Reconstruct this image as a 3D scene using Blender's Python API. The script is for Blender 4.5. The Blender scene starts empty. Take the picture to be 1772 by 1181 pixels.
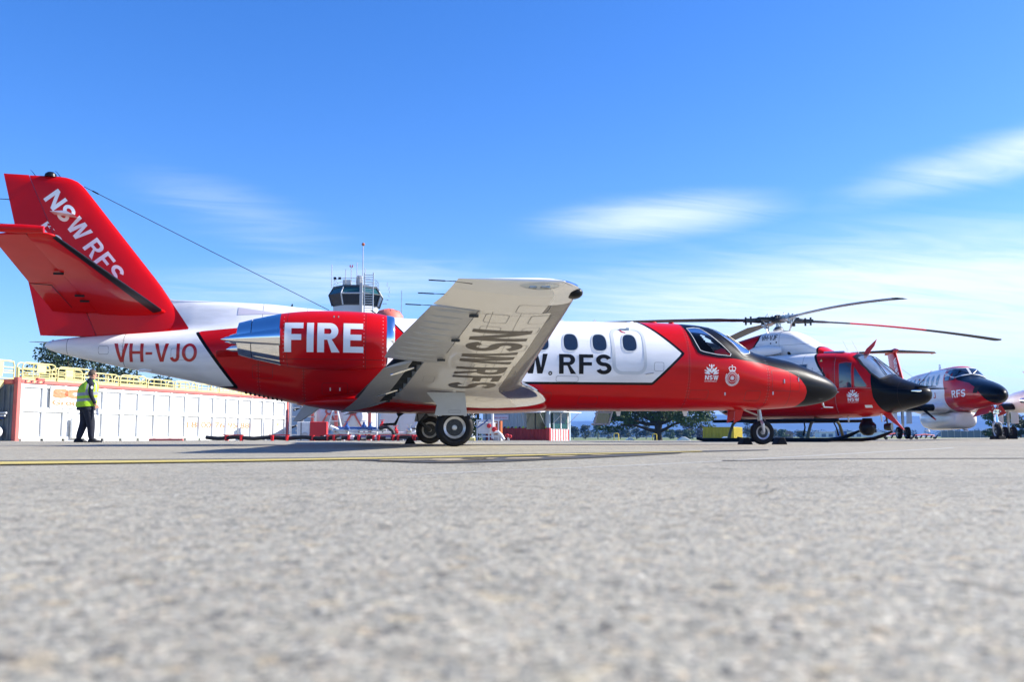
import bpy, bmesh, math, random
import numpy as np
from mathutils import Vector, Matrix
from mathutils.bvhtree import BVHTree
from mathutils.geometry import tessellate_polygon

R = math.radians
scene = bpy.context.scene
COL = scene.collection

# ---------------------------------------------------------------- camera
cam_d = bpy.data.cameras.new('camera')
cam_d.sensor_width = 36.0
cam_d.lens = 36.0 * 1613.0 / 1772.0
cam_d.clip_start = 0.05
cam_d.clip_end = 30000
cam_d.dof.use_dof = True
cam_d.dof.focus_distance = 19.0
cam_d.dof.aperture_fstop = 4.2
cam = bpy.data.objects.new('camera', cam_d)
cam.location = (0, 0, 0.1487)
cam.rotation_euler = (math.pi / 2 + 0.1023, 0, 0)
COL.objects.link(cam)
scene.camera = cam

# ---------------------------------------------------------------- sun and sky
SUN = Vector((1.55, 0.225, 1.0)).normalized()       # towards the sun
SUN_EL = math.asin(SUN.z)
SUN_AZ = math.atan2(SUN.x, SUN.y)                    # clockwise from +Y
sun_d = bpy.data.lights.new('sun', 'SUN')
sun_d.energy = 4.4
sun_d.angle = R(0.53)
sun_d.color = (1.0, 0.95, 0.87)
sun = bpy.data.objects.new('sun', sun_d)
sun.rotation_euler = SUN.to_track_quat('Z', 'Y').to_euler()
sun.location = (30, -5, 30)
COL.objects.link(sun)

world = bpy.data.worlds.new('World')
scene.world = world
world.use_nodes = True


def build_world():
    nt = world.node_tree
    nt.nodes.clear()
    N = nt.nodes.new
    L = nt.links.new
    out = N('ShaderNodeOutputWorld')
    bg = N('ShaderNodeBackground')
    sky = N('ShaderNodeTexSky')
    sky.sky_type = 'NISHITA'
    sky.sun_disc = False
    sky.sun_elevation = SUN_EL
    sky.sun_rotation = SUN_AZ
    sky.altitude = 0
    sky.air_density = 1.0
    sky.dust_density = 0.35
    sky.ozone_density = 5.0
    tc = N('ShaderNodeTexCoord')
    sep = N('ShaderNodeSeparateXYZ')
    L(tc.outputs['Generated'], sep.inputs[0])

    def M(op, a, b=None, c=None):
        n = N('ShaderNodeMath')
        n.operation = op
        for i, v in enumerate((a, b, c)):
            if v is None:
                continue
            if isinstance(v, (int, float)):
                n.inputs[i].default_value = v
            else:
                L(v, n.inputs[i])
        return n.outputs[0]
    # thin high cloud: sheet of noise seen in perspective on a flat layer
    zz = M('MAXIMUM', sep.outputs[2], 0.0)
    den = M('ADD', zz, 0.09)
    u = M('DIVIDE', sep.outputs[0], den)
    v = M('DIVIDE', sep.outputs[1], den)
    cmb = N('ShaderNodeCombineXYZ')
    L(M('MULTIPLY_ADD', v, 0.22, M('MULTIPLY', u, 0.28)), cmb.inputs[0])
    L(M('MULTIPLY', v, 0.85), cmb.inputs[1])
    n1 = N('ShaderNodeTexNoise')
    n1.inputs['Scale'].default_value = 1.15
    n1.inputs['Detail'].default_value = 9
    n1.inputs['Roughness'].default_value = 0.52
    n1.inputs['Distortion'].default_value = 0.5
    off = N('ShaderNodeVectorMath')
    off.operation = 'ADD'
    off.inputs[1].default_value = CLOUD_OFFSET
    L(cmb.outputs[0], off.inputs[0])
    L(off.outputs[0], n1.inputs['Vector'])
    az = M('ARCTAN2', sep.outputs[0], sep.outputs[1])
    el = M('ARCSINE', sep.outputs[2])

    def blob(a0, e0, sa, se, tilt, amp):
        da = M('SUBTRACT', az, a0)
        de = M('SUBTRACT', M('SUBTRACT', el, e0), M('MULTIPLY', da, tilt))
        qa = M('POWER', M('ABSOLUTE', M('DIVIDE', da, sa)), 2.0)
        qe = M('POWER', M('ABSOLUTE', M('DIVIDE', de, se)), 2.0)
        return M('MULTIPLY', M('EXPONENT', M('MULTIPLY', M('ADD', qa, qe), -1.0)), amp)
    mask = None
    for b in CLOUDS:
        o = blob(*b)
        mask = o if mask is None else M('MAXIMUM', mask, o)
    # long fibres drawn out along the wind
    cm2 = N('ShaderNodeCombineXYZ')
    L(M('MULTIPLY_ADD', v, 0.35, M('MULTIPLY', u, 0.55)), cm2.inputs[0])
    L(M('MULTIPLY_ADD', u, -0.45, M('MULTIPLY', v, 2.1)), cm2.inputs[1])
    n2 = N('ShaderNodeTexNoise')
    n2.inputs['Scale'].default_value = 2.6
    n2.inputs['Detail'].default_value = 12
    n2.inputs['Roughness'].default_value = 0.6
    n2.inputs['Distortion'].default_value = 0.9
    L(cm2.outputs[0], n2.inputs['Vector'])
    fib = M('ADD', M('MULTIPLY', M('SUBTRACT', n1.outputs[0], 0.5), 1.5), M('MULTIPLY', M('SUBTRACT', n2.outputs[0], 0.5), 1.5))
    cl = M('ADD', M('MULTIPLY', mask, 1.35), M('SUBTRACT', M('MULTIPLY', fib, M('ADD', M('MULTIPLY', mask, 0.9), 0.12)), 0.12))
    mr = N('ShaderNodeMapRange')
    mr.interpolation_type = 'SMOOTHSTEP'
    mr.inputs[1].default_value = 0.0
    mr.inputs[2].default_value = 1.15
    mr.inputs[4].default_value = 0.95
    L(cl, mr.inputs[0])
    cl = mr.outputs[0]
    mix = N('ShaderNodeMix')
    mix.data_type = 'RGBA'
    L(cl, mix.inputs[0])
    hs = N('ShaderNodeHueSaturation')
    hs.inputs['Saturation'].default_value = SKY_SAT
    hs.inputs['Hue'].default_value = 0.513
    L(sky.outputs[0], hs.inputs['Color'])
    L(hs.outputs[0], mix.inputs[6])
    mix.inputs[7].default_value = CLOUD_COL
    L(mix.outputs[2], bg.inputs['Color'])
    bg.inputs['Strength'].default_value = SKY_STRENGTH
    L(bg.outputs[0], out.inputs['Surface'])


HAZE_COL = (0.12, 0.36, 1.0, 1)
HAZE_D = 0.00018
SKY_STRENGTH = 0.093
SKY_SAT = 1.25
CLOUD_COL = (5.0, 5.45, 5.8, 1)
CLOUD_OFFSET = (3.1, 1.7, 0.0)
# azimuth, elevation, width, height, tilt, amount (radians)
CLOUDS = [
    (0.44, 0.115, 0.46, 0.090, 0.02, 0.80),
    (0.20, 0.055, 0.60, 0.055, 0.0, 0.55),
    (0.165, 0.232, 0.135, 0.026, 0.06, 0.72),
    (0.50, 0.262, 0.17, 0.026, 0.14, 0.62),
    (-0.28, 0.225, 0.14, 0.040, -0.25, 0.33),
    (-0.20, 0.155, 0.24, 0.045, 0.10, 0.40),
    (1.5, 0.2, 0.5, 0.10, 0.0, 0.5),
    (2.7, 0.12, 0.6, 0.05, 0.0, 0.4),
    (-1.6, 0.14, 0.6, 0.06, 0.0, 0.45),
    (-2.6, 0.2, 0.4, 0.05, 0.05, 0.35),
]
build_world()

scene.view_settings.view_transform = 'Standard'
scene.view_settings.look = 'None'
scene.view_settings.gamma = 1.0
scene.view_settings.exposure = 1.38
scene.view_settings.use_curve_mapping = False
scene.render.engine = 'CYCLES'
scene.cycles.use_denoising = True
scene.cycles.max_bounces = 8
scene.cycles.transparent_max_bounces = 12
scene.cycles.volume_bounces = 0
scene.cycles.sample_clamp_indirect = 8.0
# ================================================================ helpers
rng = random.Random(7)


def tag(o, label=None, cat=None, group=None, kind=None):
    if label:
        o['label'] = label
    if cat:
        o['category'] = cat
    if group:
        o['group'] = group
    if kind:
        o['kind'] = kind
    return o


def empty(name, loc, rz=0.0, label=None, cat=None, group=None):
    o = bpy.data.objects.new(name, None)
    o.empty_display_size = 0.2
    o.location = loc
    o.rotation_euler = (0, 0, rz)
    COL.objects.link(o)
    return tag(o, label, cat, group)


class MB:
    """Collects shapes; build() links them as one mesh object."""

    def __init__(s):
        s.v, s.f, s.m = [], [], []

    def add(s, vs, fs, m=0):
        b = len(s.v)
        s.v += [tuple(p) for p in vs]
        s.f += [tuple(b + i for i in q) for q in fs]
        s.m += [m] * len(fs)
        return s

    def box(s, c, d, m=0, rz=0.0, rx=0.0, ry=0.0, taper=1.0):
        x, y, z = d[0] / 2, d[1] / 2, d[2] / 2
        vs = [(-x, -y, -z), (x, -y, -z), (x, y, -z), (-x, y, -z)]
        vs += [(-x * taper, -y * taper, z), (x * taper, -y * taper, z), (x * taper, y * taper, z), (-x * taper, y * taper, z)]
        M = Matrix.Translation(c) @ Matrix.Rotation(rz, 4, 'Z') @ Matrix.Rotation(ry, 4, 'Y') @ Matrix.Rotation(rx, 4, 'X')
        return s.add([M @ Vector(p) for p in vs], [(0, 3, 2, 1), (4, 5, 6, 7), (0, 1, 5, 4), (1, 2, 6, 5), (2, 3, 7, 6), (3, 0, 4, 7)], m)

    def tube(s, pts, r, n=8, m=0, cap=True):
        pts = [Vector(p) for p in pts]
        k = len(pts)
        rs = r if isinstance(r, (list, tuple)) else [r] * k
        rings = []
        up = None
        for i, p in enumerate(pts):
            t = (pts[min(i + 1, k - 1)] - pts[max(i - 1, 0)]).normalized()
            if up is None:
                up = Vector((0, 0, 1)) if abs(t.z) < 0.9 else Vector((1, 0, 0))
            a = t.cross(up)
            if a.length < 1e-5:
                a = t.cross(Vector((0, 1, 0.1)))
            a.normalize()
            b = a.cross(t).normalized()
            up = b
            rings.append([p + (a * math.cos(2 * math.pi * j / n) + b * math.sin(2 * math.pi * j / n)) * rs[i] for j in range(n)])
        return s.loft(rings, m, cap)

    def loft(s, rings, m=0, cap=True, closed=True):
        n = len(rings[0])
        vs = [p for r_ in rings for p in r_]
        fs = []
        for i in range(len(rings) - 1):
            for j in range(n if closed else n - 1):
                j2 = (j + 1) % n
                fs.append((i * n + j, i * n + j2, (i + 1) * n + j2, (i + 1) * n + j))
        if cap and closed:
            fs.append(tuple(range(n - 1, -1, -1)))
            fs.append(tuple((len(rings) - 1) * n + j for j in range(n)))
        return s.add(vs, fs, m)

    def lathe(s, prof, c=(0, 0, 0), axis='Z', n=32, m=0, closed=False):
        """prof: list of (r, h) along the axis."""
        rings = []
        for r_, h_ in prof:
            ring = []
            for j in range(n):
                a = 2 * math.pi * j / n
                p = (r_ * math.cos(a), r_ * math.sin(a), h_)
                if axis == 'Y':
                    p = (p[0], p[2], p[1])
                elif axis == 'X':
                    p = (p[2], p[0], p[1])
                ring.append((p[0] + c[0], p[1] + c[1], p[2] + c[2]))
            rings.append(ring)
        if closed:
            rings.append(rings[0])
        return s.loft(rings, m, not closed)

    def prism(s, poly, fn, t0, t1, m=0):
        """poly in 2D; fn(u, v, t) -> 3D; extruded from t0 to t1."""
        n = len(poly)
        vs = [fn(u, v, t0) for u, v in poly] + [fn(u, v, t1) for u, v in poly]
        tris = tessellate_polygon([[Vector((u, v, 0)) for u, v in poly]])
        fs = [tuple(t) for t in tris] + [tuple(n + i for i in reversed(t)) for t in tris]
        fs += [(i, (i + 1) % n, n + (i + 1) % n, n + i) for i in range(n)]
        return s.add(vs, fs, m)

    def build(s, name, mats, parent=None, smooth=30, bevel=0.0, label=None):
        me = bpy.data.meshes.new(name)
        me.from_pydata(s.v, [], s.f)
        if not isinstance(mats, (list, tuple)):
            mats = [mats]
        for mt in mats:
            me.materials.append(mt)
        me.polygons.foreach_set('material_index', s.m)
        bm = bmesh.new()
        bm.from_mesh(me)
        bmesh.ops.recalc_face_normals(bm, faces=bm.faces)
        if bevel:
            es = [e for e in bm.edges if len(e.link_faces) == 2 and e.calc_face_angle(0) > R(35)]
            bmesh.ops.bevel(bm, geom=es, offset=bevel, segments=1, affect='EDGES', clamp_overlap=True)
        bm.to_mesh(me)
        bm.free()
        if smooth:
            me.shade_smooth()
            me.set_sharp_from_angle(angle=R(smooth))
        o = bpy.data.objects.new(name, me)
        COL.objects.link(o)
        o.parent = parent
        if label:
            o['label'] = label
        return o


def copy_tree(o, parent=None):
    c = o.copy()
    COL.objects.link(c)
    c.parent = parent
    for ch in list(o.children):
        copy_tree(ch, c)
    return c


# ---------------------------------------------------------------- materials
def mat(name, col, rough=0.5, metal=0.0, coat=0.0, spec=0.5, noise=0.0, nscale=8.0, bump=0.0, bscale=40.0, col2=None, trans=0.0, emit=None, ior=1.45):
    m = bpy.data.materials.new(name)
    m.use_nodes = True
    nt = m.node_tree
    p = nt.nodes['Principled BSDF']
    p.inputs['Base Color'].default_value = (*col, 1)
    p.inputs['Roughness'].default_value = rough
    p.inputs['Metallic'].default_value = metal
    p.inputs['Coat Weight'].default_value = coat
    p.inputs['Coat Roughness'].default_value = 0.03
    p.inputs['Specular IOR Level'].default_value = spec
    p.inputs['Transmission Weight'].default_value = trans
    p.inputs['IOR'].default_value = ior
    if emit:
        p.inputs['Emission Color'].default_value = (*emit, 1)
        p.inputs['Emission Strength'].default_value = 1.0
    if noise or bump:
        tc = nt.nodes.new('ShaderNodeTexCoord')
    if noise:
        nz = nt.nodes.new('ShaderNodeTexNoise')
        nz.inputs['Scale'].default_value = nscale
        nz.inputs['Detail'].default_value = 6
        nt.links.new(tc.outputs['Object'], nz.inputs['Vector'])
        rp = nt.nodes.new('ShaderNodeMapRange')
        rp.inputs[1].default_value = 0.3
        rp.inputs[2].default_value = 0.7
        nt.links.new(nz.outputs[0], rp.inputs[0])
        mx = nt.nodes.new('ShaderNodeMix')
        mx.data_type = 'RGBA'
        nt.links.new(rp.outputs[0], mx.inputs[0])
        c2 = col2 or tuple(c * (1 - noise) for c in col)
        mx.inputs[6].default_value = (*col, 1)
        mx.inputs[7].default_value = (*c2, 1)
        nt.links.new(mx.outputs[2], p.inputs['Base Color'])
        r2 = nt.nodes.new('ShaderNodeMapRange')
        r2.inputs[3].default_value = max(0.02, rough - 0.06)
        r2.inputs[4].default_value = min(1.0, rough + 0.08)
        nt.links.new(nz.outputs[0], r2.inputs[0])
        nt.links.new(r2.outputs[0], p.inputs['Roughness'])
    if bump:
        n2 = nt.nodes.new('ShaderNodeTexNoise')
        n2.inputs['Scale'].default_value = bscale
        n2.inputs['Detail'].default_value = 5
        nt.links.new(tc.outputs['Object'], n2.inputs['Vector'])
        b = nt.nodes.new('ShaderNodeBump')
        b.inputs['Strength'].default_value = bump
        b.inputs['Distance'].default_value = 0.02
        nt.links.new(n2.outputs[0], b.inputs['Height'])
        nt.links.new(b.outputs[0], p.inputs['Normal'])
    return m


RED = (0.54, 0.0035, 0.005)
WHITE = (0.80, 0.80, 0.80)
BLACK = (0.002, 0.0022, 0.003)
M_RED = mat('red_paint', RED, 0.35, coat=0.36, spec=0.06, noise=0.10, nscale=2.5, bump=0.02, bscale=2.2)
M_WHITE = mat('white_paint', WHITE, 0.35, coat=0.6, spec=0.2, noise=0.05, nscale=3, bump=0.015, bscale=2.0)
M_BLACKP = mat('black_paint', BLACK, 0.35, coat=0.22, spec=0.1)
M_LETW = mat('white_lettering', (0.80, 0.80, 0.80), 0.3, coat=0.3)
M_LETB = mat('black_lettering', (0.006, 0.006, 0.007), 0.4, spec=0.25)
M_LETR = mat('red_lettering', (0.45, 0.008, 0.008), 0.3, coat=0.3)
M_UNDER = mat('underwing_paint', (0.80, 0.78, 0.75), 0.2, coat=0.7, noise=0.06, nscale=2.0, bump=0.02, bscale=2.5)
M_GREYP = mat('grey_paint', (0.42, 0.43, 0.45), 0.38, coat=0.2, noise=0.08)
M_CHROME = mat('polished_metal', (0.86, 0.87, 0.89), 0.06, metal=1.0, bump=0.02, bscale=3.0)
M_STEEL = mat('bare_metal', (0.52, 0.53, 0.54), 0.32, metal=1.0, noise=0.3, nscale=12)
M_DKMETAL = mat('dark_metal', (0.06, 0.062, 0.065), 0.42, metal=0.7, noise=0.3, nscale=20)
M_RUBBER = mat('tyre_rubber', (0.011, 0.011, 0.012), 0.6, spec=0.25, noise=0.35, nscale=14, bump=0.15, bscale=60)
M_BOOT = mat('rubber_boot', (0.007, 0.0075, 0.009), 0.35, spec=0.22)
M_CHOCK = mat('chock_rubber', (0.010, 0.010, 0.011), 0.7, spec=0.15)
M_LETU = mat('underwing_lettering_paint', (0.085, 0.070, 0.058), 0.35, spec=0.3, noise=0.3, nscale=2.0)
M_SEAMR = mat('red_skin_seam', (0.10, 0.004, 0.005), 0.5)
M_DARK = mat('dark_void', (0.01, 0.01, 0.011), 0.8)
M_CAVITY = mat('cavity_shade', (0.045, 0.047, 0.045), 0.6, noise=0.4, nscale=9)  # dark tone stands in for the shade inside the flap gap
M_GLASS = mat('cabin_glass', (0.015, 0.022, 0.035), 0.04, spec=0.9, coat=0.6)


def thin_glass(name, tint, refl=0.10):
    m = bpy.data.materials.new(name)
    m.use_nodes = True
    nt = m.node_tree
    nt.nodes.clear()
    N, L = nt.nodes.new, nt.links.new
    out, mx, tr, gl, fr = N('ShaderNodeOutputMaterial'), N('ShaderNodeMixShader'), N('ShaderNodeBsdfTransparent'), N('ShaderNodeBsdfGlossy'), N('ShaderNodeLayerWeight')
    tr.inputs[0].default_value = (*tint, 1)
    gl.inputs['Roughness'].default_value = 0.02
    fr.inputs[0].default_value = refl
    L(fr.outputs['Fresnel'], mx.inputs[0])
    L(tr.outputs[0], mx.inputs[1])
    L(gl.outputs[0], mx.inputs[2])
    L(mx.outputs[0], out.inputs[0])
    return m


M_CLEAR = thin_glass('clear_glass', (0.90, 0.93, 0.95), 0.16)
M_RIM = mat('wheel_rim', (0.62, 0.63, 0.64), 0.35, metal=0.5, noise=0.25, nscale=20)
M_SEAL = mat('door_seal', (0.55, 0.57, 0.57), 0.5)
M_LINE = mat('panel_seam', (0.20, 0.20, 0.21), 0.5)
M_SEAT = mat('seat_leather', (0.10, 0.10, 0.115), 0.6)
M_YELLOW = mat('yellow_paint', (0.80, 0.68, 0.25), 0.5, noise=0.12, nscale=6)
M_REDPL = mat('red_plastic', (0.55, 0.02, 0.025), 0.4)


def livery(name, base, layers, rough=0.35, seams=(), inner=(0.06, 0.06, 0.065)):
    """Aircraft paint: layers of colour where a float attribute (signed distance) is above zero."""
    m = bpy.data.materials.new(name)
    m.use_nodes = True
    nt = m.node_tree
    p = nt.nodes['Principled BSDF']
    N, L = nt.nodes.new, nt.links.new

    def mixc(fac, a, b):
        x = N('ShaderNodeMix')
        x.data_type = 'RGBA'
        L(fac, x.inputs[0])
        if isinstance(a, tuple):
            x.inputs[6].default_value = (*a, 1)
        else:
            L(a, x.inputs[6])
        x.inputs[7].default_value = (*b, 1)
        return x.outputs[2]

    def math_(op, a, b):
        x = N('ShaderNodeMath')
        x.operation = op
        L(a, x.inputs[0])
        if isinstance(b, (int, float)):
            x.inputs[1].default_value = b
        else:
            L(b, x.inputs[1])
        return x.outputs[0]
    cur = base
    dark = None
    for attr, col in layers:
        a = N('ShaderNodeAttribute')
        a.attribute_name = attr
        on = math_('GREATER_THAN', a.outputs['Fac'], 0.0)
        cur = mixc(on, cur, col)
        if col is BLACK and attr != 'd_wout':
            dark = on if dark is None else math_('MAXIMUM', dark, on)
    tc = N('ShaderNodeTexCoord')
    sep = N('ShaderNodeSeparateXYZ')
    L(tc.outputs['Object'], sep.inputs[0])
    mp = N('ShaderNodeMapping')
    mp.inputs['Scale'].default_value = (0.45, 2.0, 2.6)
    L(tc.outputs['Object'], mp.inputs[0])
    nz = N('ShaderNodeTexNoise')
    nz.inputs['Scale'].default_value = 3.0
    nz.inputs['Detail'].default_value = 8
    L(mp.outputs[0], nz.inputs['Vector'])
    # skin joints
    seam = None
    for ax, v0 in seams:
        d = math_('ABSOLUTE', math_('SUBTRACT', sep.outputs[ax], v0), 0.0)
        q = math_('LESS_THAN', d, 0.0045)
        seam = q if seam is None else math_('MAXIMUM', seam, q)
    if seam is not None:
        f = math_('MULTIPLY', seam, 0.75)
        cur = mixc(f, cur, (0.03, 0.02, 0.02))
    # light film of grime
    g = N('ShaderNodeMapRange')
    g.inputs[1].default_value = 0.45
    g.inputs[2].default_value = 0.8
    g.inputs[4].default_value = 0.20
    L(nz.outputs[0], g.inputs[0])
    cur = mixc(g.outputs[0], cur, (0.012, 0.009, 0.008))
    geo = N('ShaderNodeNewGeometry')
    cur = mixc(geo.outputs['Backfacing'], cur, inner)
    L(cur, p.inputs['Base Color'])
    rr = N('ShaderNodeMapRange')
    rr.inputs[3].default_value = rough - 0.05
    rr.inputs[4].default_value = rough + 0.10
    L(nz.outputs[0], rr.inputs[0])
    L(rr.outputs[0], p.inputs['Roughness'])
    p.inputs['Coat Weight'].default_value = 0.36
    if dark is not None:
        cw = N('ShaderNodeMapRange')
        cw.inputs[3].default_value = 0.36
        cw.inputs[4].default_value = 0.16
        L(dark, cw.inputs[0])
        L(cw.outputs[0], p.inputs['Coat Weight'])
    p.inputs['Specular IOR Level'].default_value = 0.06
    p.inputs['Coat Roughness'].default_value = 0.02
    # oil-canning of the skin
    n2 = N('ShaderNodeTexNoise')
    n2.inputs['Scale'].default_value = 2.4
    n2.inputs['Detail'].default_value = 3
    L(tc.outputs['Object'], n2.inputs['Vector'])
    b = N('ShaderNodeBump')
    b.inputs['Strength'].default_value = 0.05
    b.inputs['Distance'].default_value = 0.05
    L(n2.outputs[0], b.inputs['Height'])
    L(b.outputs[0], p.inputs['Normal'])
    L(b.outputs[0], p.inputs['Coat Normal'])
    return m


# ---------------------------------------------------------------- shape tools
def interp(xs, ys, x):
    """Smooth monotone (PCHIP) interpolation; xs ascending."""
    xs = np.asarray(xs, float)
    ys = np.asarray(ys, float)
    x = np.asarray(x, float)
    h = np.diff(xs)
    d = np.diff(ys) / h
    m = np.zeros_like(ys)
    for i in range(1, len(xs) - 1):
        if d[i - 1] * d[i] > 0:
            w1, w2 = 2 * h[i] + h[i - 1], h[i] + 2 * h[i - 1]
            m[i] = (w1 + w2) / (w1 / d[i - 1] + w2 / d[i])
    m[0], m[-1] = d[0], d[-1]
    i = np.clip(np.searchsorted(xs, x) - 1, 0, len(h) - 1)
    t = (x - xs[i]) / h[i]
    return ((1 + 2 * t) * (1 - t) ** 2 * ys[i] + t * (1 - t) ** 2 * h[i] * m[i] + t * t * (3 - 2 * t) * ys[i + 1] + t * t * (t - 1) * h[i] * m[i + 1])


def body(stations, step=0.05, nring=96, bump=None):
    """stations: (x, top, bottom, half width, exponent) sorted by x. Returns grid of points (nx, nring, 3)."""
    S = np.array(sorted(stations), float)
    n = max(8, int((S[-1, 0] - S[0, 0]) / step))
    k = np.linspace(0, 1, n + 1)
    k = 0.5 - 0.5 * np.cos(np.pi * k) * 1.0
    k = 0.35 * k + 0.65 * np.linspace(0, 1, n + 1)
    x = S[0, 0] + (S[-1, 0] - S[0, 0]) * k
    top, bot, w, ex = (interp(S[:, 0], S[:, c], x) for c in (1, 2, 3, 4))
    t = np.linspace(0, 2 * np.pi, nring, endpoint=False)
    c, s = np.cos(t), np.sin(t)
    G = np.zeros((n + 1, nring, 3))
    for i in range(n + 1):
        e = 2.0 / ex[i]
        G[i, :, 0] = x[i]
        G[i, :, 1] = w[i] * np.sign(c) * np.abs(c) ** e
        G[i, :, 2] = (top[i] + bot[i]) / 2 + (top[i] - bot[i]) / 2 * np.sign(s) * np.abs(s) ** e
        if bump is not None:
            b, bw = bump(x[i])
            up = np.clip((G[i, :, 2] - (top[i] + bot[i]) / 2) / max(1e-3, (top[i] - bot[i]) / 2), 0, 1)
            G[i, :, 2] += b * np.exp(-(G[i, :, 1] / bw) ** 2) * up ** 2
    return G


def grid_object(name, G, mat_, parent, attrs=None, drop=None, smooth=60):
    nx, nr, _ = G.shape
    V = G.reshape(-1, 3)
    F = []
    for i in range(nx - 1):
        for j in range(nr):
            j2 = (j + 1) % nr
            if drop is not None:
                c = (G[i, j] + G[i, j2] + G[i + 1, j] + G[i + 1, j2]) / 4
                if drop(c):
                    continue
            F.append((i * nr + j, i * nr + j2, (i + 1) * nr + j2, (i + 1) * nr + j))
    F.append(tuple(range(nr - 1, -1, -1)))
    F.append(tuple((nx - 1) * nr + j for j in range(nr)))
    me = bpy.data.meshes.new(name)
    me.from_pydata(V.tolist(), [], F)
    me.materials.append(mat_)
    bm = bmesh.new()
    bm.from_mesh(me)
    bmesh.ops.recalc_face_normals(bm, faces=bm.faces)
    # outward check
    cen = Vector(V.mean(axis=0))
    sgn = sum((f.calc_center_median() - cen).dot(f.normal) * f.calc_area() for f in bm.faces)
    if sgn < 0:
        bmesh.ops.reverse_faces(bm, faces=bm.faces)
    bm.to_mesh(me)
    bm.free()
    me.shade_smooth()
    me.set_sharp_from_angle(angle=R(smooth))
    for k, fn in (attrs or {}).items():
        a = me.attributes.new(k, 'FLOAT', 'POINT')
        a.data.foreach_set('value', np.ascontiguousarray(fn(V), dtype=np.float32))
    o = bpy.data.objects.new(name, me)
    COL.objects.link(o)
    o.parent = parent
    return o


def bvh_of(*objs):
    vs, fs = [], []
    for o in objs:
        b = len(vs)
        vs += [v.co.copy() for v in o.data.vertices]
        fs += [tuple(b + i for i in p.vertices) for p in o.data.polygons]
    return BVHTree.FromPolygons(vs, fs)


def poly_sd(P, poly):
    """Signed distance (positive inside) from 2D points P (n,2) to polygon."""
    poly = np.asarray(poly, float)
    d = np.full(len(P), 1e9)
    ins = np.zeros(len(P), bool)
    n = len(poly)
    for i in range(n):
        a, b = poly[i], poly[(i + 1) % n]
        e = b - a
        w = P - a
        t = np.clip((w @ e) / (e @ e), 0, 1)
        d = np.minimum(d, np.hypot(*(w - t[:, None] * e).T))
        c1 = (a[1] > P[:, 1]) != (b[1] > P[:, 1])
        xi = a[0] + (P[:, 1] - a[1]) / np.where(abs(e[1]) < 1e-12, 1e-12, e[1]) * e[0]
        ins ^= c1 & (P[:, 0] < xi)
    return np.where(ins, d, -d)


_TXT = {}


def arc(cx, cy, rx, ry, a0, a1, n=14):
    return [(cx + rx * math.cos(R(a0 + (a1 - a0) * i / n)), cy + ry * math.sin(R(a0 + (a1 - a0) * i / n))) for i in range(n + 1)]


def stroke(pts, t):
    P = np.array(pts, float)
    d = np.gradient(P, axis=0)
    d /= np.hypot(*d.T)[:, None]
    n = np.stack([-d[:, 1], d[:, 0]], 1) * t / 2
    return [tuple(p) for p in P + n] + [tuple(p) for p in (P - n)[::-1]]


def glyph(c, t):
    """Plain grotesque capitals: (loops, advance width) with cap height 1 and stroke t."""
    h = 0.5
    if c == 'I':
        return [[(0, 0), (0, 1), (t, 1), (t, 0)]], t
    if c == 'F':
        return [[(0, 0), (0, 1), (.6, 1), (.6, 1 - t * .9), (t, 1 - t * .9), (t, .6), (.54, .6), (.54, .6 - t * .9), (t, .6 - t * .9), (t, 0)]], .6
    if c == 'E':
        k = t * .9
        return [[(0, 0), (0, 1), (.63, 1), (.63, 1 - k), (t, 1 - k), (t, h + k / 2 + .01), (.58, h + k / 2 + .01), (.58, h - k / 2 + .01), (t, h - k / 2 + .01), (t, k), (.65, k), (.65, 0)]], .65
    if c == 'H':
        k = t * .45
        return [[(0, 0), (0, 1), (t, 1), (t, h + k), (.72 - t, h + k), (.72 - t, 1), (.72, 1), (.72, 0), (.72 - t, 0), (.72 - t, h - k), (t, h - k), (t, 0)]], .72
    if c == 'N':
        return [[(0, 0), (0, 1), (t * 1.08, 1), (.74 - t, .34), (.74 - t, 1), (.74, 1), (.74, 0), (.74 - t * 1.08, 0), (t, .66), (t, 0)]], .74
    if c == 'V':
        return [[(0, 1), (t * 1.1, 1), (.36, .22), (.72 - t * 1.1, 1), (.72, 1), (.36 + t * .58, 0), (.36 - t * .58, 0)]], .72
    if c == 'W':
        w, a = 1.04, t * 1.06
        return [[(0, 1), (a, 1), (.28, .30), (.52 - a * .52, 1), (.52 + a * .52, 1), (w - .28, .30), (w - a, 1), (w, 1), (w - .22, 0), (w - .22 - a * 1.05, 0), (.52, .70), (.22 + a * 1.05, 0), (.22, 0)]], w
    if c == '-':
        return [[(0, .45 - t * .42), (0, .45 + t * .42), (.34, .45 + t * .42), (.34, .45 - t * .42)]], .34
    if c == 'O':
        return [arc(.39, .5, .39, .51, 0, 345, 23), arc(.39, .5, .39 - t, .51 - t * .92, 0, 345, 23)], .78
    if c == 'J':
        k = t / 2
        return [stroke([(.5 - k, 1), (.5 - k, .7), (.5 - k, .4)] + arc(.25, .29, .25 - k, .30 - k, 0, -165, 12), t)], .5
    if c == 'S':
        k = t / 2
        ry = (1.0 - t) / 4 + .004
        rx = .33 - k
        return [stroke(arc(.33, .5 + ry, rx, ry, 18, 270, 18) + arc(.33, .5 - ry, rx, ry, 90, -162, 18)[1:], t)], .66
    if c == 'R':
        k = t * .9
        o = [(0, 0), (0, 1), (.40, 1)] + arc(.40, .715, .27, .285, 90, -78, 12) + [(.72, 0), (.72 - t * 1.2, 0), (.46 - t * .62, .42), (t, .42), (t, 0)]
        i = [(t, .42 + k), (t, 1 - k), (.39, 1 - k)] + arc(.39, (1.42) / 2, .27 - t + .01, (1 - k - .42 - k) / 2, 90, -90, 10)[1:]
        return [o, i], .72


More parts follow.
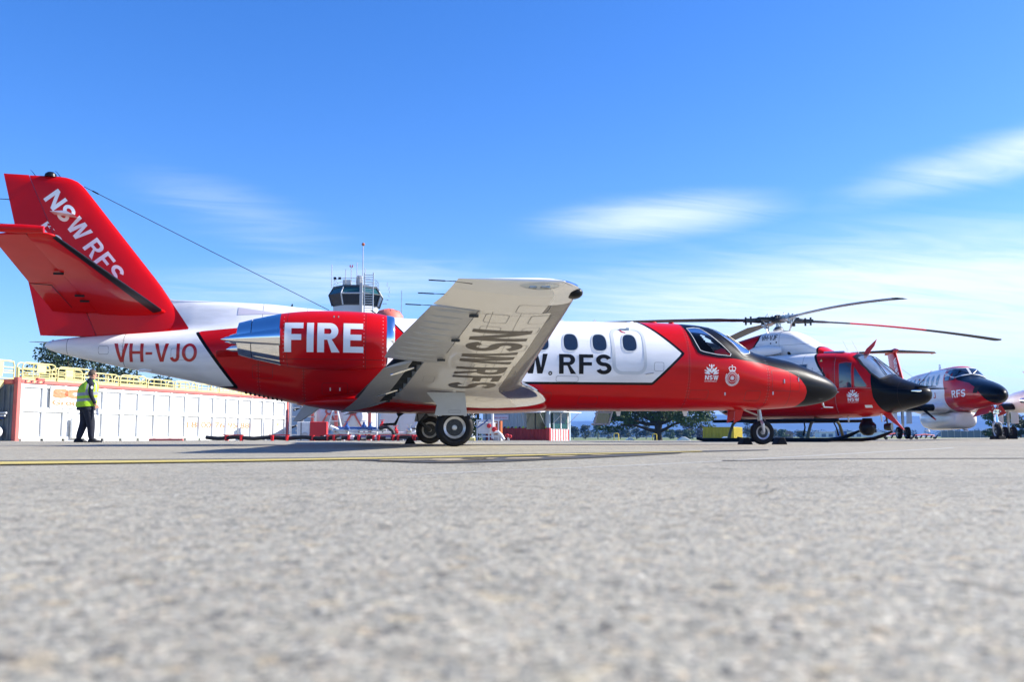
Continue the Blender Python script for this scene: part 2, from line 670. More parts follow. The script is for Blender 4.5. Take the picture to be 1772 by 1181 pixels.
def block_text(s, t):
    Vs, Ts, x, k = [], [], 0.0, 0
    for c in s:
        if c == ' ':
            x += 0.24
            continue
        loops, w = glyph(c, t)
        V, T = poly_tris(*loops)
        V = V + np.array([x, 0])
        Vs.append(V)
        Ts += [tuple(i + k for i in q) for q in T]
        k += len(V)
        x += w + (0.06 if c in 'VW' else 0.115)
    V = np.concatenate(Vs)
    lo, hi = V.min(0), V.max(0)
    return (V - lo) / (hi - lo), Ts, (hi[0] - lo[0]) / (hi[1] - lo[1])



def text_tris(s, bold=0.0):
    """Outline text -> ((n,2) verts in a 0..1 box, triangles, aspect w/h)."""
    key = (s, bold)
    if key in _TXT:
        return _TXT[key]
    if all(c in 'NSWRFIEVHJO- ' for c in s):
        _TXT[key] = block_text(s, 0.13 + bold * 2)
        return _TXT[key]
    cu = bpy.data.curves.new('t', 'FONT')
    cu.body = s
    cu.size = 1.0
    cu.offset = bold
    cu.resolution_u = 4
    o = bpy.data.objects.new('t', cu)
    COL.objects.link(o)
    bpy.context.view_layer.update()
    ev = o.evaluated_get(bpy.context.evaluated_depsgraph_get())
    me = ev.to_mesh()
    V = np.array([v.co[:2] for v in me.vertices])
    me.calc_loop_triangles()
    T = [tuple(t.vertices) for t in me.loop_triangles]
    ev.to_mesh_clear()
    bpy.data.objects.remove(o)
    bpy.data.curves.remove(cu)
    lo, hi = V.min(0), V.max(0)
    asp = (hi[0] - lo[0]) / (hi[1] - lo[1])
    _TXT[key] = ((V - lo) / (hi - lo), T, asp)
    return _TXT[key]


def poly_tris(*loops):
    pts = [p for l in loops for p in l]
    T = tessellate_polygon([[Vector((u, v, 0)) for u, v in l] for l in loops])
    return np.array(pts, float), [tuple(t) for t in T]


def rrect(x0, y0, x1, y1, r, n=5):
    out = []
    for cx, cy, a0 in ((x1 - r, y1 - r, 0), (x0 + r, y1 - r, 90), (x0 + r, y0 + r, 180), (x1 - r, y0 + r, 270)):
        for i in range(n + 1):
            a = R(a0 + 90 * i / n)
            out.append((cx + r * math.cos(a), cy + r * math.sin(a)))
    return out


def ellipse(cx, cy, rx, ry, n=24):
    return [(cx + rx * math.cos(2 * math.pi * i / n), cy + ry * math.sin(2 * math.pi * i / n)) for i in range(n)]


def inset(poly, d):
    """Shrink a roughly star-shaped polygon towards its centre by d."""
    c = np.mean(poly, axis=0)
    out = []
    for p in poly:
        v = np.array(p) - c
        l = np.hypot(*v)
        out.append(tuple(c + v * (l - d) / l))
    return out


def sheet(name, V2, T, to3, mat_, parent, maxlen=0.09, smooth=True, label=None):
    """Triangles in 2D, refined and laid on a surface by to3((u, v)) -> Vector or None."""
    bm = bmesh.new()
    vs = [bm.verts.new((p[0], p[1], 0)) for p in V2]
    for t in T:
        try:
            bm.faces.new([vs[i] for i in t])
        except ValueError:
            pass
    if maxlen:
        for _ in range(6):
            es = [e for e in bm.edges if e.calc_length() > maxlen]
            if not es:
                break
            bmesh.ops.subdivide_edges(bm, edges=es, cuts=1)
            bmesh.ops.triangulate(bm, faces=[f for f in bm.faces if len(f.verts) > 3])
    dead = []
    for v in bm.verts:
        q = to3((v.co.x, v.co.y))
        if q is None:
            dead.append(v)
        else:
            v.co = q
    if dead:
        bmesh.ops.delete(bm, geom=dead, context='VERTS')
    me = bpy.data.meshes.new(name)
    bm.to_mesh(me)
    bm.free()
    me.materials.append(mat_)
    if smooth:
        me.shade_smooth()
    o = bpy.data.objects.new(name, me)
    COL.objects.link(o)
    o.parent = parent
    if label:
        o['label'] = label
    return o


def side_proj(bvh, off=0.004, sgn=-1, far=20.0):
    """(u, v) = (x, z) seen from the side y = sgn * infinity."""
    def f(p):
        h_, n_, i_, d_ = bvh.ray_cast(Vector((p[0], sgn * far, p[1])), Vector((0, -sgn, 0)))
        if h_ is None:
            return None
        if n_.y * sgn < 0:
            n_ = -n_
        return h_ + n_ * off
    return f


def text_on(name, s, box, to3, mat_, parent, bold=0.02, maxlen=0.09, flip=False, label=None):
    V, T, a = text_tris(s, bold)
    x0, y0, x1, y1 = box
    u = 1 - V[:, 0] if flip else V[:, 0]
    V2 = np.stack([x0 + u * (x1 - x0), y0 + V[:, 1] * (y1 - y0)], 1)
    return sheet(name, V2, T, to3, mat_, parent, maxlen, label=label)


def wheel(parent, c, r, w, name='wheel', spokes=0, hub=0.22, n=40, axis='Y'):
    """Aircraft wheel: tyre with tread grooves, rim and hub, centred at c."""
    root = bpy.data.objects.new(name, None)
    root.location = c
    root.empty_display_size = 0.1
    COL.objects.link(root)
    root.parent = parent
    h = w / 2
    ri = r * 0.56
    prof = [(ri, -h * 0.72), (r * 0.70, -h * 0.95), (r * 0.84, -h), (r * 0.95, -h * 0.82), (r * 0.985, -h * 0.55)]
    for g in (-0.32, 0.0, 0.32):
        prof += [(r, h * (g - 0.10)), (r * 0.975, h * (g - 0.05)), (r * 0.975, h * (g + 0.05)), (r, h * (g + 0.10))]
    prof += [(r * 0.985, h * 0.55), (r * 0.95, h * 0.82), (r * 0.84, h), (r * 0.70, h * 0.95), (ri, h * 0.72)]
    MB().lathe(prof, axis=axis, n=n, closed=True).build('tyre', M_RUBBER, root, 40)
    b = MB()
    b.lathe([(ri * 0.80, -h * 0.55), (ri * 1.03, -h * 0.82), (ri * 1.06, -h * 0.70), (ri * 1.04, 0), (ri * 1.06, h * 0.70), (ri * 1.03, h * 0.82), (ri * 0.80, h * 0.55)], axis=axis, n=n, closed=True)
    b.build('rim', M_RIM, root, 40)
    b = MB()
    b.lathe([(0.001, -h * 0.42), (ri * 0.82, -h * 0.42), (ri * 0.82, h * 0.42), (0.001, h * 0.42)], axis=axis, n=n)
    for i in range(9):
        a = 2 * math.pi * i / 9
        q = (math.cos(a) * ri * 0.58, -h * 0.46, math.sin(a) * ri * 0.58)
        b.lathe([(0.001, -0.012), (ri * 0.11, -0.012), (ri * 0.11, 0.012), (0.001, 0.012)], c=q, axis=axis, n=8)
    b.build('wheel_disc', M_DKMETAL, root, 40)
    b = MB()
    b.lathe([(0.001, -h * 0.66), (ri * hub * 1.0, -h * 0.62), (ri * hub * 1.25, -h * 0.3), (ri * hub * 1.25, h * 0.3), (0.001, h * 0.3)], axis=axis, n=20)
    b.build('hub_cap', M_RIM, root, 40)
    return root
# ================================================================ ground
def sstep(a, b, x):
    t = np.clip((np.asarray(x, float) - a) / (b - a), 0, 1)
    return t * t * (3 - 2 * t)


def gz(x, y):
    """Height of the ground: the apron falls away gently beyond 30 m on the left."""
    r_ = x / np.maximum(y, 1.0)
    w = 1 - sstep(0.22, 0.42, r_)
    return -0.0035 * np.clip(y - 30, 0, 220) * w + 0.05 * sstep(0.42, 0.5, r_) * sstep(26, 33, y)


def on_ground(x, y, dz=0.0):
    return (x, y, float(gz(x, y)) + dz)


def terrain(name, xs, ys, dz, m, keep=None):
    X, Y = np.meshgrid(xs, ys)
    Z = gz(X, Y) + dz
    V = np.stack([X, Y, Z], -1).reshape(-1, 3).tolist()
    n = len(xs)
    F = []
    for j in range(len(ys) - 1):
        for i in range(n - 1):
            if keep is None or keep((xs[i] + xs[i + 1]) / 2, (ys[j] + ys[j + 1]) / 2):
                F.append((j * n + i, j * n + i + 1, (j + 1) * n + i + 1, (j + 1) * n + i))
    return MB().add(V, F).build(name, m, None, 60)


def asphalt_material():
    m = bpy.data.materials.new('weathered_asphalt')
    m.use_nodes = True
    nt = m.node_tree
    N, L = nt.nodes.new, nt.links.new
    p = nt.nodes['Principled BSDF']
    tc = N('ShaderNodeTexCoord')

    def vor(scale, feat='F1', rnd=1.0):
        v = N('ShaderNodeTexVoronoi')
        v.feature = feat
        v.inputs['Scale'].default_value = scale
        v.inputs['Randomness'].default_value = rnd
        L(tc.outputs['Object'], v.inputs['Vector'])
        return v

    def noise(scale, det=5, rough=0.55):
        v = N('ShaderNodeTexNoise')
        v.inputs['Scale'].default_value = scale
        v.inputs['Detail'].default_value = det
        v.inputs['Roughness'].default_value = rough
        L(tc.outputs['Object'], v.inputs['Vector'])
        return v

    def ramp(inp, pts):
        r = N('ShaderNodeValToRGB')
        e = r.color_ramp.elements
        while len(e) < len(pts):
            e.new(0.5)
        for k, (pos, c) in enumerate(pts):
            e[k].position = pos
            e[k].color = (*c, 1)
        L(inp, r.inputs[0])
        return r.outputs[0]

    def mix(fac, a, b, mode='MIX'):
        x = N('ShaderNodeMix')
        x.data_type = 'RGBA'
        x.blend_type = mode
        if isinstance(fac, float):
            x.inputs[0].default_value = fac
        else:
            L(fac, x.inputs[0])
        L(a, x.inputs[6])
        if isinstance(b, tuple):
            x.inputs[7].default_value = (*b, 1)
        else:
            L(b, x.inputs[7])
        return x.outputs[2]
    v1 = vor(150)
    sp = N('ShaderNodeSeparateColor')
    L(v1.outputs['Color'], sp.inputs[0])
    stones = ramp(sp.outputs[0], [(0.0, (0.09, 0.088, 0.078)), (0.12, (0.235, 0.228, 0.19)), (0.40, (0.365, 0.352, 0.292)), (0.75, (0.43, 0.414, 0.343)), (0.93, (0.47, 0.40, 0.295)), (1.0, (0.66, 0.63, 0.53))])
    v2 = vor(42)
    sp2 = N('ShaderNodeSeparateColor')
    L(v2.outputs['Color'], sp2.inputs[0])
    big = ramp(sp2.outputs[1], [(0.0, (0.45, 0.45, 0.45)), (0.04, (0.75, 0.75, 0.75)), (0.10, (0.98, 0.98, 0.98)), (0.93, (1.0, 1.0, 1.0)), (0.97, (1.08, 0.98, 0.84)), (1.0, (1.22, 1.16, 1.05))])
    c = mix(1.0, stones, big, 'MULTIPLY')
    e1 = vor(150, 'DISTANCE_TO_EDGE')
    gap = ramp(e1.outputs['Distance'], [(0.0, (0.50, 0.49, 0.47)), (0.14, (1, 1, 1))])
    c = mix(0.7, c, gap, 'MULTIPLY')
    n1 = noise(0.55, 6, 0.6)
    patch = ramp(n1.outputs[0], [(0.30, (0.84, 0.84, 0.84)), (0.5, (1.0, 0.995, 0.98)), (0.7, (1.10, 1.08, 1.04))])
    c = mix(1.0, c, patch, 'MULTIPLY')
    n2 = noise(9.0, 5, 0.65)
    mott = ramp(n2.outputs[0], [(0.30, (0.80, 0.80, 0.80)), (0.43, (0.96, 0.96, 0.96)), (0.6, (1.0, 1.0, 1.0)), (0.75, (1.06, 1.06, 1.04))])
    c = mix(1.0, c, mott, 'MULTIPLY')
    n3 = noise(0.09, 4, 0.5)
    far = ramp(n3.outputs[0], [(0.35, (0.95, 0.95, 0.95)), (0.65, (1.06, 1.02, 0.97))])
    c = mix(1.0, c, far, 'MULTIPLY')
    n4 = noise(1.7, 3, 0.45)
    stain = ramp(n4.outputs[0], [(0.24, (0.55, 0.54, 0.53)), (0.33, (1, 1, 1))])
    c = mix(0.8, c, stain, 'MULTIPLY')
    L(c, p.inputs['Base Color'])
    rr = N('ShaderNodeMapRange')
    rr.inputs[3].default_value = 0.45
    rr.inputs[4].default_value = 0.95
    L(sp.outputs[1], rr.inputs[0])
    L(rr.outputs[0], p.inputs['Roughness'])
    p.inputs['Specular IOR Level'].default_value = 0.15
    hm = N('ShaderNodeMath')
    hm.operation = 'MULTIPLY_ADD'
    L(e1.outputs['Distance'], hm.inputs[0])
    hm.inputs[1].default_value = 1.0
    L(sp.outputs[2], hm.inputs[2])
    b = N('ShaderNodeBump')
    b.inputs['Strength'].default_value = 0.55
    b.inputs['Distance'].default_value = 0.004
    L(hm.outputs[0], b.inputs['Height'])
    n5 = noise(26, 4, 0.7)
    b2 = N('ShaderNodeBump')
    b2.inputs['Strength'].default_value = 0.5
    b2.inputs['Distance'].default_value = 0.012
    L(n5.outputs[0], b2.inputs['Height'])
    L(b.outputs[0], b2.inputs['Normal'])
    L(b2.outputs[0], p.inputs['Normal'])
    return m


M_ASPHALT = asphalt_material()
M_GRASS = mat('dry_grass', (0.16, 0.19, 0.055), 0.9, noise=0.4, nscale=0.15, col2=(0.085, 0.12, 0.035), bump=0.4, bscale=1.2)
ys = np.concatenate([np.linspace(-60, 20, 17), np.linspace(24, 100, 39), np.linspace(106, 260, 30), np.geomspace(280, 12000, 24)])
xs = np.concatenate([-np.geomspace(9000, 60, 22), np.linspace(-56, 56, 57), np.geomspace(60, 9000, 22)])
ground = terrain('ground', xs, ys, -0.03, M_GRASS)
tag(ground, kind='structure')
ya = np.concatenate([np.linspace(-60, 20, 17), np.linspace(23, 100, 39), np.linspace(104, 160, 16)])
xa = np.concatenate([np.linspace(-150, -60, 16), np.linspace(-56, 56, 57), np.linspace(60, 120, 13)])
apron = terrain('apron', xa, ya, 0.0, M_ASPHALT, keep=lambda x, y: (y < 72 or x < 4))
tag(apron, kind='structure')

# painted markings on the apron
M_PAINTY = mat('worn_yellow_marking', (0.50, 0.38, 0.07), 0.75, noise=0.5, nscale=11, col2=(0.40, 0.34, 0.14), bump=0.3, bscale=60)
M_PAINTK = mat('worn_black_marking', (0.035, 0.036, 0.038), 0.75, noise=0.5, nscale=7, col2=(0.075, 0.073, 0.07), bump=0.4, bscale=70)
M_PAINTT = mat('ghost_marking', (0.40, 0.33, 0.22), 0.8, noise=0.3, nscale=12, bump=0.3, bscale=70)
M_PAINTW = mat('faded_white_marking', (0.42, 0.41, 0.375), 0.8, noise=0.6, nscale=2.2, col2=(0.335, 0.325, 0.29), bump=0.3, bscale=70)


def gp(px, py, z=0.0):
    """Photo reading -> point on the flat apron (used once, to survey the markings)."""
    a, b = (px - 886.0) / 1613.0, (590.5 - py) / 1613.0
    c_, s_ = math.cos(0.1023), math.sin(0.1023)
    d = (a, c_ - b * s_, s_ + b * c_)
    t = (z - 0.1487) / d[2]
    return d[0] * t, d[1] * t


def strip(name, near, far, z, m, label):
    """near / far: edge polylines as photo readings from left to right."""
    A = [gp(*q, z=z) for q in near]
    B = [gp(*q, z=z) for q in far]
    vs = [(*q, z) for q in A] + [(*q, z) for q in B]
    n = len(A)
    fs = [(i, i + 1, n + i + 1, n + i) for i in range(n - 1)]
    return tag(MB().add(vs, fs).build(name, m, None, 0), kind='structure')


def smooth_line(ctrl, x0, x1, n=24):
    X = np.linspace(x0, x1, n)
    return list(zip(X.tolist(), interp([c[0] for c in ctrl], [c[1] for c in ctrl], X).tolist()))


TOPK = [(-200, 799.6), (0, 797.3), (450, 793.4), (850, 787.0), (1210, 780.4), (1330, 778.6)]
TOPY = [(-200, 801.8), (0, 799.3), (450, 795.0), (850, 788.2), (1210, 781.0)]
BOTY = [(-200, 807.0), (0, 803.9), (450, 797.9), (850, 790.3), (1210, 781.9)]
BOTK = [(-200, 809.0), (0, 805.6), (450, 799.0), (850, 791.2), (1210, 782.6), (1330, 779.6)]
strip('black_line_border', smooth_line(BOTK, -200, 1330), smooth_line(TOPK, -200, 1330), 0.004, M_PAINTK, '')
strip('yellow_taxi_line', smooth_line(BOTY, -200, 1215), smooth_line(TOPY, -200, 1215), 0.008, M_PAINTY, '')
B2T = [(615, 795.5), (760, 792.5), (900, 790.6), (1040, 787.0), (1180, 783.6)]
B2B = [(615, 796.2), (760, 801.0), (860, 799.2), (960, 795.3), (1080, 790.0), (1180, 784.6)]
strip('blacked_out_marking', smooth_line(B2B, 615, 1180), smooth_line(B2T, 615, 1180), 0.0055, M_PAINTK, '')
for a, b, y0, y1 in ((655, 740, 796.1, 797.4), (742, 835, 794.3, 796.7), (752, 800, 797.0, 798.0), (872, 932, 792.6, 794.6), (795, 853, 793.5, 795.2), (945, 990, 789.2, 790.9), (1020, 1048, 787.6, 788.6)):
    sl = -0.012 * (b - a)
    strip('ghost_dash', [(a, y1), ((a + b) / 2 + 12, y1 + sl / 2), (b, y1 + sl)], [(a + 8, y0), ((a + b) / 2, y0 + sl / 2), (b + 10, y0 + sl)], 0.0095, M_PAINTT, '')
WL = [(560, 830), (800, 818), (1000, 810), (1200, 801), (1400, 789.5), (1650, 775.5)]
strip('faded_white_line', smooth_line([(x, y + 0.5) for x, y in WL], 700, 1650), smooth_line([(x, y - 0.5) for x, y in WL], 700, 1650), 0.0012, M_PAINTW, '')
W2 = [(1250, 797.5), (1500, 794.2), (1772, 793.4), (1900, 793.4)]
strip('crack_seal', smooth_line([(x, y + 0.35) for x, y in W2], 1250, 1900), smooth_line([(x, y - 0.35) for x, y in W2], 1250, 1900), 0.004, M_PAINTK, '')

rc = random.Random(12)
for k, (x0, y0, ang, ln) in enumerate(((-1.6, 3.2, 0.25, 4.5), (1.0, 5.2, -0.12, 5.5), (3.4, 9.5, 0.2, 8), (-6.5, 12.5, 0.05, 9), (0.6, 2.2, 1.2, 1.6), (5.5, 14, -0.15, 9))):
    pts, x, y, a = [], x0, y0, ang
    for q in range(int(ln / 0.12)):
        pts.append((x, y))
        a += rc.uniform(-0.35, 0.35) + 0.12 * (ang - a)
        x, y = x + 0.12 * math.cos(a), y + 0.12 * math.sin(a)
    w_ = 0.004 + 0.002 * rc.random()
    vs = [(px_, py_ - w_ * rc.uniform(0.5, 1.4), 0.003) for px_, py_ in pts] + [(px_, py_ + w_ * rc.uniform(0.5, 1.4), 0.003) for px_, py_ in pts]
    n_ = len(pts)
    tag(MB().add(vs, [(i, i + 1, n_ + i + 1, n_ + i) for i in range(n_ - 1)]).build('pavement_crack', M_PAINTK, None, 0), kind='structure')


# ---------------------------------------------------------------- hills
def hills():
    r = np.random.RandomState(4)
    xs_ = np.linspace(-5200, 6200, 230)
    ys_ = np.linspace(3600, 6400, 60)
    X, Y = np.meshgrid(xs_, ys_)
    Z = np.zeros_like(X)
    ridge = interp([-5200, -3000, -1000, 0, 400, 900, 1300, 1900, 2600, 4000, 6200], [70, 95, 80, 70, 78, 95, 108, 100, 112, 96, 80], xs_)
    for k in range(1, 7):
        fx, fy = r.uniform(-1, 1) * 0.0011 * 1.7 ** k, r.uniform(0.3, 1) * 0.0011 * 1.7 ** k
        Z += np.sin(X * fx + Y * fy + r.uniform(0, 6)) / 1.8 ** k
    t = (Y - 3600) / 2800
    env = np.where(t < 0.42, sstep(0, 0.42, t), 1 - 0.55 * sstep(0.42, 1, t))
    Z = env * (ridge[None, :] * (1 + 0.10 * Z) + 4 * r.rand(*X.shape)) - 2
    V = np.stack([X, Y, Z], -1).reshape(-1, 3).tolist()
    n = len(xs_)
    F = [(j * n + i, j * n + i + 1, (j + 1) * n + i + 1, (j + 1) * n + i) for j in range(len(ys_) - 1) for i in range(n - 1)]
    m = mat('forested_hillside', (0.035, 0.055, 0.03), 0.95, noise=0.5, nscale=0.004, col2=(0.085, 0.10, 0.045))
    return tag(MB().add(V, F).build('hills', m, None, 0), kind='structure')


hills()
# ================================================================ business jet
JET_O, JET_YAW = (-1.2832, 16.6767), 0.1561
jet = empty('jet_aircraft', (*JET_O, 0), JET_YAW, 'red and white twin-engine jet with FIRE on its engine, nearest aircraft', 'jet')

ST = [  # x, top, bottom, half width, exponent
    (7.600, 1.040, 0.985, 0.02, 2.0), (7.57, 1.095, 0.945, 0.07, 2.0), (7.50, 1.175, 0.885, 0.135, 2.0), (7.33, 1.290, 0.810, 0.225, 2.0),
    (7.05, 1.415, 0.745, 0.330, 2.05), (6.58, 1.575, 0.690, 0.465, 2.1), (6.2, 1.650, 0.662, 0.56, 2.1), (5.9, 1.715, 0.648, 0.62, 2.1),
    (5.6, 1.865, 0.640, 0.67, 2.1), (5.3, 2.045, 0.632, 0.715, 2.15), (5.05, 2.165, 0.628, 0.745, 2.15), (4.75, 2.222, 0.625, 0.775, 2.15),
    (4.3, 2.248, 0.62, 0.80, 2.1), (3.6, 2.258, 0.615, 0.815, 2.1), (2.2, 2.255, 0.61, 0.82, 2.1), (0.0, 2.250, 0.60, 0.82, 2.1),
    (-1.0, 2.245, 0.605, 0.81, 2.1), (-2.2, 2.235, 0.665, 0.77, 2.1), (-2.85, 2.20, 0.785, 0.71, 2.1), (-3.5, 2.12, 0.925, 0.62, 2.05),
    (-4.3, 2.000, 1.10, 0.48, 2.0), (-5.0, 1.935, 1.238, 0.37, 2.0), (-5.8, 1.865, 1.40, 0.25, 2.0), (-6.3, 1.805, 1.515, 0.16, 2.0), (-6.6, 1.745, 1.605, 0.075, 2.0), (-6.67, 1.70, 1.655, 0.02, 2.0)]


def jet_bump(x):
    if x > -0.6 or x < -5.6:
        return 0.0, 0.2
    b_ = float(np.interp(x, [-5.6, -5.1, -4.85, -4.6, -4.25, -3.5, -2.5, -2.0, -0.6], [0.0, 0.45, 0.62, 0.53, 0.49, 0.36, 0.19, 0.13, 0.0]))
    return b_, float(np.interp(x, [-5.6, -4.85, -4.6, -4.3, -3.5, -0.6], [0.04, 0.04, 0.065, 0.11, 0.19, 0.26]))


BLACKN = [(4.30, 2.6), (4.395, 2.16), (4.47, 1.92), (4.55, 1.70), (4.63, 1.628), (5.234, 1.555), (5.846, 1.481), (6.339, 1.369), (6.55, 1.275), (6.66, 1.20), (6.76, 1.07), (6.79, 0.97), (6.77, 0.83), (6.64, 0.68), (6.5, 0.4), (8, 0.4), (8, 2.6)]
WHITEF = [(-0.92, 2.20), (0.05, 1.07), (3.70, 1.078), (4.275, 1.622), (3.62, 2.22), (3.5, 2.6), (-0.92, 2.6)]
REDT = [(-3.49, 0.985), (-4.15, 1.90), (-4.1, 1.93), (-2.6, 2.075), (-1.02, 2.10), (-0.92, 2.20), (0.05, 1.07), (0.05, 0.3), (-3.6, 0.3), (-4.1, 0.985)]
FINRED = [(-6.80, 1.715), (-6.2, 1.805), (-5.0, 1.905), (-4.31, 1.975), (-4.66, 2.47), (-5.2, 3.2), (-7.4, 3.2)]
SIDEW = [(4.439, 2.12), (4.60, 2.145), (4.717, 2.133), (4.86, 2.011), (5.05, 1.816), (5.216, 1.632), (5.19, 1.59), (4.923, 1.605), (4.66, 1.65), (4.586, 1.68), (4.529, 1.808)]
FRONTW = [(4.935, 2.150), (5.13, 2.07), (5.446, 1.87), (5.70, 1.715), (5.66, 1.66), (5.502, 1.630), (5.441, 1.657), (5.297, 1.844), (5.079, 2.031)]


def d_white(V):
    P = V[:, [0, 2]]
    a = poly_sd(P, WHITEF)
    # tail and spine: everything aft of the white panel that is not the red tail band
    b = np.where(V[:, 0] < 0.0, -poly_sd(P, REDT), -1.0)
    b = np.minimum(b, -0.02 - V[:, 0])
    b = np.where(V[:, 0] < -0.02, b, -1)
    b = np.minimum(b, -poly_sd(P, FINRED))
    return np.maximum(a - 0.022, b)


def d_line(V):
    P = V[:, [0, 2]]
    # black edge on the slanted front of the white tail, and its foot
    e0, e1 = np.array([-3.49, 0.985]), np.array([-4.15, 1.90])
    e = e1 - e0
    t = np.clip(((P - e0) @ e) / (e @ e), 0, 1)
    b = 0.026 - np.hypot(*(P - e0 - t[:, None] * e).T)
    f = np.minimum(0.015 - np.abs(P[:, 1] - 0.985), np.minimum(-3.49 - P[:, 0], P[:, 0] + 4.1))
    return np.maximum(b, f)


def d_black(V):
    return poly_sd(V[:, [0, 2]], BLACKN)


M_JET = livery('jet_fuselage_paint', RED, [('d_wout', BLACK), ('d_white', WHITE), ('d_line', BLACK), ('d_black', BLACK)],
               seams=[(0, 1.35), (0, 4.38), (0, 5.95), (0, 6.42), (0, -2.35), (0, -3.1), (0, -5.35), (0, -6.28)])
GJ = body(ST, 0.045, 112, jet_bump)


def drop_windows(c):
    if c[0] < 4.3 or c[0] > 5.8 or c[2] < 1.5:
        return False
    P = np.array([[c[0], c[2]]])
    return poly_sd(P, SIDEW)[0] > 0.004 and abs(c[1]) > 0.2 or poly_sd(P, FRONTW)[0] > 0.012 and abs(c[1]) > 0.03


fus = grid_object('fuselage', GJ, M_JET, jet, {'d_wout': lambda V: poly_sd(V[:, [0, 2]], WHITEF) + 0.022, 'd_white': d_white, 'd_line': d_line, 'd_black': d_black}, drop=drop_windows)
full = grid_object('tmp', body(ST, 0.06, 112, jet_bump), M_JET, None)
BF = bvh_of(full)
bpy.data.objects.remove(full)
SJ = side_proj(BF)
SJ2 = side_proj(BF, 0.0065)
SJf = side_proj(BF, 0.004, +1)
SJf2 = side_proj(BF, 0.0065, +1)

# cockpit glazing, frames and what is behind it
for to, to2 in ((SJ, SJ2), (SJf, SJf2)):
    for poly, nm in ((SIDEW, 'cockpit_side_window'), (FRONTW, 'windscreen')):
        big = inset(poly, -0.035)
        w = sheet(nm, *poly_tris(inset(poly, -0.012)), to, M_CLEAR, jet, 0.05)
        sheet('window_frame', *poly_tris(inset(poly, -0.055), inset(poly, 0.012)), to2, M_BLACKP, w, 0.06)
        sheet('window_seal', *poly_tris(inset(poly, 0.010), inset(poly, 0.022)), side_proj(BF, 0.008, -1 if to is SJ else 1), M_SEAL, w, 0.06)
b = MB()
b.box((5.38, 0, 1.47), (0.70, 1.05, 0.16))
b.box((5.12, 0, 1.52), (0.22, 1.0, 0.26))
b.build('glareshield', M_DARK, jet, bevel=0.03)
for sy in (-0.34, 0.34):
    b = MB()
    b.box((4.45, sy, 1.38), (0.14, 0.42, 0.50), ry=-0.12)
    b.box((4.40, sy, 1.70), (0.10, 0.24, 0.14), ry=-0.1)
    b.box((4.75, sy, 1.15), (0.45, 0.42, 0.14))
    b.build('pilot_seat', M_SEAT, jet, bevel=0.03)

for sy in (-1, 1):
    MB().tube([(5.72, sy * 0.24, 1.75), (5.45, sy * 0.30, 1.915), (5.28, sy * 0.32, 2.02)], 0.011, 6).build('wiper', M_BOOT, jet)

# cabin windows and door
WIN = [(1.14, 1.80), (1.70, 1.80), (2.222, 1.80), (2.742, 1.80), (3.290, 1.805)]
for sgn, to, to2 in ((-1, SJ, SJ2), (1, SJf, SJf2)):
    for wx, wz in WIN:
        pl = [(wx + 0.122 * math.copysign(abs(math.cos(a)) ** 0.72, math.cos(a)) * (1.06 - 0.08 * math.sin(a)) - 0.018 * math.sin(a) * 0, wz + 0.155 * math.copysign(abs(math.sin(a)) ** 0.72, math.sin(a))) for a in [2 * math.pi * i / 28 for i in range(28)]]
        w = sheet('cabin_window', *poly_tris(pl), to, M_GLASS, jet, 0.06)
        sheet('window_rim', *poly_tris(inset(pl, -0.016), inset(pl, 0.004)), to2, M_SEAL, w, 0.06)
door_o = rrect(2.955, 1.235, 3.585, 2.095, 0.17)
door_i = rrect(3.015, 1.290, 3.535, 2.045, 0.125)
sheet('door_outline', *poly_tris(door_o, door_i), SJ, M_SEAL, jet, 0.06)
b = MB()
q = SJ((3.29, 2.065))
b.box((3.24, q.y - 0.012, 2.065), (0.16, 0.02, 0.025))
b.box((3.31, q.y - 0.014, 2.068), (0.06, 0.022, 0.055))
b.build('door_handle', M_STEEL, jet, bevel=0.004)
sheet('rescue_arrow', *poly_tris([(3.14, 2.05), (3.17, 2.055), (3.20, 2.02), (3.26, 2.005), (3.26, 1.99), (3.19, 2.0)]), SJ, M_LETR, jet, 0.06)

# lettering
text_on('fuselage_lettering', 'NSW', (0.66, 1.235, 1.80, 1.585), SJ, M_LETB, jet, 0.030)
text_on('fuselage_lettering', 'RFS', (2.00, 1.235, 2.94, 1.585), SJ, M_LETB, jet, 0.030)
text_on('registration', 'VH-VJO', (-5.49, 1.395, -4.115, 1.705), SJ, M_LETR, jet, 0.018)
text_on('fuselage_lettering', 'NSW RFS', (0.66, 1.235, 2.94, 1.585), SJf, M_LETB, jet, 0.030, flip=True)
sheet('static_port', *poly_tris(ellipse(1.845, 1.245, 0.035, 0.035), ellipse(1.845, 1.245, 0.016, 0.016)), SJ, M_LETB, jet, 0)
sheet('static_port_disc', *poly_tris(ellipse(1.845, 1.245, 0.016, 0.016, 12)), SJ2, M_RIM, jet, 0)


def petal(cx, cz, ang, r0, r1, w):
    a = R(ang)
    d = (math.sin(a), math.cos(a))
    n_ = (d[1], -d[0])
    pts = []
    for t, k in ((0, 0.25), (0.25, 0.75), (0.5, 1.0), (0.72, 0.8), (0.88, 0.42), (1, 0.0)):
        rr_ = r0 + (r1 - r0) * t
        pts.append((cx + d[0] * rr_ + n_[0] * w * k, cz + d[1] * rr_ + n_[1] * w * k))
    for t, k in ((0.88, 0.42), (0.72, 0.8), (0.5, 1.0), (0.25, 0.75), (0, 0.25)):
        rr_ = r0 + (r1 - r0) * t
        pts.append((cx + d[0] * rr_ - n_[0] * w * k, cz + d[1] * rr_ - n_[1] * w * k))
    return pts


def combine(polys):
    Vs, Ts, k = [], [], 0
    for pl in polys:
        V, T = pl if isinstance(pl, tuple) else poly_tris(pl)
        Vs.append(V)
        Ts += [tuple(i + k for i in t) for t in T]
        k += len(V)
    return np.concatenate(Vs), Ts


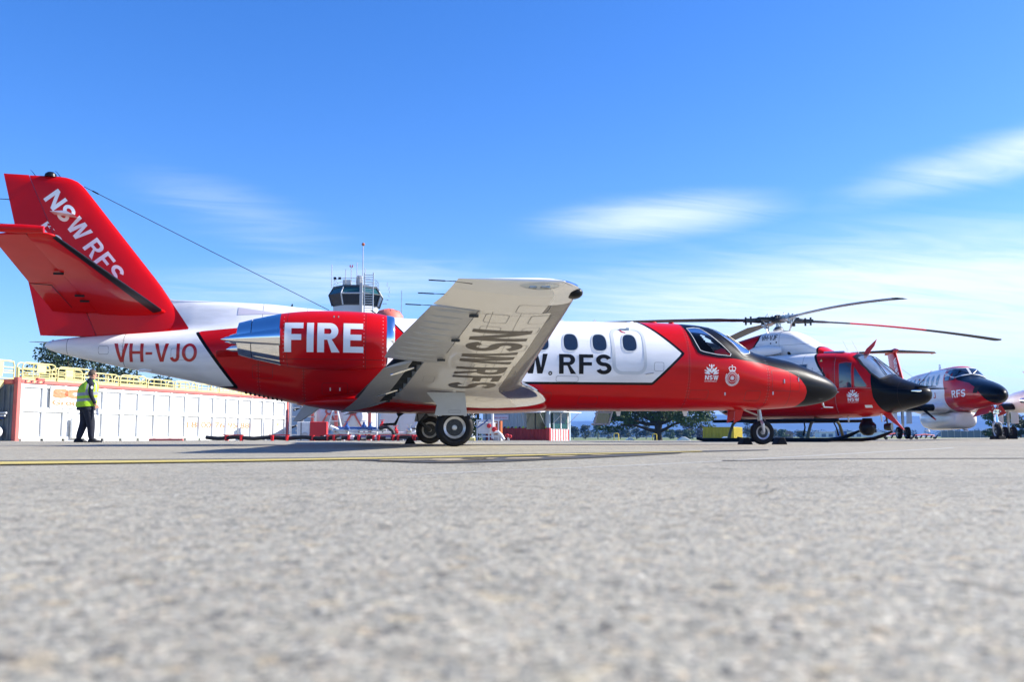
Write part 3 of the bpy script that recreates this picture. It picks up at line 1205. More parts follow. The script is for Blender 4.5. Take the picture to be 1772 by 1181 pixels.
def flower_logo(parent, to3, cx, z0, w, m):
    """White flower emblem with NSW and a small line of lettering beneath; w = width."""
    s = w / 0.26
    cz = z0 + 0.135 * s
    P = []
    for a, r0, r1, ww in ((-22, .012, .108, .017), (22, .012, .108, .017), (-40, .045, .152, .016), (40, .045, .152, .016), (0, .075, .168, .018), (-15, .125, .168, .011), (15, .125, .168, .011),
                          (-62, .04, .125, .015), (62, .04, .125, .015), (-64, .112, .148, .011), (64, .112, .148, .011), (-82, .035, .135, .017), (82, .035, .135, .017)):
        P.append(petal(cx, cz, a, r0 * s, r1 * s, ww * s))
    for sg in (-1, 1):
        P.append([(cx + sg * 0.02 * s, cz + 0.004 * s), (cx + sg * 0.085 * s, cz + 0.004 * s), (cx + sg * 0.06 * s, cz - 0.010 * s), (cx + sg * 0.03 * s, cz - 0.010 * s)])
    o = sheet('flower_emblem', *combine(P), to3, m, parent, 0.06)
    text_on('emblem_lettering', 'NSW', (cx - 0.118 * s, z0 + 0.035 * s, cx + 0.125 * s, z0 + 0.112 * s), to3, m, o, 0.035)
    text_on('emblem_small_lettering', 'GOVERNMENT', (cx - 0.125 * s, z0, cx + 0.105 * s, z0 + 0.022 * s), to3, m, o, 0.0)


flower_logo(jet, SJ, 4.80, 1.125, 0.275, M_LETW)


def crest(parent, to3, cx, cz, w, m):
    """Round badge with crown and wreath, in white line."""
    s = w / 0.30
    P = []
    for r0, r1 in ((0.112, 0.104), (0.074, 0.068), (0.040, 0.034)):
        P.append(poly_tris(ellipse(cx, cz, r0 * s, r0 * s * 1.06, 32), ellipse(cx, cz, r1 * s, r1 * s * 1.06, 32)))
    for i in range(20):                     # lettering round the ring
        a = R(-130 + 260 * i / 19)
        P.append([(cx + (rr_ * math.sin(a + da)) * s, cz + (rr_ * math.cos(a + da)) * s * 1.06) for rr_, da in ((0.082, -0.035), (0.097, -0.05), (0.097, 0.03), (0.088, 0.06), (0.082, 0.03))])
    for i in range(25):                     # wreath of leaves
        a = R(62 + 236 * i / 24)
        P.append([(cx + (rr_ * math.sin(a + da)) * s, cz + (rr_ * math.cos(a + da)) * s * 1.05) for rr_, da in ((0.118, -0.06), (0.136, -0.05), (0.148, 0.05), (0.130, 0.07), (0.118, 0.05))])
    P.append([(cx + x * s, cz + y * s) for x, y in ((-0.032, -0.012), (-0.02, 0.03), (-0.008, 0.008), (0.0, 0.045), (0.010, 0.01), (0.022, 0.028), (0.032, -0.012), (0.0, -0.03))])
    k = 0.118
    P.append([(cx + x * s, cz + (y + k) * s) for x, y in ((-0.062, 0.0), (-0.055, 0.022), (0.0, 0.034), (0.055, 0.022), (0.062, 0.0), (0.0, 0.012))])
    for sg in (-1, 1):
        P.append([(cx + sg * x * s, cz + (y + k) * s) for x, y in ((0.056, 0.020), (0.078, 0.062), (0.060, 0.092), (0.020, 0.094), (0.004, 0.080), (0.004, 0.070), (0.022, 0.083), (0.052, 0.080), (0.064, 0.060), (0.044, 0.026))])
    P.append([(cx + x * s, cz + (y + k) * s) for x, y in ((-0.005, 0.03), (0.005, 0.03), (0.005, 0.085), (-0.005, 0.085))])
    P.append([(cx + x * s, cz + (y + k) * s) for x, y in ((-0.016, 0.098), (-0.006, 0.104), (-0.016, 0.122), (0.016, 0.122), (0.006, 0.104), (0.016, 0.098), (0.0, 0.092))])
    sheet('crest_emblem', *combine(P), to3, m, parent, 0.06)


crest(jet, SJ, 5.205, 1.200, 0.290, M_LETW)

# hatches, service panels and fastener rows on the skin
for x0, z0, x1, z1, m_ in ((6.02, 0.98, 6.62, 1.36, M_SEAMR), (5.50, 0.80, 5.80, 0.98, M_SEAMR), (4.42, 0.82, 4.78, 0.98, M_SEAMR), (-2.05, 0.86, -1.62, 1.05, M_SEAMR), (-1.20, 0.82, -0.70, 1.10, M_SEAMR), (-3.20, 1.12, -2.86, 1.34, M_SEAMR),
                           (-4.55, 1.42, -4.30, 1.62, M_LINE), (-5.75, 1.52, -5.58, 1.66, M_LINE), (3.72, 1.30, 3.90, 1.46, M_LINE), (1.95, 1.10, 2.35, 1.20, M_LINE), (2.4, 0.72, 2.75, 0.86, M_SEAMR), (1.5, 0.76, 1.9, 0.92, M_SEAMR)):
    sheet('service_panel_outline', *poly_tris(rrect(x0, z0, x1, z1, 0.03, 3), rrect(x0 + 0.006, z0 + 0.006, x1 - 0.006, z1 - 0.006, 0.026, 3)), side_proj(BF, 0.0025), m_, jet, 0.08)
Vr, Tr = [], []
for xr in (1.33, 1.37, 4.36, 4.40, 5.93, 5.97, -2.33, -2.37, -3.08, -3.12, -5.33, -5.37):
    S_ = np.array(sorted(ST))
    zt, zb_ = interp(S_[:, 0], S_[:, 1], [xr])[0], interp(S_[:, 0], S_[:, 2], [xr])[0]
    for z in np.arange(zb_ + 0.12, zt - 0.12, 0.055):
        k = len(Vr)
        Vr += [(xr + 0.006 * math.cos(a), z + 0.006 * math.sin(a)) for a in (0, 1.57, 3.14, 4.71)]
        Tr += [(k, k + 1, k + 2), (k, k + 2, k + 3)]
o_ = sheet('fastener_rows', np.array(Vr), Tr, side_proj(BF, 0.002), M_LINE, jet, 0)
o_['kind'] = 'stuff'

# belly fairing that carries the wing
bf = body([(2.05, 0.74, 0.70, 0.02, 2.2), (1.75, 0.86, 0.60, 0.55, 2.4), (1.0, 0.95, 0.562, 0.92, 2.6), (-0.6, 0.95, 0.556, 0.95, 2.6), (-1.5, 0.92, 0.575, 0.86, 2.4), (-2.3, 0.80, 0.66, 0.35, 2.2), (-2.5, 0.74, 0.70, 0.02, 2.2)], 0.08, 48)
grid_object('belly_fairing', bf, M_RED, jet)


# ---- wing
def foil(s, t):
    """Half thickness of the section at chord fraction s for thickness ratio 1."""
    s = np.asarray(s, float)
    return t * 5 * (0.2969 * np.sqrt(s) - 0.1260 * s - 0.3516 * s ** 2 + 0.2843 * s ** 3 - 0.1036 * s ** 4)


SF = np.array([0, 0.006, 0.02, 0.045, 0.08, 0.13, 0.20, 0.30, 0.42, 0.55, 0.68, 0.80, 0.90, 1.0])


def section(y, le, te, zl, tmax, cut=None):
    """Ring round the section at span y: upper surface from the back to the nose, then lower surface."""
    c = le - te
    s = SF if cut is None else SF * ((le - cut) / c)
    h = foil(s, tmax / c) * c
    zc = zl + tmax * 0.5
    up = [(le - si * c, y, zc + hi * 1.05) for si, hi in zip(s, h)]
    lo = [(le - si * c, y, zc - hi * 0.95) for si, hi in zip(s, h)]
    return up[::-1] + lo[1:]


def zlow(y):
    return float(np.interp(abs(y), [0, 0.8, 1.6, 2.85, 7.8, 8.1], [0.58, 0.615, 0.68, 0.80, 1.535, 1.585]))


def lin(y, pts):
    return float(np.interp(abs(y), [p[0] for p in pts], [p[1] for p in pts]))


LE = [(0.4, 1.86), (1.0, 1.76), (2.0, 1.38), (2.75, 1.03), (3.05, 0.955), (7.70, 0.765), (7.85, 0.72), (7.97, 0.55)]
TE = [(0.4, -1.80), (0.95, -1.74), (2.1, -1.50), (3.68, -1.265), (4.58, -1.09), (5.23, -1.03), (7.10, -0.66), (7.12, -0.62), (7.97, -0.47)]
CUT = [(0.4, -0.97), (1.65, -0.885), (4.40, -0.595), (4.57, -0.578), (4.575, -0.38), (6.88, -0.18), (7.10, -0.16)]


def make_wing(sg):
    w = MB()
    st = [0.4, 1.0, 1.5, 2.0, 2.4, 2.75, 3.05, 3.6, 4.2, 4.568, 4.572, 5.2, 6.0, 6.6, 7.095, 7.105, 7.4, 7.70, 7.82, 7.90, 7.95, 7.975]
    rings = []
    for y in st:
        tm = lin(y, [(0.4, 0.36), (1.0, 0.36), (3.0, 0.275), (7.70, 0.155), (7.82, 0.135), (7.90, 0.10), (7.95, 0.06), (7.975, 0.02)])
        cut = None
        if y < 4.571:
            cut = lin(min(y, 4.568), CUT)
        elif y < 7.10:
            cut = lin(y, CUT)
        zl = zlow(y) + (0.155 - tm) * 0.5 * (y > 7.7)
        rings.append(section(sg * y, lin(y, LE), lin(y, TE), zl, tm, cut))
    n = len(rings[0])
    w.loft(rings)
    # material by position on the ring: nose strip polished metal
    k = len(SF)
    mi = []
    for i in range(len(rings) - 1):
        for j in range(n):
            s_ = min(abs(j - (k - 1)), abs(j - (k - 2)))
            yy = st[i]
            nose = (k - 6) <= j <= (k + 4)
            low = j >= k - 1
            if yy >= 7.69:
                mi.append(2 if nose and yy < 7.94 else 0)
            elif nose:
                mi.append(2 if yy < 2.74 or yy >= 7.39 else 3)
            else:
                mi.append(1 if low else 0)
    w.m = mi + [0, 0]
    nm = 'wing'
    return w.build(nm, [M_WHITE, M_UNDER, M_CHROME, M_LEADING], jet, 35)


M_LEADING = mat('leading_edge_boot', (0.085, 0.070, 0.060), 0.22, coat=0.4, noise=0.35, nscale=5, bump=0.05, bscale=6)
wings = {}
for sg in (-1, 1):
    wing = make_wing(sg)
    wings[sg] = wing
    # cove behind the spar: dark roof over the flap gap
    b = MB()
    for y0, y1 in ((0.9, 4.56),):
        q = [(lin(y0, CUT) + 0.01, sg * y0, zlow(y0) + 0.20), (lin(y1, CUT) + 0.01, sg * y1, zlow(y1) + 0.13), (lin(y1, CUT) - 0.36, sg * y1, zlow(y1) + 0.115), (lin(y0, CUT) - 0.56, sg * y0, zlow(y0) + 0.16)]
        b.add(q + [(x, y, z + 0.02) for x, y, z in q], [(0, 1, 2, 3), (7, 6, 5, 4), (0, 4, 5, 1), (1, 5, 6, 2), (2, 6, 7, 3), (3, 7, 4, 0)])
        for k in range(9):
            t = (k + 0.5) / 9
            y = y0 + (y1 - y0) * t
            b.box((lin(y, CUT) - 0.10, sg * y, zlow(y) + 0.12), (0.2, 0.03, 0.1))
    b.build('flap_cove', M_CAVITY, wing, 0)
    # flaps, two panels a side, drooped
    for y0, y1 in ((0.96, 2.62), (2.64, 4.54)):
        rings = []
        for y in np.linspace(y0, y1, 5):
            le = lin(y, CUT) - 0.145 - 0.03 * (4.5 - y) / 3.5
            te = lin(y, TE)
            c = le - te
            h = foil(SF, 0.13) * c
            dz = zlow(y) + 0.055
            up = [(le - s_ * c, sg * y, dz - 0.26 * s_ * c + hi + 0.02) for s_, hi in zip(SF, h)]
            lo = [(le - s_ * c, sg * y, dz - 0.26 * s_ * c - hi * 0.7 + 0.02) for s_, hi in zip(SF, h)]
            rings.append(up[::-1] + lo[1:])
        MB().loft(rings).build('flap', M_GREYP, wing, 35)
    for y in (1.9, 3.0, 4.5):
        xc = lin(y, CUT)
        b = MB()
        pts = [(xc - 0.12, sg * y, zlow(y) - 0.00), (xc - 0.30, sg * y, zlow(y) - 0.055), (xc - 0.42, sg * y, zlow(y) - 0.10)]
        b.tube(pts, [0.012, 0.022, 0.012], 8)
        b.build('flap_track', M_CHROME, wing)
    # aileron
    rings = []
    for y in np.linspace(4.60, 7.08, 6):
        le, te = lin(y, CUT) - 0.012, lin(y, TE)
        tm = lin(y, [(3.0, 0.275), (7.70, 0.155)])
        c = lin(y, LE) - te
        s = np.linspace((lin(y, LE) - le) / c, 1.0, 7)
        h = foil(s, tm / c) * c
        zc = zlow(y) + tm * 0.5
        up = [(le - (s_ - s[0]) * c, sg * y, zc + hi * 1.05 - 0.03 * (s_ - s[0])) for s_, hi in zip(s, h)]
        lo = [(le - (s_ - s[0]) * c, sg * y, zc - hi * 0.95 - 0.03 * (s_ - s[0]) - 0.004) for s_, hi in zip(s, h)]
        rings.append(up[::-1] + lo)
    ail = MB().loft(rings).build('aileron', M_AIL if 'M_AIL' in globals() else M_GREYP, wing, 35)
    BA = bvh_of(ail)
    for k in range(10):
        y = 4.78 + k * 0.245
        le, te = lin(y, CUT) - 0.06, lin(y, TE) + 0.06
        pts = []
        for t in (0.12, 0.35, 0.6, 0.8, 0.97):
            x = le + (te - le) * t
            h_, n_, i_, d_ = BA.ray_cast(Vector((x, sg * y, -2)), Vector((0, 0, 1)))
            if h_:
                pts.append(h_ + Vector((0, 0, 0.002)))
        if len(pts) > 2:
            MB().tube(pts, [0.006] + [0.019] * (len(pts) - 2) + [0.006], 8).build('stiffening_bead', M_GREYP, wing)
    for y in (4.9, 5.9, 6.95):
        x = lin(y, CUT)
        MB().box((x - 0.03, sg * y, zlow(y) + 0.01), (0.10, 0.035, 0.03)).build('hinge_bracket', M_DKMETAL, wing, bevel=0.004)
    # static wicks
    for y in (7.05, 7.45, 7.88):
        x = lin(y, TE)
        z = zlow(y) + (0.085 if y < 7.7 else 0.08)
        b = MB().tube([(x + 0.16, sg * y, z - 0.015), (x, sg * y, z), (x - 0.10, sg * y, z + 0.002)], [0.010, 0.005, 0.003], 6, 0)
        b.tube([(x - 0.10, sg * y, z + 0.002), (x - 0.26, sg * y, z + 0.006)], 0.0065, 6)
        b.build('static_wick', M_BOOT, wing)
    # black end of the leading edge and tip light
    b = MB()
    rings = []
    for k in range(9):
        a = -1.35 + 2.7 * k / 8
        rr_ = 0.064 * math.cos(a) ** 0.6 + 0.004
        rings.append([(0.725 + rr_ * 1.2 * math.cos(t), sg * (7.66 + 0.11 * math.sin(a)), 1.575 + rr_ * 0.85 * math.sin(t)) for t in [2 * math.pi * q / 14 for q in range(14)]])
    b.loft(rings)
    b.build('leading_edge_cap', M_BOOT, wing, 60)
    lens = MB()
    rings = []
    for k in range(9):
        t = k / 8
        rr_ = 0.048 * math.sin(math.pi * min(0.97, max(0.03, t))) ** 0.5
        x = 0.13 + 0.38 * t
        rings.append([(x, sg * (7.925 + rr_ * 0.85 * math.cos(a)), zlow(7.9) + 0.055 + rr_ * math.sin(a)) for a in [2 * math.pi * q / 14 for q in range(14)]])
    tl = lens.loft(rings).build('tip_light', M_CLEAR, wing, 60)
    b = MB()
    b.box((0.38, sg * 7.90, zlow(7.9) + 0.05), (0.10, 0.05, 0.05))
    b.box((0.26, sg * 7.90, zlow(7.9) + 0.05), (0.08, 0.05, 0.06))
    b.build('lamp', M_STEEL, tl, bevel=0.01)

BW = bvh_of(wings[-1])


def under(p, off=0.004):
    """(u, v) = (-y, x) seen from below the near wing."""
    h_, n_, i_, d_ = BW.ray_cast(Vector((p[1], p[0], -3)), Vector((0, 0, 1)))
    if h_ is None:
        return None
    return h_ + Vector((0, 0, -off))


# NSW RFS under the wing, read from tip to root, letter tops forward
V, T, a_ = text_tris('NSW RFS', 0.030)
V2 = np.stack([-6.38 + V[:, 0] * (6.38 - 3.12), -0.15 + V[:, 1] * 0.69], 1)
sheet('underwing_lettering', V2, T, under, M_LETU, wings[-1], 0.12)
for (y, x, wy, wx) in ((-7.25, 0.38, 0.30, 0.34), (-6.85, 0.05, 0.34, 0.26), (-6.85, 0.52, 0.34, 0.22), (-6.38, 0.04, 0.30, 0.24), (-6.38, 0.50, 0.28, 0.20), (-5.55, 0.05, 0.26, 0.20), (-5.55, 0.50, 0.30, 0.20),
                       (-4.6, 0.15, 0.22, 0.16), (-4.1, 0.62, 0.24, 0.16), (-3.35, 0.68, 0.2, 0.2), (-2.75, 0.62, 0.24, 0.2), (-2.05, 0.55, 0.3, 0.3), (-2.0, -0.35, 0.34, 0.30), (-3.6, -0.45, 0.4, 0.16)):
    o_ = rrect(y - wy / 2, x - wx / 2, y + wy / 2, x + wx / 2, 0.055)
    i_ = rrect(y - wy / 2 + 0.007, x - wx / 2 + 0.007, y + wy / 2 - 0.007, x + wx / 2 - 0.007, 0.05)
    sheet('access_panel_outline', *poly_tris(o_, i_), lambda p: under(p, 0.003), M_LINE, wings[-1], 0.12)
for x in (0.28, -0.02):
    pl = [(-7.1, x), (-7.1, x + 0.005), (-3.0, x + 0.09), (-3.0, x + 0.085)]
    sheet('skin_seam', *poly_tris(pl), lambda p: under(p, 0.0025), M_LINE, wings[-1], 0.2)
pl = [(-6.99, -0.14), (-6.995, -0.14), (-6.995, 0.73), (-6.99, 0.73)]
sheet('skin_seam', *poly_tris(pl), lambda p: under(p, 0.0025), M_LINE, wings[-1], 0.2)

# ---- engines
for sg in (-1, 1):
    yc, zc = sg * 1.42, 1.695
    prof = [(-1.00, 0.418), (-1.10, 0.440), (-1.35, 0.466), (-1.75, 0.478), (-2.15, 0.472), (-2.45, 0.448), (-2.66, 0.420)]
    xs_ = np.linspace(-2.66, -1.0, 36)
    rs_ = interp([p[0] for p in prof][::-1], [p[1] for p in prof][::-1], xs_)
    G = np.zeros((36, 64, 3))
    t = np.linspace(0, 2 * np.pi, 64, endpoint=False)
    for i in range(36):
        G[i, :, 0] = xs_[i]
        G[i, :, 1] = yc + rs_[i] * np.sign(np.cos(t)) * np.abs(np.cos(t)) ** 0.95
        G[i, :, 2] = zc + rs_[i] * np.sign(np.sin(t)) * np.abs(np.sin(t)) ** 0.95
    M_NAC = globals().get('M_NAC') or livery('nacelle_paint', RED, [], seams=[(0, -1.33), (0, -2.55), (2, 1.36)])
    nac = grid_object('engine_nacelle', G, M_NAC, jet)
    b = MB()
    b.lathe([(0.30, 0.30), (0.335, 0.12), (0.345, 0.05), (0.362, 0.012), (0.383, 0.0), (0.402, 0.018), (0.414, 0.065), (0.4215, 0.128)], c=(0, 0, 0), axis='X', n=56)
    b.v = [(-0.872 - x, yc + y, zc + z) for x, y, z in b.v]
    b.f, b.m = b.f[:-2], b.m[:-2]
    b.build('intake_lip', M_CHROME, nac, 60)
    b = MB()
    b.lathe([(0.001, 0), (0.30, 0.0)], axis='X', n=32)
    b.v = [(-1.17 - x, yc + y, zc + z) for x, y, z in b.v]
    for k in range(18):
        a = 2 * math.pi * k / 18
        b.box((-1.14, yc + 0.19 * math.cos(a), zc + 0.19 * math.sin(a)), (0.02, 0.24, 0.05), rx=a)
    b.tube([(-1.12, yc, zc), (-1.03, yc, zc), (-0.97, yc, zc)], [0.085, 0.055, 0.004], 16)
    b.build('fan', M_DKMETAL, nac)
    # thrust reverser: upper and lower buckets, side fairing, inner nozzle
    for up in (1, -1):
        for x0, x1 in ((-2.665, -3.10), (-3.112, -3.32)):
            rings = []
            for k in range(7):
                x = x0 + (x1 - x0) * k / 6
                rr_ = float(np.interp(-x, [2.66, 3.10, 3.32], [0.424, 0.325, 0.262]))
                outer = [(x, yc + rr_ * math.cos(a), zc + up * rr_ * math.sin(a)) for a in np.linspace(0.06, math.pi - 0.06, 22)]
                inner = [(x, yc + (rr_ - 0.03) * math.cos(a), zc + up * (rr_ - 0.03) * math.sin(a)) for a in np.linspace(math.pi - 0.06, 0.06, 22)]
                rings.append(outer + inner)
            MB().loft(rings).build('reverser_bucket', M_CHROME, nac, 40)
    for so in (-1, 1):
        b = MB()
        rings = []
        for k in range(13):
            t_ = k / 12
            x = -2.645 - 0.93 * t_
            hh = 0.135 * (1 - t_) ** 0.62 + 0.003
            yy = yc + so * (float(np.interp(-x, [2.6, 3.1, 3.32, 3.6], [0.415, 0.325, 0.27, 0.22])))
            zz_ = zc - 0.0 - 0.03 * t_
            rings.append([(x, yy + 0.115 * (1 - t_) ** 0.5 * math.cos(a) * so, zz_ + hh * math.sin(a)) for a in np.linspace(0, 2 * math.pi, 20, endpoint=False)])
        b.loft(rings)
        b.build('reverser_fairing', M_CHROME, nac, 50)
    b = MB()
    b.lathe([(0.23, -2.7), (0.215, -3.33), (0.205, -3.34), (0.20, -2.8)], axis='X', n=32, closed=True)
    b.lathe([(0.15, -2.9), (0.13, -3.25), (0.06, -3.46), (0.003, -3.52)], axis='X', n=24)
    b.v = [(x, yc + y, zc + z) for x, y, z in b.v]
    b.build('exhaust_nozzle', M_CHROME, nac, 50)
    MB().tube([(-3.30, yc + sg * 0.12, zc - 0.16), (-3.42, yc + sg * 0.12, zc - 0.17), (-3.50, yc + sg * 0.12, zc - 0.18)], [0.055, 0.045, 0.004], 14).build('drain_fairing', M_CHROME, nac)
    # pylon
    rings = []
    for y in (0.45, 0.7, 0.95, 1.15):
        x0, x1 = -1.12, -3.80 + 0.12 * (y - 0.45)
        c = x0 - x1
        h = foil(SF, 0.085) * c
        zc_ = 1.60 + 0.10 * (y - 0.45)
        rings.append([(x0 - s_ * c, sg * y, zc_ + hi - 0.14 * s_ ** 2) for s_, hi in zip(SF, h)][::-1] + [(x0 - s_ * c, sg * y, zc_ - hi - 0.14 * s_ ** 2) for s_, hi in zip(SF, h)][1:])
    MB().loft(rings).build('engine_pylon', M_RED, jet, 40)
    BN = bvh_of(nac)
    if sg < 0:
        SN = side_proj(BN)
        text_on('engine_lettering', 'FIRE', (-2.585, 1.465, -1.365, 1.925), SN, M_LETW, nac, 0.045, 0.06)
        Vr, Tr = [], []
        for xr, z0_, z1_ in ((-1.06, 1.30, 2.06), (-1.36, 1.27, 2.1), (-2.60, 1.34, 2.03)):
            for z in np.arange(z0_, z1_, 0.062):
                k = len(Vr)
                Vr += [(xr + 0.007 * math.cos(a), z + 0.007 * math.sin(a)) for a in (0, 1.57, 3.14, 4.71)]
                Tr += [(k, k + 1, k + 2), (k, k + 2, k + 3)]
        sheet('fastener_rows', np.array(Vr), Tr, side_proj(BN, 0.002), M_RIM, nac, 0)['kind'] = 'stuff'
        for x in (-1.84, -1.77):
            sheet('drain_mark', *poly_tris(rrect(x, 2.02, x + 0.018, 2.055, 0.006, 2)), SN, M_LINE, nac, 0)

# ventral details
for x in (-1.92, -1.76):
    sheet('latch_mark', *poly_tris(rrect(x, 0.92, x + 0.02, 0.975, 0.006, 2)), SJ, M_LETW, jet, 0)
sheet('vent_port', *poly_tris(ellipse(-1.55, 0.90, 0.05, 0.035)), SJ, M_LETR, jet, 0)
b = MB()
b.prism([(-2.36, 0.70), (-2.07, 0.66), (-2.43, 0.405), (-2.545, 0.415)], lambda u, v, t: (u, t, v), -0.22, 0.05)
b.build('open_hatch', M_GREYP, jet, bevel=0.005)
b = MB()
b.prism([(-0.79, 0.58), (-0.60, 0.58), (-0.715, 0.50), (-0.775, 0.345), (-1.03, 0.345), (-1.01, 0.378), (-0.81, 0.39), (-0.745, 0.50)], lambda u, v, t: (u, t, v), -0.012, 0.012)
b.build('belly_antenna', M_BOOT, jet)
for x in (3.22, 4.5):
    b = MB()
    b.prism([(x, 0.64), (x + 0.11, 0.64), (x + 0.085, 0.525), (x + 0.035, 0.525)], lambda u, v, t: (u, t, v), -0.012, 0.012)
    b.build('blade_antenna', M_WHITE, jet)
for x, s in ((2.15, 0.09), (2.82, 0.06)):
    b = MB()
    b.prism([(x, 2.22), (x + s * 1.6, 2.22), (x + s * 0.7, 2.24 + s), (x + s * 0.2, 2.24 + s)], lambda u, v, t: (u, t, v), -0.01, 0.01)
    b.build('roof_antenna', M_WHITE, jet)
for x, w in ((3.95, 0.16), (4.32, 0.10), (3.52, 0.12)):
    MB().lathe([(w * 0.6, 0), (w * 0.5, 0.03), (0.001, 0.035)], c=(x, 0, 2.245), n=20).build('roof_fairing', M_RED if x > 3.6 else M_WHITE, jet)
# camera frame hanging under the cabin
b = MB()
for p0, p1 in (((2.83, -0.2, 0.60), (2.77, -0.2, 0.37)), ((3.11, -0.2, 0.60), (3.04, -0.2, 0.37)), ((2.72, -0.2, 0.37), (3.06, -0.2, 0.37)), ((2.83, -0.2, 0.585), (3.11, -0.2, 0.585))):
    b.tube([p0, p1], 0.016, 4)
b.build('sensor_frame', M_GREYP, jet, 0)
MB().box((2.935, -0.185, 0.475), (0.25, 0.006, 0.2)).build('sensor_window', M_GLASS, jet, 0)
b = MB()
for x in np.linspace(-3.35, -2.75, 9):
    z = float(np.interp(x, [-3.5, -2.85, -2.2], [0.925, 0.785, 0.665]))
    b.box((x, -0.12, z + 0.01), (0.018, 0.18, 0.05))
b.build('vent_louvres', M_DARK, jet, 0)
for p0 in ((5.10, 0.93), (6.28, 1.16), (6.60, 1.20), (6.05, 0.95)):
    MB().box(SJ(p0), (0.02, 0.01, 0.075)).build('static_mark', M_RIM, jet, 0)
q = SJ((3.62, 1.22))
MB().tube([(3.56, q.y - 0.02, 1.245), (3.64, q.y - 0.03, 1.26), (3.70, q.y - 0.05, 1.265)], 0.009, 6).build('probe', M_STEEL, jet)
b = MB().tube([(7.22, -0.15, 0.78), (7.24, -0.16, 0.70), (7.42, -0.16, 0.695)], [0.02, 0.016, 0.012], 8)
b.build('pitot_tube', M_STEEL, jet)
MB().tube([(-6.64, 0, 1.73), (-6.82, 0, 1.735), (-6.92, 0, 1.733)], [0.012, 0.007, 0.004], 6).build('tail_wick', M_STEEL, jet)
MB().box((-5.0, -0.14, 1.265), (0.22, 0.12, 0.05)).build('tail_light_fairing', M_WHITE, jet, bevel=0.015)
# rectangular NACA scoop on the spine, a flat sheet with shade put into its colour
sheet('air_scoop', *poly_tris([(-3.52, 2.24), (-3.52, 2.38), (-2.95, 2.295), (-2.75, 2.27)]), SJ, mat('scoop_shade', (0.55, 0.52, 0.58), 0.5), jet, 0.06)

# ---- fin, rudder, tailplane
FLE = [(1.75, -4.13), (2.0, -4.33), (2.494, -4.672), (2.762, -4.852), (4.33, -6.09), (4.445, -6.185), (4.53, -6.29), (4.58, -6.42), (4.605, -6.62)]
FTE = [(1.80, -6.715), (2.65, -6.937), (3.77, -7.246), (4.61, -7.46)]
FHI = [(1.75, -5.79), (4.40, -6.965), (4.61, -7.06)]


def fin_ring(z, x0, x1, t, yo=lambda x: 0.0, cutx=None):
    c = x0 - x1
    s = SF if cutx is None else SF * ((x0 - cutx) / c)
    h = foil(s, t / c) * c
    up = [(x0 - s_ * c, yo(x0 - s_ * c) + hi, z) for s_, hi in zip(s, h)]
    lo = [(x0 - s_ * c, yo(x0 - s_ * c) - hi, z) for s_, hi in zip(s, h)]
    return up[::-1] + lo[1:]


rings = []
for z in np.concatenate([np.linspace(1.75, 4.33, 22), [4.40, 4.46, 4.52, 4.56, 4.585, 4.60]]):
    x0, x1 = lin(z, FLE), lin(z, FTE)
    t = lin(z, [(1.75, 0.23), (4.3, 0.155), (4.5, 0.13), (4.57, 0.07), (4.60, 0.02)])
    rings.append(fin_ring(z, x0, x1, t, cutx=lin(z, FHI)))
fin = MB().loft(rings).build('fin', M_RED, jet, 40)
ANG = R(7)
rings = []
for z in np.concatenate([np.linspace(1.835, 4.45, 12), [4.52, 4.57, 4.605]]):
    x0, x1 = lin(z, FHI) - 0.012, lin(z, FTE)
    t = lin(z, [(1.75, 0.15), (4.3, 0.10), (4.52, 0.08), (4.605, 0.02)])
    c = x0 - x1
    ring = []
    for sgn in (1, -1):
        k = [(0, 0.5), (0.3, 0.40), (0.6, 0.24), (1, 0.01)]
        if sgn < 0:
            k = k[::-1]
        for s_, hh in k:
            dx = s_ * c
            ring.append((x0 - dx * math.cos(ANG), sgn * hh * t - dx * math.sin(ANG), z))
    rings.append(ring)
rud = MB().loft(rings).build('rudder', M_RED, jet, 40)
b = MB().lathe([(0.10, 0), (0.09, 0.05), (0.05, 0.085), (0.001, 0.095)], n=20, c=(-6.72, 0, 4.585))
b.build('beacon', M_BOOT, fin)
for x in (-6.95, -6.55):
    MB().tube([(x, 0, 4.58), (x - 0.06, 0, 4.66), (x - 0.10, 0, 4.70)], [0.008, 0.005, 0.003], 6).build('static_wick', M_BOOT, fin)
for z in (4.15, 3.72):
    MB().tube([(lin(z, FTE) + 0.02, -0.07, z), (lin(z, FTE) - 0.12, -0.09, z), (lin(z, FTE) - 0.25, -0.10, z + 0.005)], [0.008, 0.006, 0.005], 6).build('static_wick', M_BOOT, rud)
BFN = bvh_of(fin, rud)
ux, uz, vx, vz = 0.63, -0.777, 0.777, 0.63


def fin_map(p, off=0.004):
    x, z = -6.80 + p[0] * ux + p[1] * vx, 4.182 + p[0] * uz + p[1] * vz
    return side_proj(BFN, off)((x, z))


text_on('fin_lettering', 'NSW RFS', (0, 0, 1.86, 0.30), fin_map, M_LETW, fin, 0.026, 0.06)
text_on('fin_lettering', 'FS', (0.35, -0.47, 0.83, -0.17), fin_map, M_LETW, fin, 0.026, 0.06)

SLE = [(0.0, -4.70), (0.18, -4.775), (3.18, -5.59), (3.24, -5.66), (3.28, -5.78)]
STE = [(0.0, -6.53), (3.28, -6.40)]
SHI = [(0.0, -5.80), (3.28, -5.93)]


def zst(y):
    return 2.262 + 0.205 * abs(y)


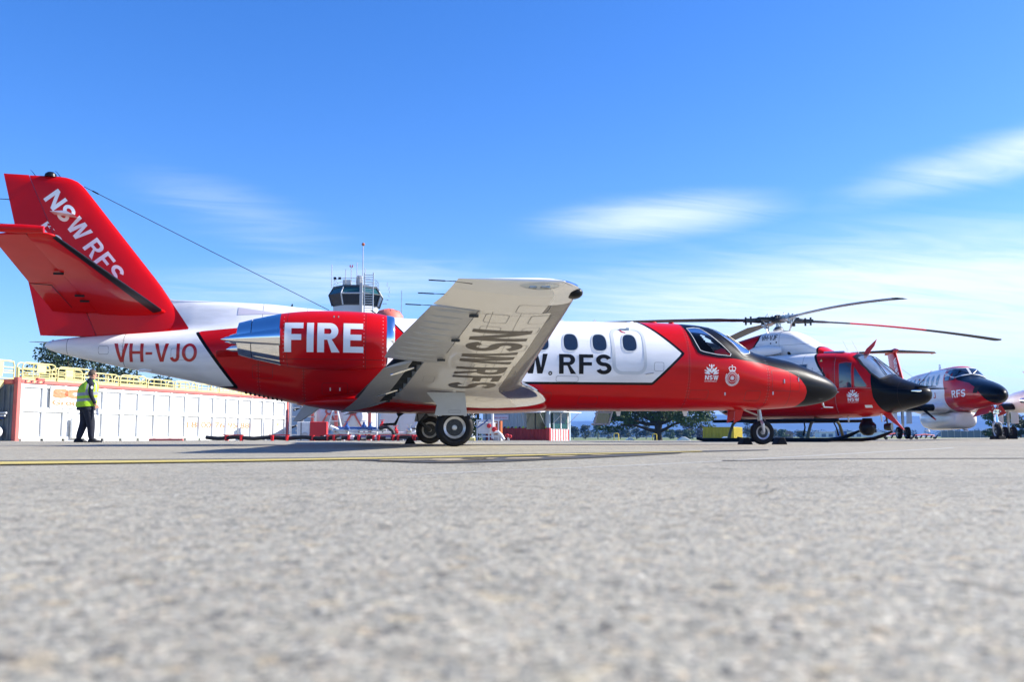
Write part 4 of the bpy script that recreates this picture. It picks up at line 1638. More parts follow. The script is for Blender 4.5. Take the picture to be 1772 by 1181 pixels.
for sg in (-1, 1):
    rings = []
    stn = [0.05, 0.18, 0.8, 1.6, 2.4, 3.0, 3.18, 3.24, 3.275]
    for y in stn:
        x0, x1 = lin(y, SLE), lin(y, STE)
        t = lin(y, [(0, 0.17), (3.15, 0.10), (3.24, 0.06), (3.28, 0.015)])
        c = x0 - x1
        cut = lin(y, SHI)
        s = SF * ((x0 - cut) / c)
        h = foil(s, t / c) * c
        rings.append([(x0 - s_ * c, sg * y, zst(y) + hi) for s_, hi in zip(s, h)][::-1] + [(x0 - s_ * c, sg * y, zst(y) - hi) for s_, hi in zip(s, h)][1:])
    w = MB().loft(rings)
    n, k = len(rings[0]), len(SF)
    w.m = [1 if (k - 6) <= j <= (k + 3) and 0.1 < stn[i] < 3.1 else 0 for i in range(len(rings) - 1) for j in range(n)] + [0, 0]
    stab = w.build('tailplane', [M_RED, M_BOOT], jet, 40)
    rings = []
    for y in (0.16, 1.0, 2.0, 2.9, 3.27):
        x0, x1 = lin(y, SHI) - 0.015, lin(y, STE)
        t = lin(y, [(0, 0.11), (3.28, 0.055)])
        c = x0 - x1
        rings.append([(x0 - s_ * c, sg * y, zst(y) + hh * t - 0.05 * s_) for s_, hh in ((1, 0.02), (0.5, 0.3), (0, 0.5))] + [(x0 - s_ * c, sg * y, zst(y) - hh * t - 0.05 * s_) for s_, hh in ((0, 0.5), (0.5, 0.3), (1, 0.02))])
    ev = MB().loft(rings).build('elevator', M_RED, stab, 40)
    # elevator horn running forward at the tip
    b = MB()
    rings = []
    for t_ in np.linspace(0, 1, 9):
        x = -5.70 - 0.85 * t_
        r_ = 0.028 + 0.034 * math.sin(math.pi * min(1, 0.18 + t_ * 0.8))
        rings.append([(x, sg * (3.31 + r_ * 0.8 * math.cos(a)), zst(3.31) + 0.03 + r_ * math.sin(a)) for a in np.linspace(0, 2 * math.pi, 12, endpoint=False)])
    b.loft(rings)
    b.build('elevator_horn', M_RED, stab, 50)
    for y in (0.75, 1.0, 1.95):
        MB().box((lin(y, SHI) - 0.03, sg * y, zst(y) - 0.075), (0.14, 0.03, 0.03)).build('hinge_bracket', M_BOOT, stab, 0)
    for q0, q1 in (((-6.14, 0.45), (-6.16, 1.45)), ((-6.16, 1.45), (-6.48, 1.45))):
        zz0 = lambda p: zst(p[1]) - 0.5 * lin(p[1], [(0, 0.11), (3.28, 0.055)]) * max(0.05, (p[0] - lin(p[1], STE)) / 0.6) - 0.05
        MB().tube([(q0[0], sg * q0[1], zz0(q0)), (q1[0], sg * q1[1], zz0(q1))], 0.006, 5).build('trim_tab_gap', M_BOOT, ev)
MB().prism([(-6.60, 3.915), (-6.22, 3.865), (-6.35, 3.935)], lambda u, v, t: (u, t, v), -0.34, -0.06).build('fin_vane', M_WHITE, fin, 0)
# wire aerial from the fin to the cabin roof
MB().tube([(-6.17, 0, 4.44), (-4.0, -0.02, 3.36), (-1.98, -0.05, 2.37)], 0.0065, 6).build('wire_aerial', M_DKMETAL, jet)
MB().tube([(-6.03, 0, 4.37), (-5.93, 0, 4.32)], 0.014, 6).build('aerial_insulator', M_BOOT, jet)

# ---- undercarriage
for sg in (-1, 1):
    y = sg * 2.68
    wheel(jet, (0, y, 0.283), 0.285, 0.20)
    g = empty('main_gear', (0, 0, 0))
    g.parent = jet
    b = MB()
    b.tube([(-0.02, y + sg * -0.16, 0.86), (-0.02, y - sg * 0.15, 0.62)], 0.055, 12)
    b.build('strut', M_STEEL, g)
    b = MB()
    b.tube([(-0.06, y - sg * 0.15, 0.60), (-0.20, y - sg * 0.14, 0.45), (0.0, y - sg * 0.12, 0.285), (0.0, y, 0.285)], [0.045, 0.04, 0.045, 0.04], 10)
    b.tube([(-0.02, y - sg * 0.15, 0.64), (0.05, y - sg * 0.9, 0.80)], 0.022, 8)
    b.build('trailing_link', M_DKMETAL, g)
    MB().tube([(-0.1, y - sg * 0.13, 0.80), (-0.26, y - sg * 0.12, 0.62), (-0.24, y - sg * 0.1, 0.42), (-0.05, y - sg * 0.1, 0.30)], 0.012, 6).build('brake_hose', M_BOOT, g)
    b = MB()
    yd = y + sg * 0.155
    b.prism([(-0.43, 0.80), (0.145, 0.80), (0.175, 0.455), (0.13, 0.447), (0.125, 0.462), (-0.20, 0.462), (-0.205, 0.45), (-0.31, 0.462), (-0.275, 0.61)], lambda u, v, t: (u, yd + t, v), -0.012, 0.012)
    dr = b.build('gear_door', M_GREYP, g, 30, bevel=0.003)
    if sg < 0:
        sheet('door_placard', *poly_tris(rrect(-0.10, 0.50, 0.08, 0.54, 0.008, 2), rrect(-0.096, 0.504, 0.076, 0.536, 0.006, 2)), lambda p: Vector((p[0], yd - 0.016, p[1])), M_LINE, dr, 0)
nw = wheel(jet, (6.06, 0, 0.226), 0.228, 0.125, hub=0.28)
g = empty('nose_gear', (0, 0, 0))
g.parent = jet
b = MB()
b.tube([(6.0, 0, 0.72), (6.03, 0, 0.50)], [0.035, 0.035], 12)
b.tube([(6.02, 0, 0.52), (6.035, 0, 0.42)], 0.045, 12)
b.build('strut', M_STEEL, g)
b = MB()
for sg in (-1, 1):
    b.tube([(6.03, sg * 0.03, 0.44), (6.04, sg * 0.085, 0.38), (6.06, sg * 0.085, 0.24), (6.06, sg * 0.08, 0.19)], [0.03, 0.034, 0.026, 0.012], 8)
b.build('fork', M_RIM, g)
MB().tube([(5.98, 0, 0.55), (5.85, 0, 0.60), (5.70, 0, 0.66)], 0.018, 8).build('drag_link', M_STEEL, g)
b = MB().tube([(6.06, 0, 0.52), (6.13, 0, 0.46), (6.06, 0, 0.40)], 0.012, 6)
b.build('torque_link', M_STEEL, g)
b = MB()
b.prism([(5.50, 0.66), (5.67, 0.66), (5.60, 0.46), (5.47, 0.40)], lambda u, v, t: (u, t, v), -0.10, -0.08)
b.build('gear_door', M_RED, g, 0)
b = MB()
b.prism([(5.50, 0.66), (5.67, 0.66), (5.60, 0.46), (5.47, 0.40)], lambda u, v, t: (u, t, v), 0.24, 0.26)
b.build('gear_door', M_RED, g, 0)
# ================================================================ helicopter
HEL_O, HEL_YAW = (8.0, 27.8), -0.715
heli = empty('helicopter', (*HEL_O, 0), HEL_YAW, 'red and white helicopter with black nose and four-blade rotor, behind the jet', 'helicopter')
HS = [(4.30, 1.34, 1.22, 0.03, 2.0), (4.24, 1.43, 1.12, 0.17, 2.0), (4.10, 1.515, 1.02, 0.33, 2.0), (3.86, 1.60, 0.945, 0.52, 2.1), (3.55, 1.725, 0.865, 0.70, 2.2), (3.33, 1.84, 0.815, 0.81, 2.4),
      (3.05, 2.10, 0.765, 0.94, 2.7), (2.80, 2.32, 0.725, 1.03, 3.0), (2.62, 2.43, 0.705, 1.08, 3.2), (2.40, 2.485, 0.69, 1.13, 3.6), (1.8, 2.51, 0.675, 1.17, 4.2), (0.5, 2.52, 0.665, 1.19, 4.5), (-0.9, 2.52, 0.67, 1.19, 4.5),
      (-1.4, 2.52, 0.74, 1.14, 4.0), (-1.9, 2.50, 1.02, 0.98, 3.4), (-2.4, 2.44, 1.32, 0.72, 2.8), (-3.0, 2.36, 1.50, 0.46, 2.4), (-4.5, 2.32, 1.60, 0.34, 2.2), (-6.5, 2.30, 1.75, 0.24, 2.1), (-8.3, 2.32, 1.95, 0.14, 2.0), (-8.7, 2.36, 2.1, 0.05, 2.0)]
HB = [(3.00, 2.06), (3.02, 1.6), (3.06, 1.2), (3.15, 0.95), (3.3, 0.6), (5, 0.6), (5, 2.06)]
HW = [(-2.6, 2.9), (1.42, 2.9), (1.52, 2.42), (1.68, 2.1), (1.85, 1.82), (1.62, 1.16), (0.80, 1.03), (-1.1, 0.93), (-1.6, 0.80), (-2.6, 0.80)]
M_HELI = livery('helicopter_paint', RED, [('d_wout', BLACK), ('d_white', WHITE), ('d_black', BLACK)], seams=[(0, 1.22), (0, 2.08), (0, 3.62), (0, -0.4), (2, 1.42)])
GH = body(HS, 0.05, 96)
hfus = grid_object('fuselage', GH, M_HELI, heli, {
    'd_white': lambda V: poly_sd(V[:, [0, 2]], HW) - 0.03, 'd_wout': lambda V: poly_sd(V[:, [0, 2]], HW) + 0.03,
    'd_black': lambda V: poly_sd(V[:, [0, 2]], HB)})
BH = bvh_of(hfus)
SH, SH2 = side_proj(BH, 0.006), side_proj(BH, 0.010)
SHf, SHf2 = side_proj(BH, 0.006, 1), side_proj(BH, 0.010, 1)
M_HGLASS = mat('helicopter_glass', (0.03, 0.045, 0.07), 0.04, spec=0.9, coat=0.8)
M_HSCREEN = mat('helicopter_screen', (0.16, 0.21, 0.27), 0.05, spec=0.9, coat=0.8, noise=0.6, nscale=1.6, col2=(0.04, 0.055, 0.075))  # pale mottle: reflections put into the windscreen colour


def front(p, off=0.008):
    """(u, v) = (y, z) seen from ahead."""
    h_, n_, i_, d_ = BH.ray_cast(Vector((12, p[0], p[1])), Vector((-1, 0, 0)))
    if h_ is None:
        return None
    if n_.x < 0:
        n_ = -n_
    return h_ + n_ * off


for sg in (-1, 1):
    ws = [(sg * 0.045, 2.405), (sg * 0.60, 2.375), (sg * 0.80, 2.31), (sg * 0.875, 2.10), (sg * 0.86, 1.86), (sg * 0.78, 1.70), (sg * 0.42, 1.80), (sg * 0.045, 1.86)]
    w = sheet('windscreen', *poly_tris(ws), front, M_HSCREEN, heli, 0.08)
    sheet('screen_frame', *poly_tris(inset(ws, -0.045), inset(ws, 0.012)), lambda p: front(p, 0.013), M_BOOT, w, 0.08)
    MB().tube([front((sg * 0.5, 1.80), 0.03), front((sg * 0.42, 1.98), 0.035), front((sg * 0.12, 2.33), 0.04)], 0.012, 6).build('wiper', M_BOOT, heli)
for to, to2 in ((SH, SH2), (SHf, SHf2)):
    for pl in ([(2.24, 1.47), (2.24, 2.14), (2.42, 2.175), (2.555, 2.15), (2.565, 1.47)], [(2.625, 1.48), (2.625, 2.05), (2.93, 1.53), (2.92, 1.48)],
               [(0.15, 1.45), (0.15, 2.16), (1.35, 2.16), (1.35, 1.45)], [(-0.95, 1.45), (-0.95, 2.16), (-0.05, 2.16), (-0.05, 1.45)]):
        w = sheet('door_window', *poly_tris(pl), to, M_HGLASS, heli, 0.12)
        sheet('window_rim', *poly_tris(inset(pl, -0.025), inset(pl, 0.006)), to2, M_REDPL if pl[0][0] > 2 else M_SEAL, w, 0.12)
    MB().box(to((2.18, 1.36)), (0.10, 0.02, 0.03)).build('door_handle', M_STEEL, heli, 0)
for pl in ([(2.12, 2.30), (2.12, 0.80), (2.13, 0.80), (2.13, 2.30)], [(3.02, 1.46), (2.12, 1.46), (2.12, 1.452), (3.02, 1.452)], [(1.5, 2.06), (1.5, 1.92), (1.80, 1.92), (1.80, 2.06), (1.79, 2.05), (1.79, 1.93), (1.51, 1.93), (1.51, 2.06)]):
    sheet('door_seam', *poly_tris(pl), SH, M_LINE, heli, 0.15)
flower_logo(heli, SH, 2.58, 1.065, 0.30, M_LETW)
sheet('warning_triangle', *poly_tris([(1.70, 2.22), (1.78, 2.22), (1.74, 2.29)]), SH, M_YELLOW, heli, 0)
sheet('data_placard', *poly_tris(rrect(2.83, 0.93, 3.0, 1.0, 0.008, 2)), SH, M_LETW, heli, 0)
MB().lathe([(0.035, 0), (0.02, 0.02), (0.001, 0.022)], c=(0, 0, 0), n=12).build('fuel_cap', M_STEEL, heli).location = SH((1.72, 0.92))
# nose fittings
MB().box((4.0, -0.36, 1.36), (0.28, 0.10, 0.06), rz=0.5).build('landing_lamp', M_CHROME, heli, bevel=0.02)
for y, z, x0 in ((-0.28, 1.475, 3.95), (0.25, 1.44, 4.05)):
    MB().tube([(x0, y, z), (x0 + 0.25, y, z), (x0 + 0.55, y, z - 0.01)], [0.03, 0.022, 0.010], 8).build('pitot_tube', M_BOOT, heli)
# engine cowling and mast fairing
cs = [(1.72, 2.56, 2.40, 0.34, 2.2), (1.5, 2.68, 2.40, 0.50, 2.4), (1.2, 2.86, 2.40, 0.60, 2.6), (0.85, 3.10, 2.40, 0.62, 2.6), (0.55, 3.24, 2.40, 0.60, 2.6), (0.1, 3.30, 2.40, 0.60, 2.6), (-0.5, 3.20, 2.40, 0.66, 2.7), (-1.2, 3.02, 2.40, 0.76, 2.8), (-2.0, 2.86, 2.35, 0.72, 2.6), (-2.6, 2.66, 2.3, 0.5, 2.3), (-3.0, 2.45, 2.3, 0.2, 2.0)]
CW = [(-0.42, 2.0), (-0.52, 2.75), (-0.36, 3.0), (-0.30, 3.6), (1.40, 3.6), (1.40, 2.0)]
M_COWL = livery('cowling_paint', RED, [('d_wout', BLACK), ('d_white', WHITE)], seams=[(0, 0.28), (2, 2.80)])
cowl = grid_object('engine_cowling', body(cs, 0.06, 64), M_COWL, heli, {'d_white': lambda V: poly_sd(V[:, [0, 2]], CW) - 0.022, 'd_wout': lambda V: poly_sd(V[:, [0, 2]], CW) + 0.022})
BC = bvh_of(cowl)
SC = side_proj(BC, 0.006)
text_on('registration', 'VH-VJF', (-0.26, 2.97, 0.22, 3.13), SC, M_LETB, cowl, 0.01, 0.03)
for sg in (-1, 1):
    G = np.zeros((15, 24, 3))
    for i in range(15):
        t_ = i / 14
        k = math.sin(math.pi * np.clip(t_, 0.02, 0.98)) ** 0.35
        a = np.linspace(0, 2 * np.pi, 24, endpoint=False)
        G[i, :, 0] = -0.62 + 1.02 * t_
        G[i, :, 1] = sg * (0.70 + 0.13 * k * np.cos(a))
        G[i, :, 2] = 2.66 - 0.10 * t_ * 0 + 0.15 * k * np.sin(a)
    grid_object('intake_pod', G, M_WHITE, cowl)
    MB().tube([(-1.5, sg * 0.52, 2.80), (-2.0, sg * 0.62, 2.88), (-2.3, sg * 0.70, 2.94)], [0.15, 0.16, 0.17], 16).build('exhaust_stack', M_DKMETAL, cowl)
for p0, s in (((0.55, 2.56), 0.05), ((0.02, 2.88), 0.022), ((0.20, 2.90), 0.025)):
    sheet('cowling_port', *poly_tris(ellipse(*p0, s, s)), SC, M_DARK, cowl, 0)
for pl in (rrect(0.62, 2.475, 0.98, 2.50, 0.01, 2), rrect(0.30, 3.235, 0.44, 3.262, 0.01, 2)):
    sheet('cowling_slot', *poly_tris(pl), SC, M_DARK, cowl, 0)
# roof: cutter, antennas, lamp panel
b = MB()
b.prism([(2.52, 2.45), (2.60, 2.60), (2.90, 2.86), (2.83, 2.68), (2.72, 2.545), (2.66, 2.44)], lambda u, v, t: (u, t, v), -0.012, 0.012)
b.build('wire_cutter', M_REDPL, heli, 0, label='upper red wire cutter blade')
b = MB()
b.prism([(2.95, 0.79), (3.15, 0.84), (3.55, 0.33), (3.50, 0.34), (3.1, 0.66)], lambda u, v, t: (u, t, v), -0.015, 0.015)
b.build('wire_cutter', M_REDPL, heli, 0, label='lower red wire cutter blade')
for x, y in ((2.25, -0.3), (2.42, -0.05)):
    MB().tube([(x, y, 2.45), (x - 0.20, y, 2.85)], [0.007, 0.004], 6).build('whip_antenna', M_WHITE, heli)
MB().box((1.95, -0.45, 2.505), (0.6, 0.5, 0.05), ry=0.03).build('roof_panel', mat('roof_window_blue', (0.30, 0.36, 0.55), 0.3), heli, bevel=0.015)
# undercarriage
for sg in (-1, 1):
    MB().tube([(-2.1, sg * 1.28, 0.10), (-1.9, sg * 1.28, 0.055), (1.9, sg * 1.28, 0.055), (2.25, sg * 1.28, 0.09), (2.55, sg * 1.28, 0.19), (2.80, sg * 1.28, 0.30)], [0.05, 0.055, 0.055, 0.055, 0.05, 0.03], 10).build('skid', M_BOOT, heli, label='black tubular skid')
    MB().tube([(-1.6, sg * 1.16, 0.60), (2.2, sg * 1.16, 0.60)], 0.045, 8).build('step_tube', M_BOOT, heli)
for x in (1.35, -1.05):
    MB().tube([(x, -1.28, 0.08), (x, -1.22, 0.22), (x, -1.02, 0.50), (x, -0.7, 0.66), (x, 0.7, 0.66), (x, 1.02, 0.50), (x, 1.22, 0.22), (x, 1.28, 0.08)], [0.055, 0.045, 0.042, 0.045, 0.045, 0.042, 0.045, 0.055], 10).build('cross_tube', mat('cross_tube_paint', (0.10, 0.095, 0.05), 0.5), heli)
for sg in (-1, 1):
    MB().tube([(1.22, sg * 1.24, 0.18), (1.22, sg * 1.12, 0.40), (1.16, sg * 1.05, 0.58)], [0.03, 0.022, 0.02], 6).build('crew_step', M_BOOT, heli)
# camera turret and searchlight
t = MB()
t.lathe([(0.001, 0.66), (0.13, 0.66), (0.15, 0.56), (0.20, 0.52), (0.235, 0.40), (0.20, 0.27), (0.12, 0.19), (0.001, 0.17)], c=(2.55, 0.0, 0), n=28)
tu = t.build('camera_turret', M_BOOT, heli, 50)
for z, y, r_ in ((0.43, -0.06, 0.07), (0.30, 0.05, 0.045)):
    MB().lathe([(0.001, 0.24), (r_, 0.24), (r_ * 1.1, 0.12)], c=(2.55, y, z), axis='X', n=16).build('lens', M_GLASS, tu)
sl = MB().lathe([(0.001, -0.10), (0.09, -0.10), (0.11, 0.0), (0.11, 0.10), (0.001, 0.10)], c=(3.0, 0.35, 0.42), axis='X', n=20).tube([(2.98, 0.35, 0.5), (2.96, 0.3, 0.78)], 0.025, 8)
sl.build('searchlight', M_DKMETAL, heli, 50)
for x, y in ((2.2, -0.5), (3.02, -0.25), (3.2, 0.1)):
    MB().tube([(x, y, 0.80), (x + 0.02, y, 0.55)], [0.03, 0.02], 8).build('belly_antenna', M_WHITE, heli)
MB().box((0.7, -0.2, 0.66), (0.9, 0.5, 0.06)).build('belly_panel', M_GREYP, heli, bevel=0.02)
# tail: fin, tailplane, tail rotor
rings = []
for k in range(7):
    t_ = k / 6
    x0, z = -7.7 - 1.1 * t_, 2.2 + 1.9 * t_
    c, th = 1.0 - 0.35 * t_, 0.14 - 0.07 * t_
    h = foil(SF, th / c) * c
    rings.append([(x0 - s_ * c, hi, z) for s_, hi in zip(SF, h)][::-1] + [(x0 - s_ * c, -hi, z) for s_, hi in zip(SF, h)][1:])
MB().loft(rings).build('tail_fin', M_RED, heli, 40)
for sg in (-1, 1):
    rings = []
    for y in (0.15, 1.35):
        h = foil(SF, 0.12) * 0.8
        rings.append([(-5.9 - s_ * 0.8, sg * y, 1.98 + hi) for s_, hi in zip(SF, h)][::-1] + [(-5.9 - s_ * 0.8, sg * y, 1.98 - hi) for s_, hi in zip(SF, h)][1:])
    MB().loft(rings).build('tailplane', M_RED, heli, 40)
for k in range(2):
    s_ = 1 if k else -1
    MB().box((-9.05 + s_ * 0.30, -0.35, 3.75 + s_ * 0.6), (0.26, 0.03, 1.3), ry=0.46).build('tail_rotor_blade', M_GREYP, heli)
MB().tube([(-9.05, 0, 3.75), (-9.05, -0.4, 3.75)], 0.06, 10).build('tail_rotor_hub', M_DKMETAL, heli)

# main rotor
HUBZ = 3.62
mast = MB().tube([(0, 0, 3.2), (0, 0, HUBZ + 0.12)], 0.075, 16)
mast.lathe([(0.14, 3.26), (0.16, 3.34), (0.10, 3.42)], n=20)
mast = mast.build('rotor_mast', M_STEEL, heli)
b = MB()
b.lathe([(0.001, HUBZ - 0.07), (0.20, HUBZ - 0.06), (0.22, HUBZ + 0.02), (0.14, HUBZ + 0.09), (0.10, HUBZ + 0.16), (0.001, HUBZ + 0.17)], n=20)
for k in range(8):
    a = math.pi * 2 * k / 8 + 0.2
    b.box((0.20 * math.cos(a), 0.20 * math.sin(a), HUBZ + 0.07), (0.10, 0.05, 0.09), rz=a)
b.build('rotor_hub', M_DKMETAL, heli)
M_BLADE = mat('rotor_blade_grey', (0.045, 0.045, 0.048), 0.42, noise=0.3, nscale=3)
M_BLADEL = mat('rotor_blade_pale', (0.33, 0.34, 0.36), 0.4, noise=0.3, nscale=3)
rel = [math.radians(a) - HEL_YAW for a in (5.5, 95.5, 185.5, 275.5)]
for k, a in enumerate(rel):
    ca, sa = math.cos(a), math.sin(a)

    def P3(r_, w_, z_):
        return (r_ * ca - w_ * sa, r_ * sa + w_ * ca, z_)
    arm = MB()
    arm.box(P3(0.42, 0, HUBZ), (0.55, 0.20, 0.055), rz=a)
    arm.box(P3(0.42, 0, HUBZ + 0.07), (0.42, 0.14, 0.05), rz=a)
    arm.tube([P3(0.30, 0, HUBZ), P3(0.62, 0, HUBZ - 0.005), P3(0.86, 0, HUBZ - 0.01)], [0.07, 0.085, 0.06], 12)
    arm.box(P3(0.92, 0, HUBZ - 0.012), (0.24, 0.26, 0.10), rz=a)
    arm.lathe([(0.03, -0.13), (0.03, 0.11)], c=P3(0.88, 0.09, HUBZ - 0.012), n=10)
    arm.lathe([(0.03, -0.13), (0.03, 0.11)], c=P3(0.98, -0.07, HUBZ - 0.012), n=10)
    arm.lathe([(0.045, -0.05), (0.045, 0.05)], c=P3(0.55, 0.16, HUBZ - 0.10), n=12)
    arm.box(P3(0.50, 0.20, HUBZ - 0.03), (0.28, 0.06, 0.05), rz=a + 0.2)
    arm.build('blade_grip', M_STEEL if k % 2 else M_DKMETAL, heli)
    MB().tube([P3(0.55, 0.20, HUBZ - 0.03), P3(0.36, 0.20, 3.24)], 0.022, 8).build('pitch_link', M_STEEL, heli)
    MB().tube([P3(0.30, 0.05, HUBZ + 0.05), P3(0.34, 0.05, HUBZ + 0.20), P3(0.40, 0.02, HUBZ + 0.10)], 0.014, 6).build('damper_arm', M_STEEL, heli)
    rings = []
    rr_ = np.concatenate([np.linspace(0.98, 1.6, 4), np.linspace(1.9, 7.0, 18)])
    dk = (0.0118, 0.0085, 0.0052, 0.0085)[k]
    for r_ in rr_:
        z = HUBZ - 0.01 - dk * r_ ** 1.93
        c = 0.20 + 0.20 * min(1, max(0, (r_ - 1.2) / 0.7))
        th = 0.075 if r_ < 1.6 else 0.05
        tw = math.radians(9 - 1.3 * r_)
        rings.append([P3(r_, (x_ - 0.3) * c, z + y_ * th + (x_ - 0.3) * c * math.tan(tw)) for x_, y_ in ((1, 0), (0.7, 0.42), (0.3, 0.6), (0.06, 0.42), (0, 0), (0.06, -0.35), (0.3, -0.45), (0.7, -0.28))])
    bl = MB().loft(rings)
    n = 8
    for i in range(len(rings) - 1):
        r_ = rr_[i]
        m_ = 0
        if k == 0 and 2.0 < r_ < 4.4:
            m_ = 1
        if k == 3:
            m_ = 2
        for j in range(n):
            bl.m[i * n + j] = m_
    bl.build('rotor_blade', [M_BLADE, M_REDPL, M_BLADEL], heli, 40, label='rotor blade with red band' if k == 0 else None)
# ================================================================ turboprop
KA_O, KA_YAW = (17.1, 33.0), -1.70
kz = float(gz(*KA_O))
ka = empty('turboprop_aircraft', (*KA_O, kz), KA_YAW, 'red and white turboprop with black nose and T-tail, farthest aircraft at right', 'turboprop')
KS = [(0.74, 1.58, 1.48, 0.02, 2.0), (0.70, 1.65, 1.41, 0.10, 2.0), (0.55, 1.76, 1.33, 0.22, 2.0), (0.2, 1.89, 1.25, 0.36, 2.1), (-0.5, 2.06, 1.17, 0.52, 2.2), (-1.3, 2.21, 1.11, 0.62, 2.3), (-2.0, 2.34, 1.08, 0.67, 2.4),
      (-2.3, 2.46, 1.07, 0.685, 2.4), (-2.6, 2.66, 1.07, 0.69, 2.4), (-2.9, 2.78, 1.065, 0.695, 2.4), (-3.4, 2.84, 1.06, 0.70, 2.4), (-4.2, 2.86, 1.06, 0.70, 2.4), (-8.0, 2.84, 1.06, 0.70, 2.4), (-9.5, 2.76, 1.30, 0.60, 2.3), (-11.0, 2.62, 1.70, 0.40, 2.1), (-12.6, 2.45, 2.05, 0.18, 2.0), (-13.4, 2.35, 2.2, 0.04, 2.0)]
KB = [(1, 1.2), (0.35, 1.2), (0.15, 1.33), (-0.15, 1.62), (-0.55, 1.86), (-1.2, 2.06), (-2.2, 2.22), (-2.42, 2.30), (-2.3, 2.5), (0, 2.5), (1, 2.0)]
KR = [(2, 0.9), (2, 3.1), (-5.4, 3.1), (-5.0, 2.80), (-3.55, 2.72), (-3.42, 2.35), (-3.28, 2.0), (-3.20, 1.85), (-3.36, 1.55), (-3.40, 1.2), (-3.3, 0.9)]
M_KA = livery('turboprop_paint', WHITE, [('d_red', RED), ('d_black', BLACK)], seams=[(0, -0.9), (0, -3.0), (0, -6.6)])
kfus = grid_object('fuselage', body(KS, 0.06, 80), M_KA, ka, {'d_red': lambda V: poly_sd(V[:, [0, 2]], KR), 'd_black': lambda V: poly_sd(V[:, [0, 2]], KB)})
BK = bvh_of(kfus)
SK, SK2 = side_proj(BK, 0.006), side_proj(BK, 0.011)


def kfront(p, off=0.008):
    h_, n_, i_, d_ = BK.ray_cast(Vector((12, p[0], p[1])), Vector((-1, 0, 0)))
    if h_ is None:
        return None
    if n_.x < 0:
        n_ = -n_
    return h_ + n_ * off


for sg in (-1, 1):
    ws = [(sg * 0.035, 2.71), (sg * 0.40, 2.69), (sg * 0.56, 2.60), (sg * 0.60, 2.42), (sg * 0.55, 2.34), (sg * 0.30, 2.42), (sg * 0.035, 2.45)]
    w = sheet('windscreen', *poly_tris(ws), kfront, M_GLASS, ka, 0.08)
    sheet('screen_frame', *poly_tris(inset(ws, -0.04), inset(ws, 0.008)), lambda p: kfront(p, 0.012), M_SEAL, w, 0.08)
    MB().tube([kfront((sg * 0.08, 2.46), 0.02), kfront((sg * 0.30, 2.60), 0.02)], 0.012, 6).build('wiper', M_BOOT, ka)
    to, to2 = side_proj(BK, 0.006, sg), side_proj(BK, 0.011, sg)
    for pl in ([(-2.68, 2.26), (-2.62, 2.62), (-2.50, 2.52), (-2.42, 2.26)], [(-3.20, 2.25), (-3.28, 2.45), (-3.12, 2.64), (-2.80, 2.66), (-2.76, 2.26)]):
        w = sheet('cockpit_window', *poly_tris(pl), to, M_GLASS, ka, 0.08)
        sheet('window_rim', *poly_tris(inset(pl, -0.03), inset(pl, 0.004)), to2, M_BLACKP, w, 0.08)
    for k in range(7):
        pl = ellipse(-4.08 - 0.64 * k, 2.34, 0.16, 0.21)
        w = sheet('cabin_window', *poly_tris(pl), to, M_GLASS, ka, 0.08)
        sheet('window_rim', *poly_tris(inset(pl, -0.022), inset(pl, 0.006)), to2, M_SEAL, w, 0.08)
    text_on('nose_lettering', 'RFS', (-2.42, 1.56, -1.18, 1.84), to, M_LETW, ka, 0.03, flip=(sg > 0))
    text_on('registration', 'VH-VJ', (-6.6, 1.62, -4.3, 1.86), to, M_LETR, ka, 0.02, flip=(sg > 0))
sheet('nose_vent', *poly_tris(rrect(-0.62, 1.66, -0.32, 1.92, 0.02, 2)), SK, M_DARK, ka, 0.1)
# belly radar pod
grid_object('belly_pod', body([(-2.9, 1.02, 0.94, 0.05, 2.4), (-2.98, 1.04, 0.62, 0.30, 3.0), (-3.15, 1.06, 0.46, 0.42, 3.2), (-3.6, 1.08, 0.40, 0.46, 3.4), (-6.2, 1.08, 0.36, 0.46, 3.4), (-7.2, 1.08, 0.44, 0.42, 3.0), (-8.0, 1.08, 0.80, 0.28, 2.6), (-8.5, 1.08, 1.0, 0.05, 2.2)], 0.07, 40), M_WHITE, ka)
MB().lathe([(0.10, 0), (0.09, 0.03), (0.001, 0.035)], c=(-3.2, 0.0, 0.36), n=16).build('pod_window', M_GLASS, ka)
for x in (-3.5, -8.2):
    MB().prism([(x, 0.40), (x + 0.5, 0.40), (x + 0.62, 0.30), (x + 0.3, 0.30)], lambda u, v, t: (u, t, v), -0.02, 0.02).build('blade_antenna', M_WHITE, ka, 0)
MB().prism([(-6.0, 2.82), (-5.7, 2.82), (-5.82, 3.10), (-5.95, 3.10)], lambda u, v, t: (u, t, v), -0.015, 0.015).build('roof_antenna', M_WHITE, ka, 0)
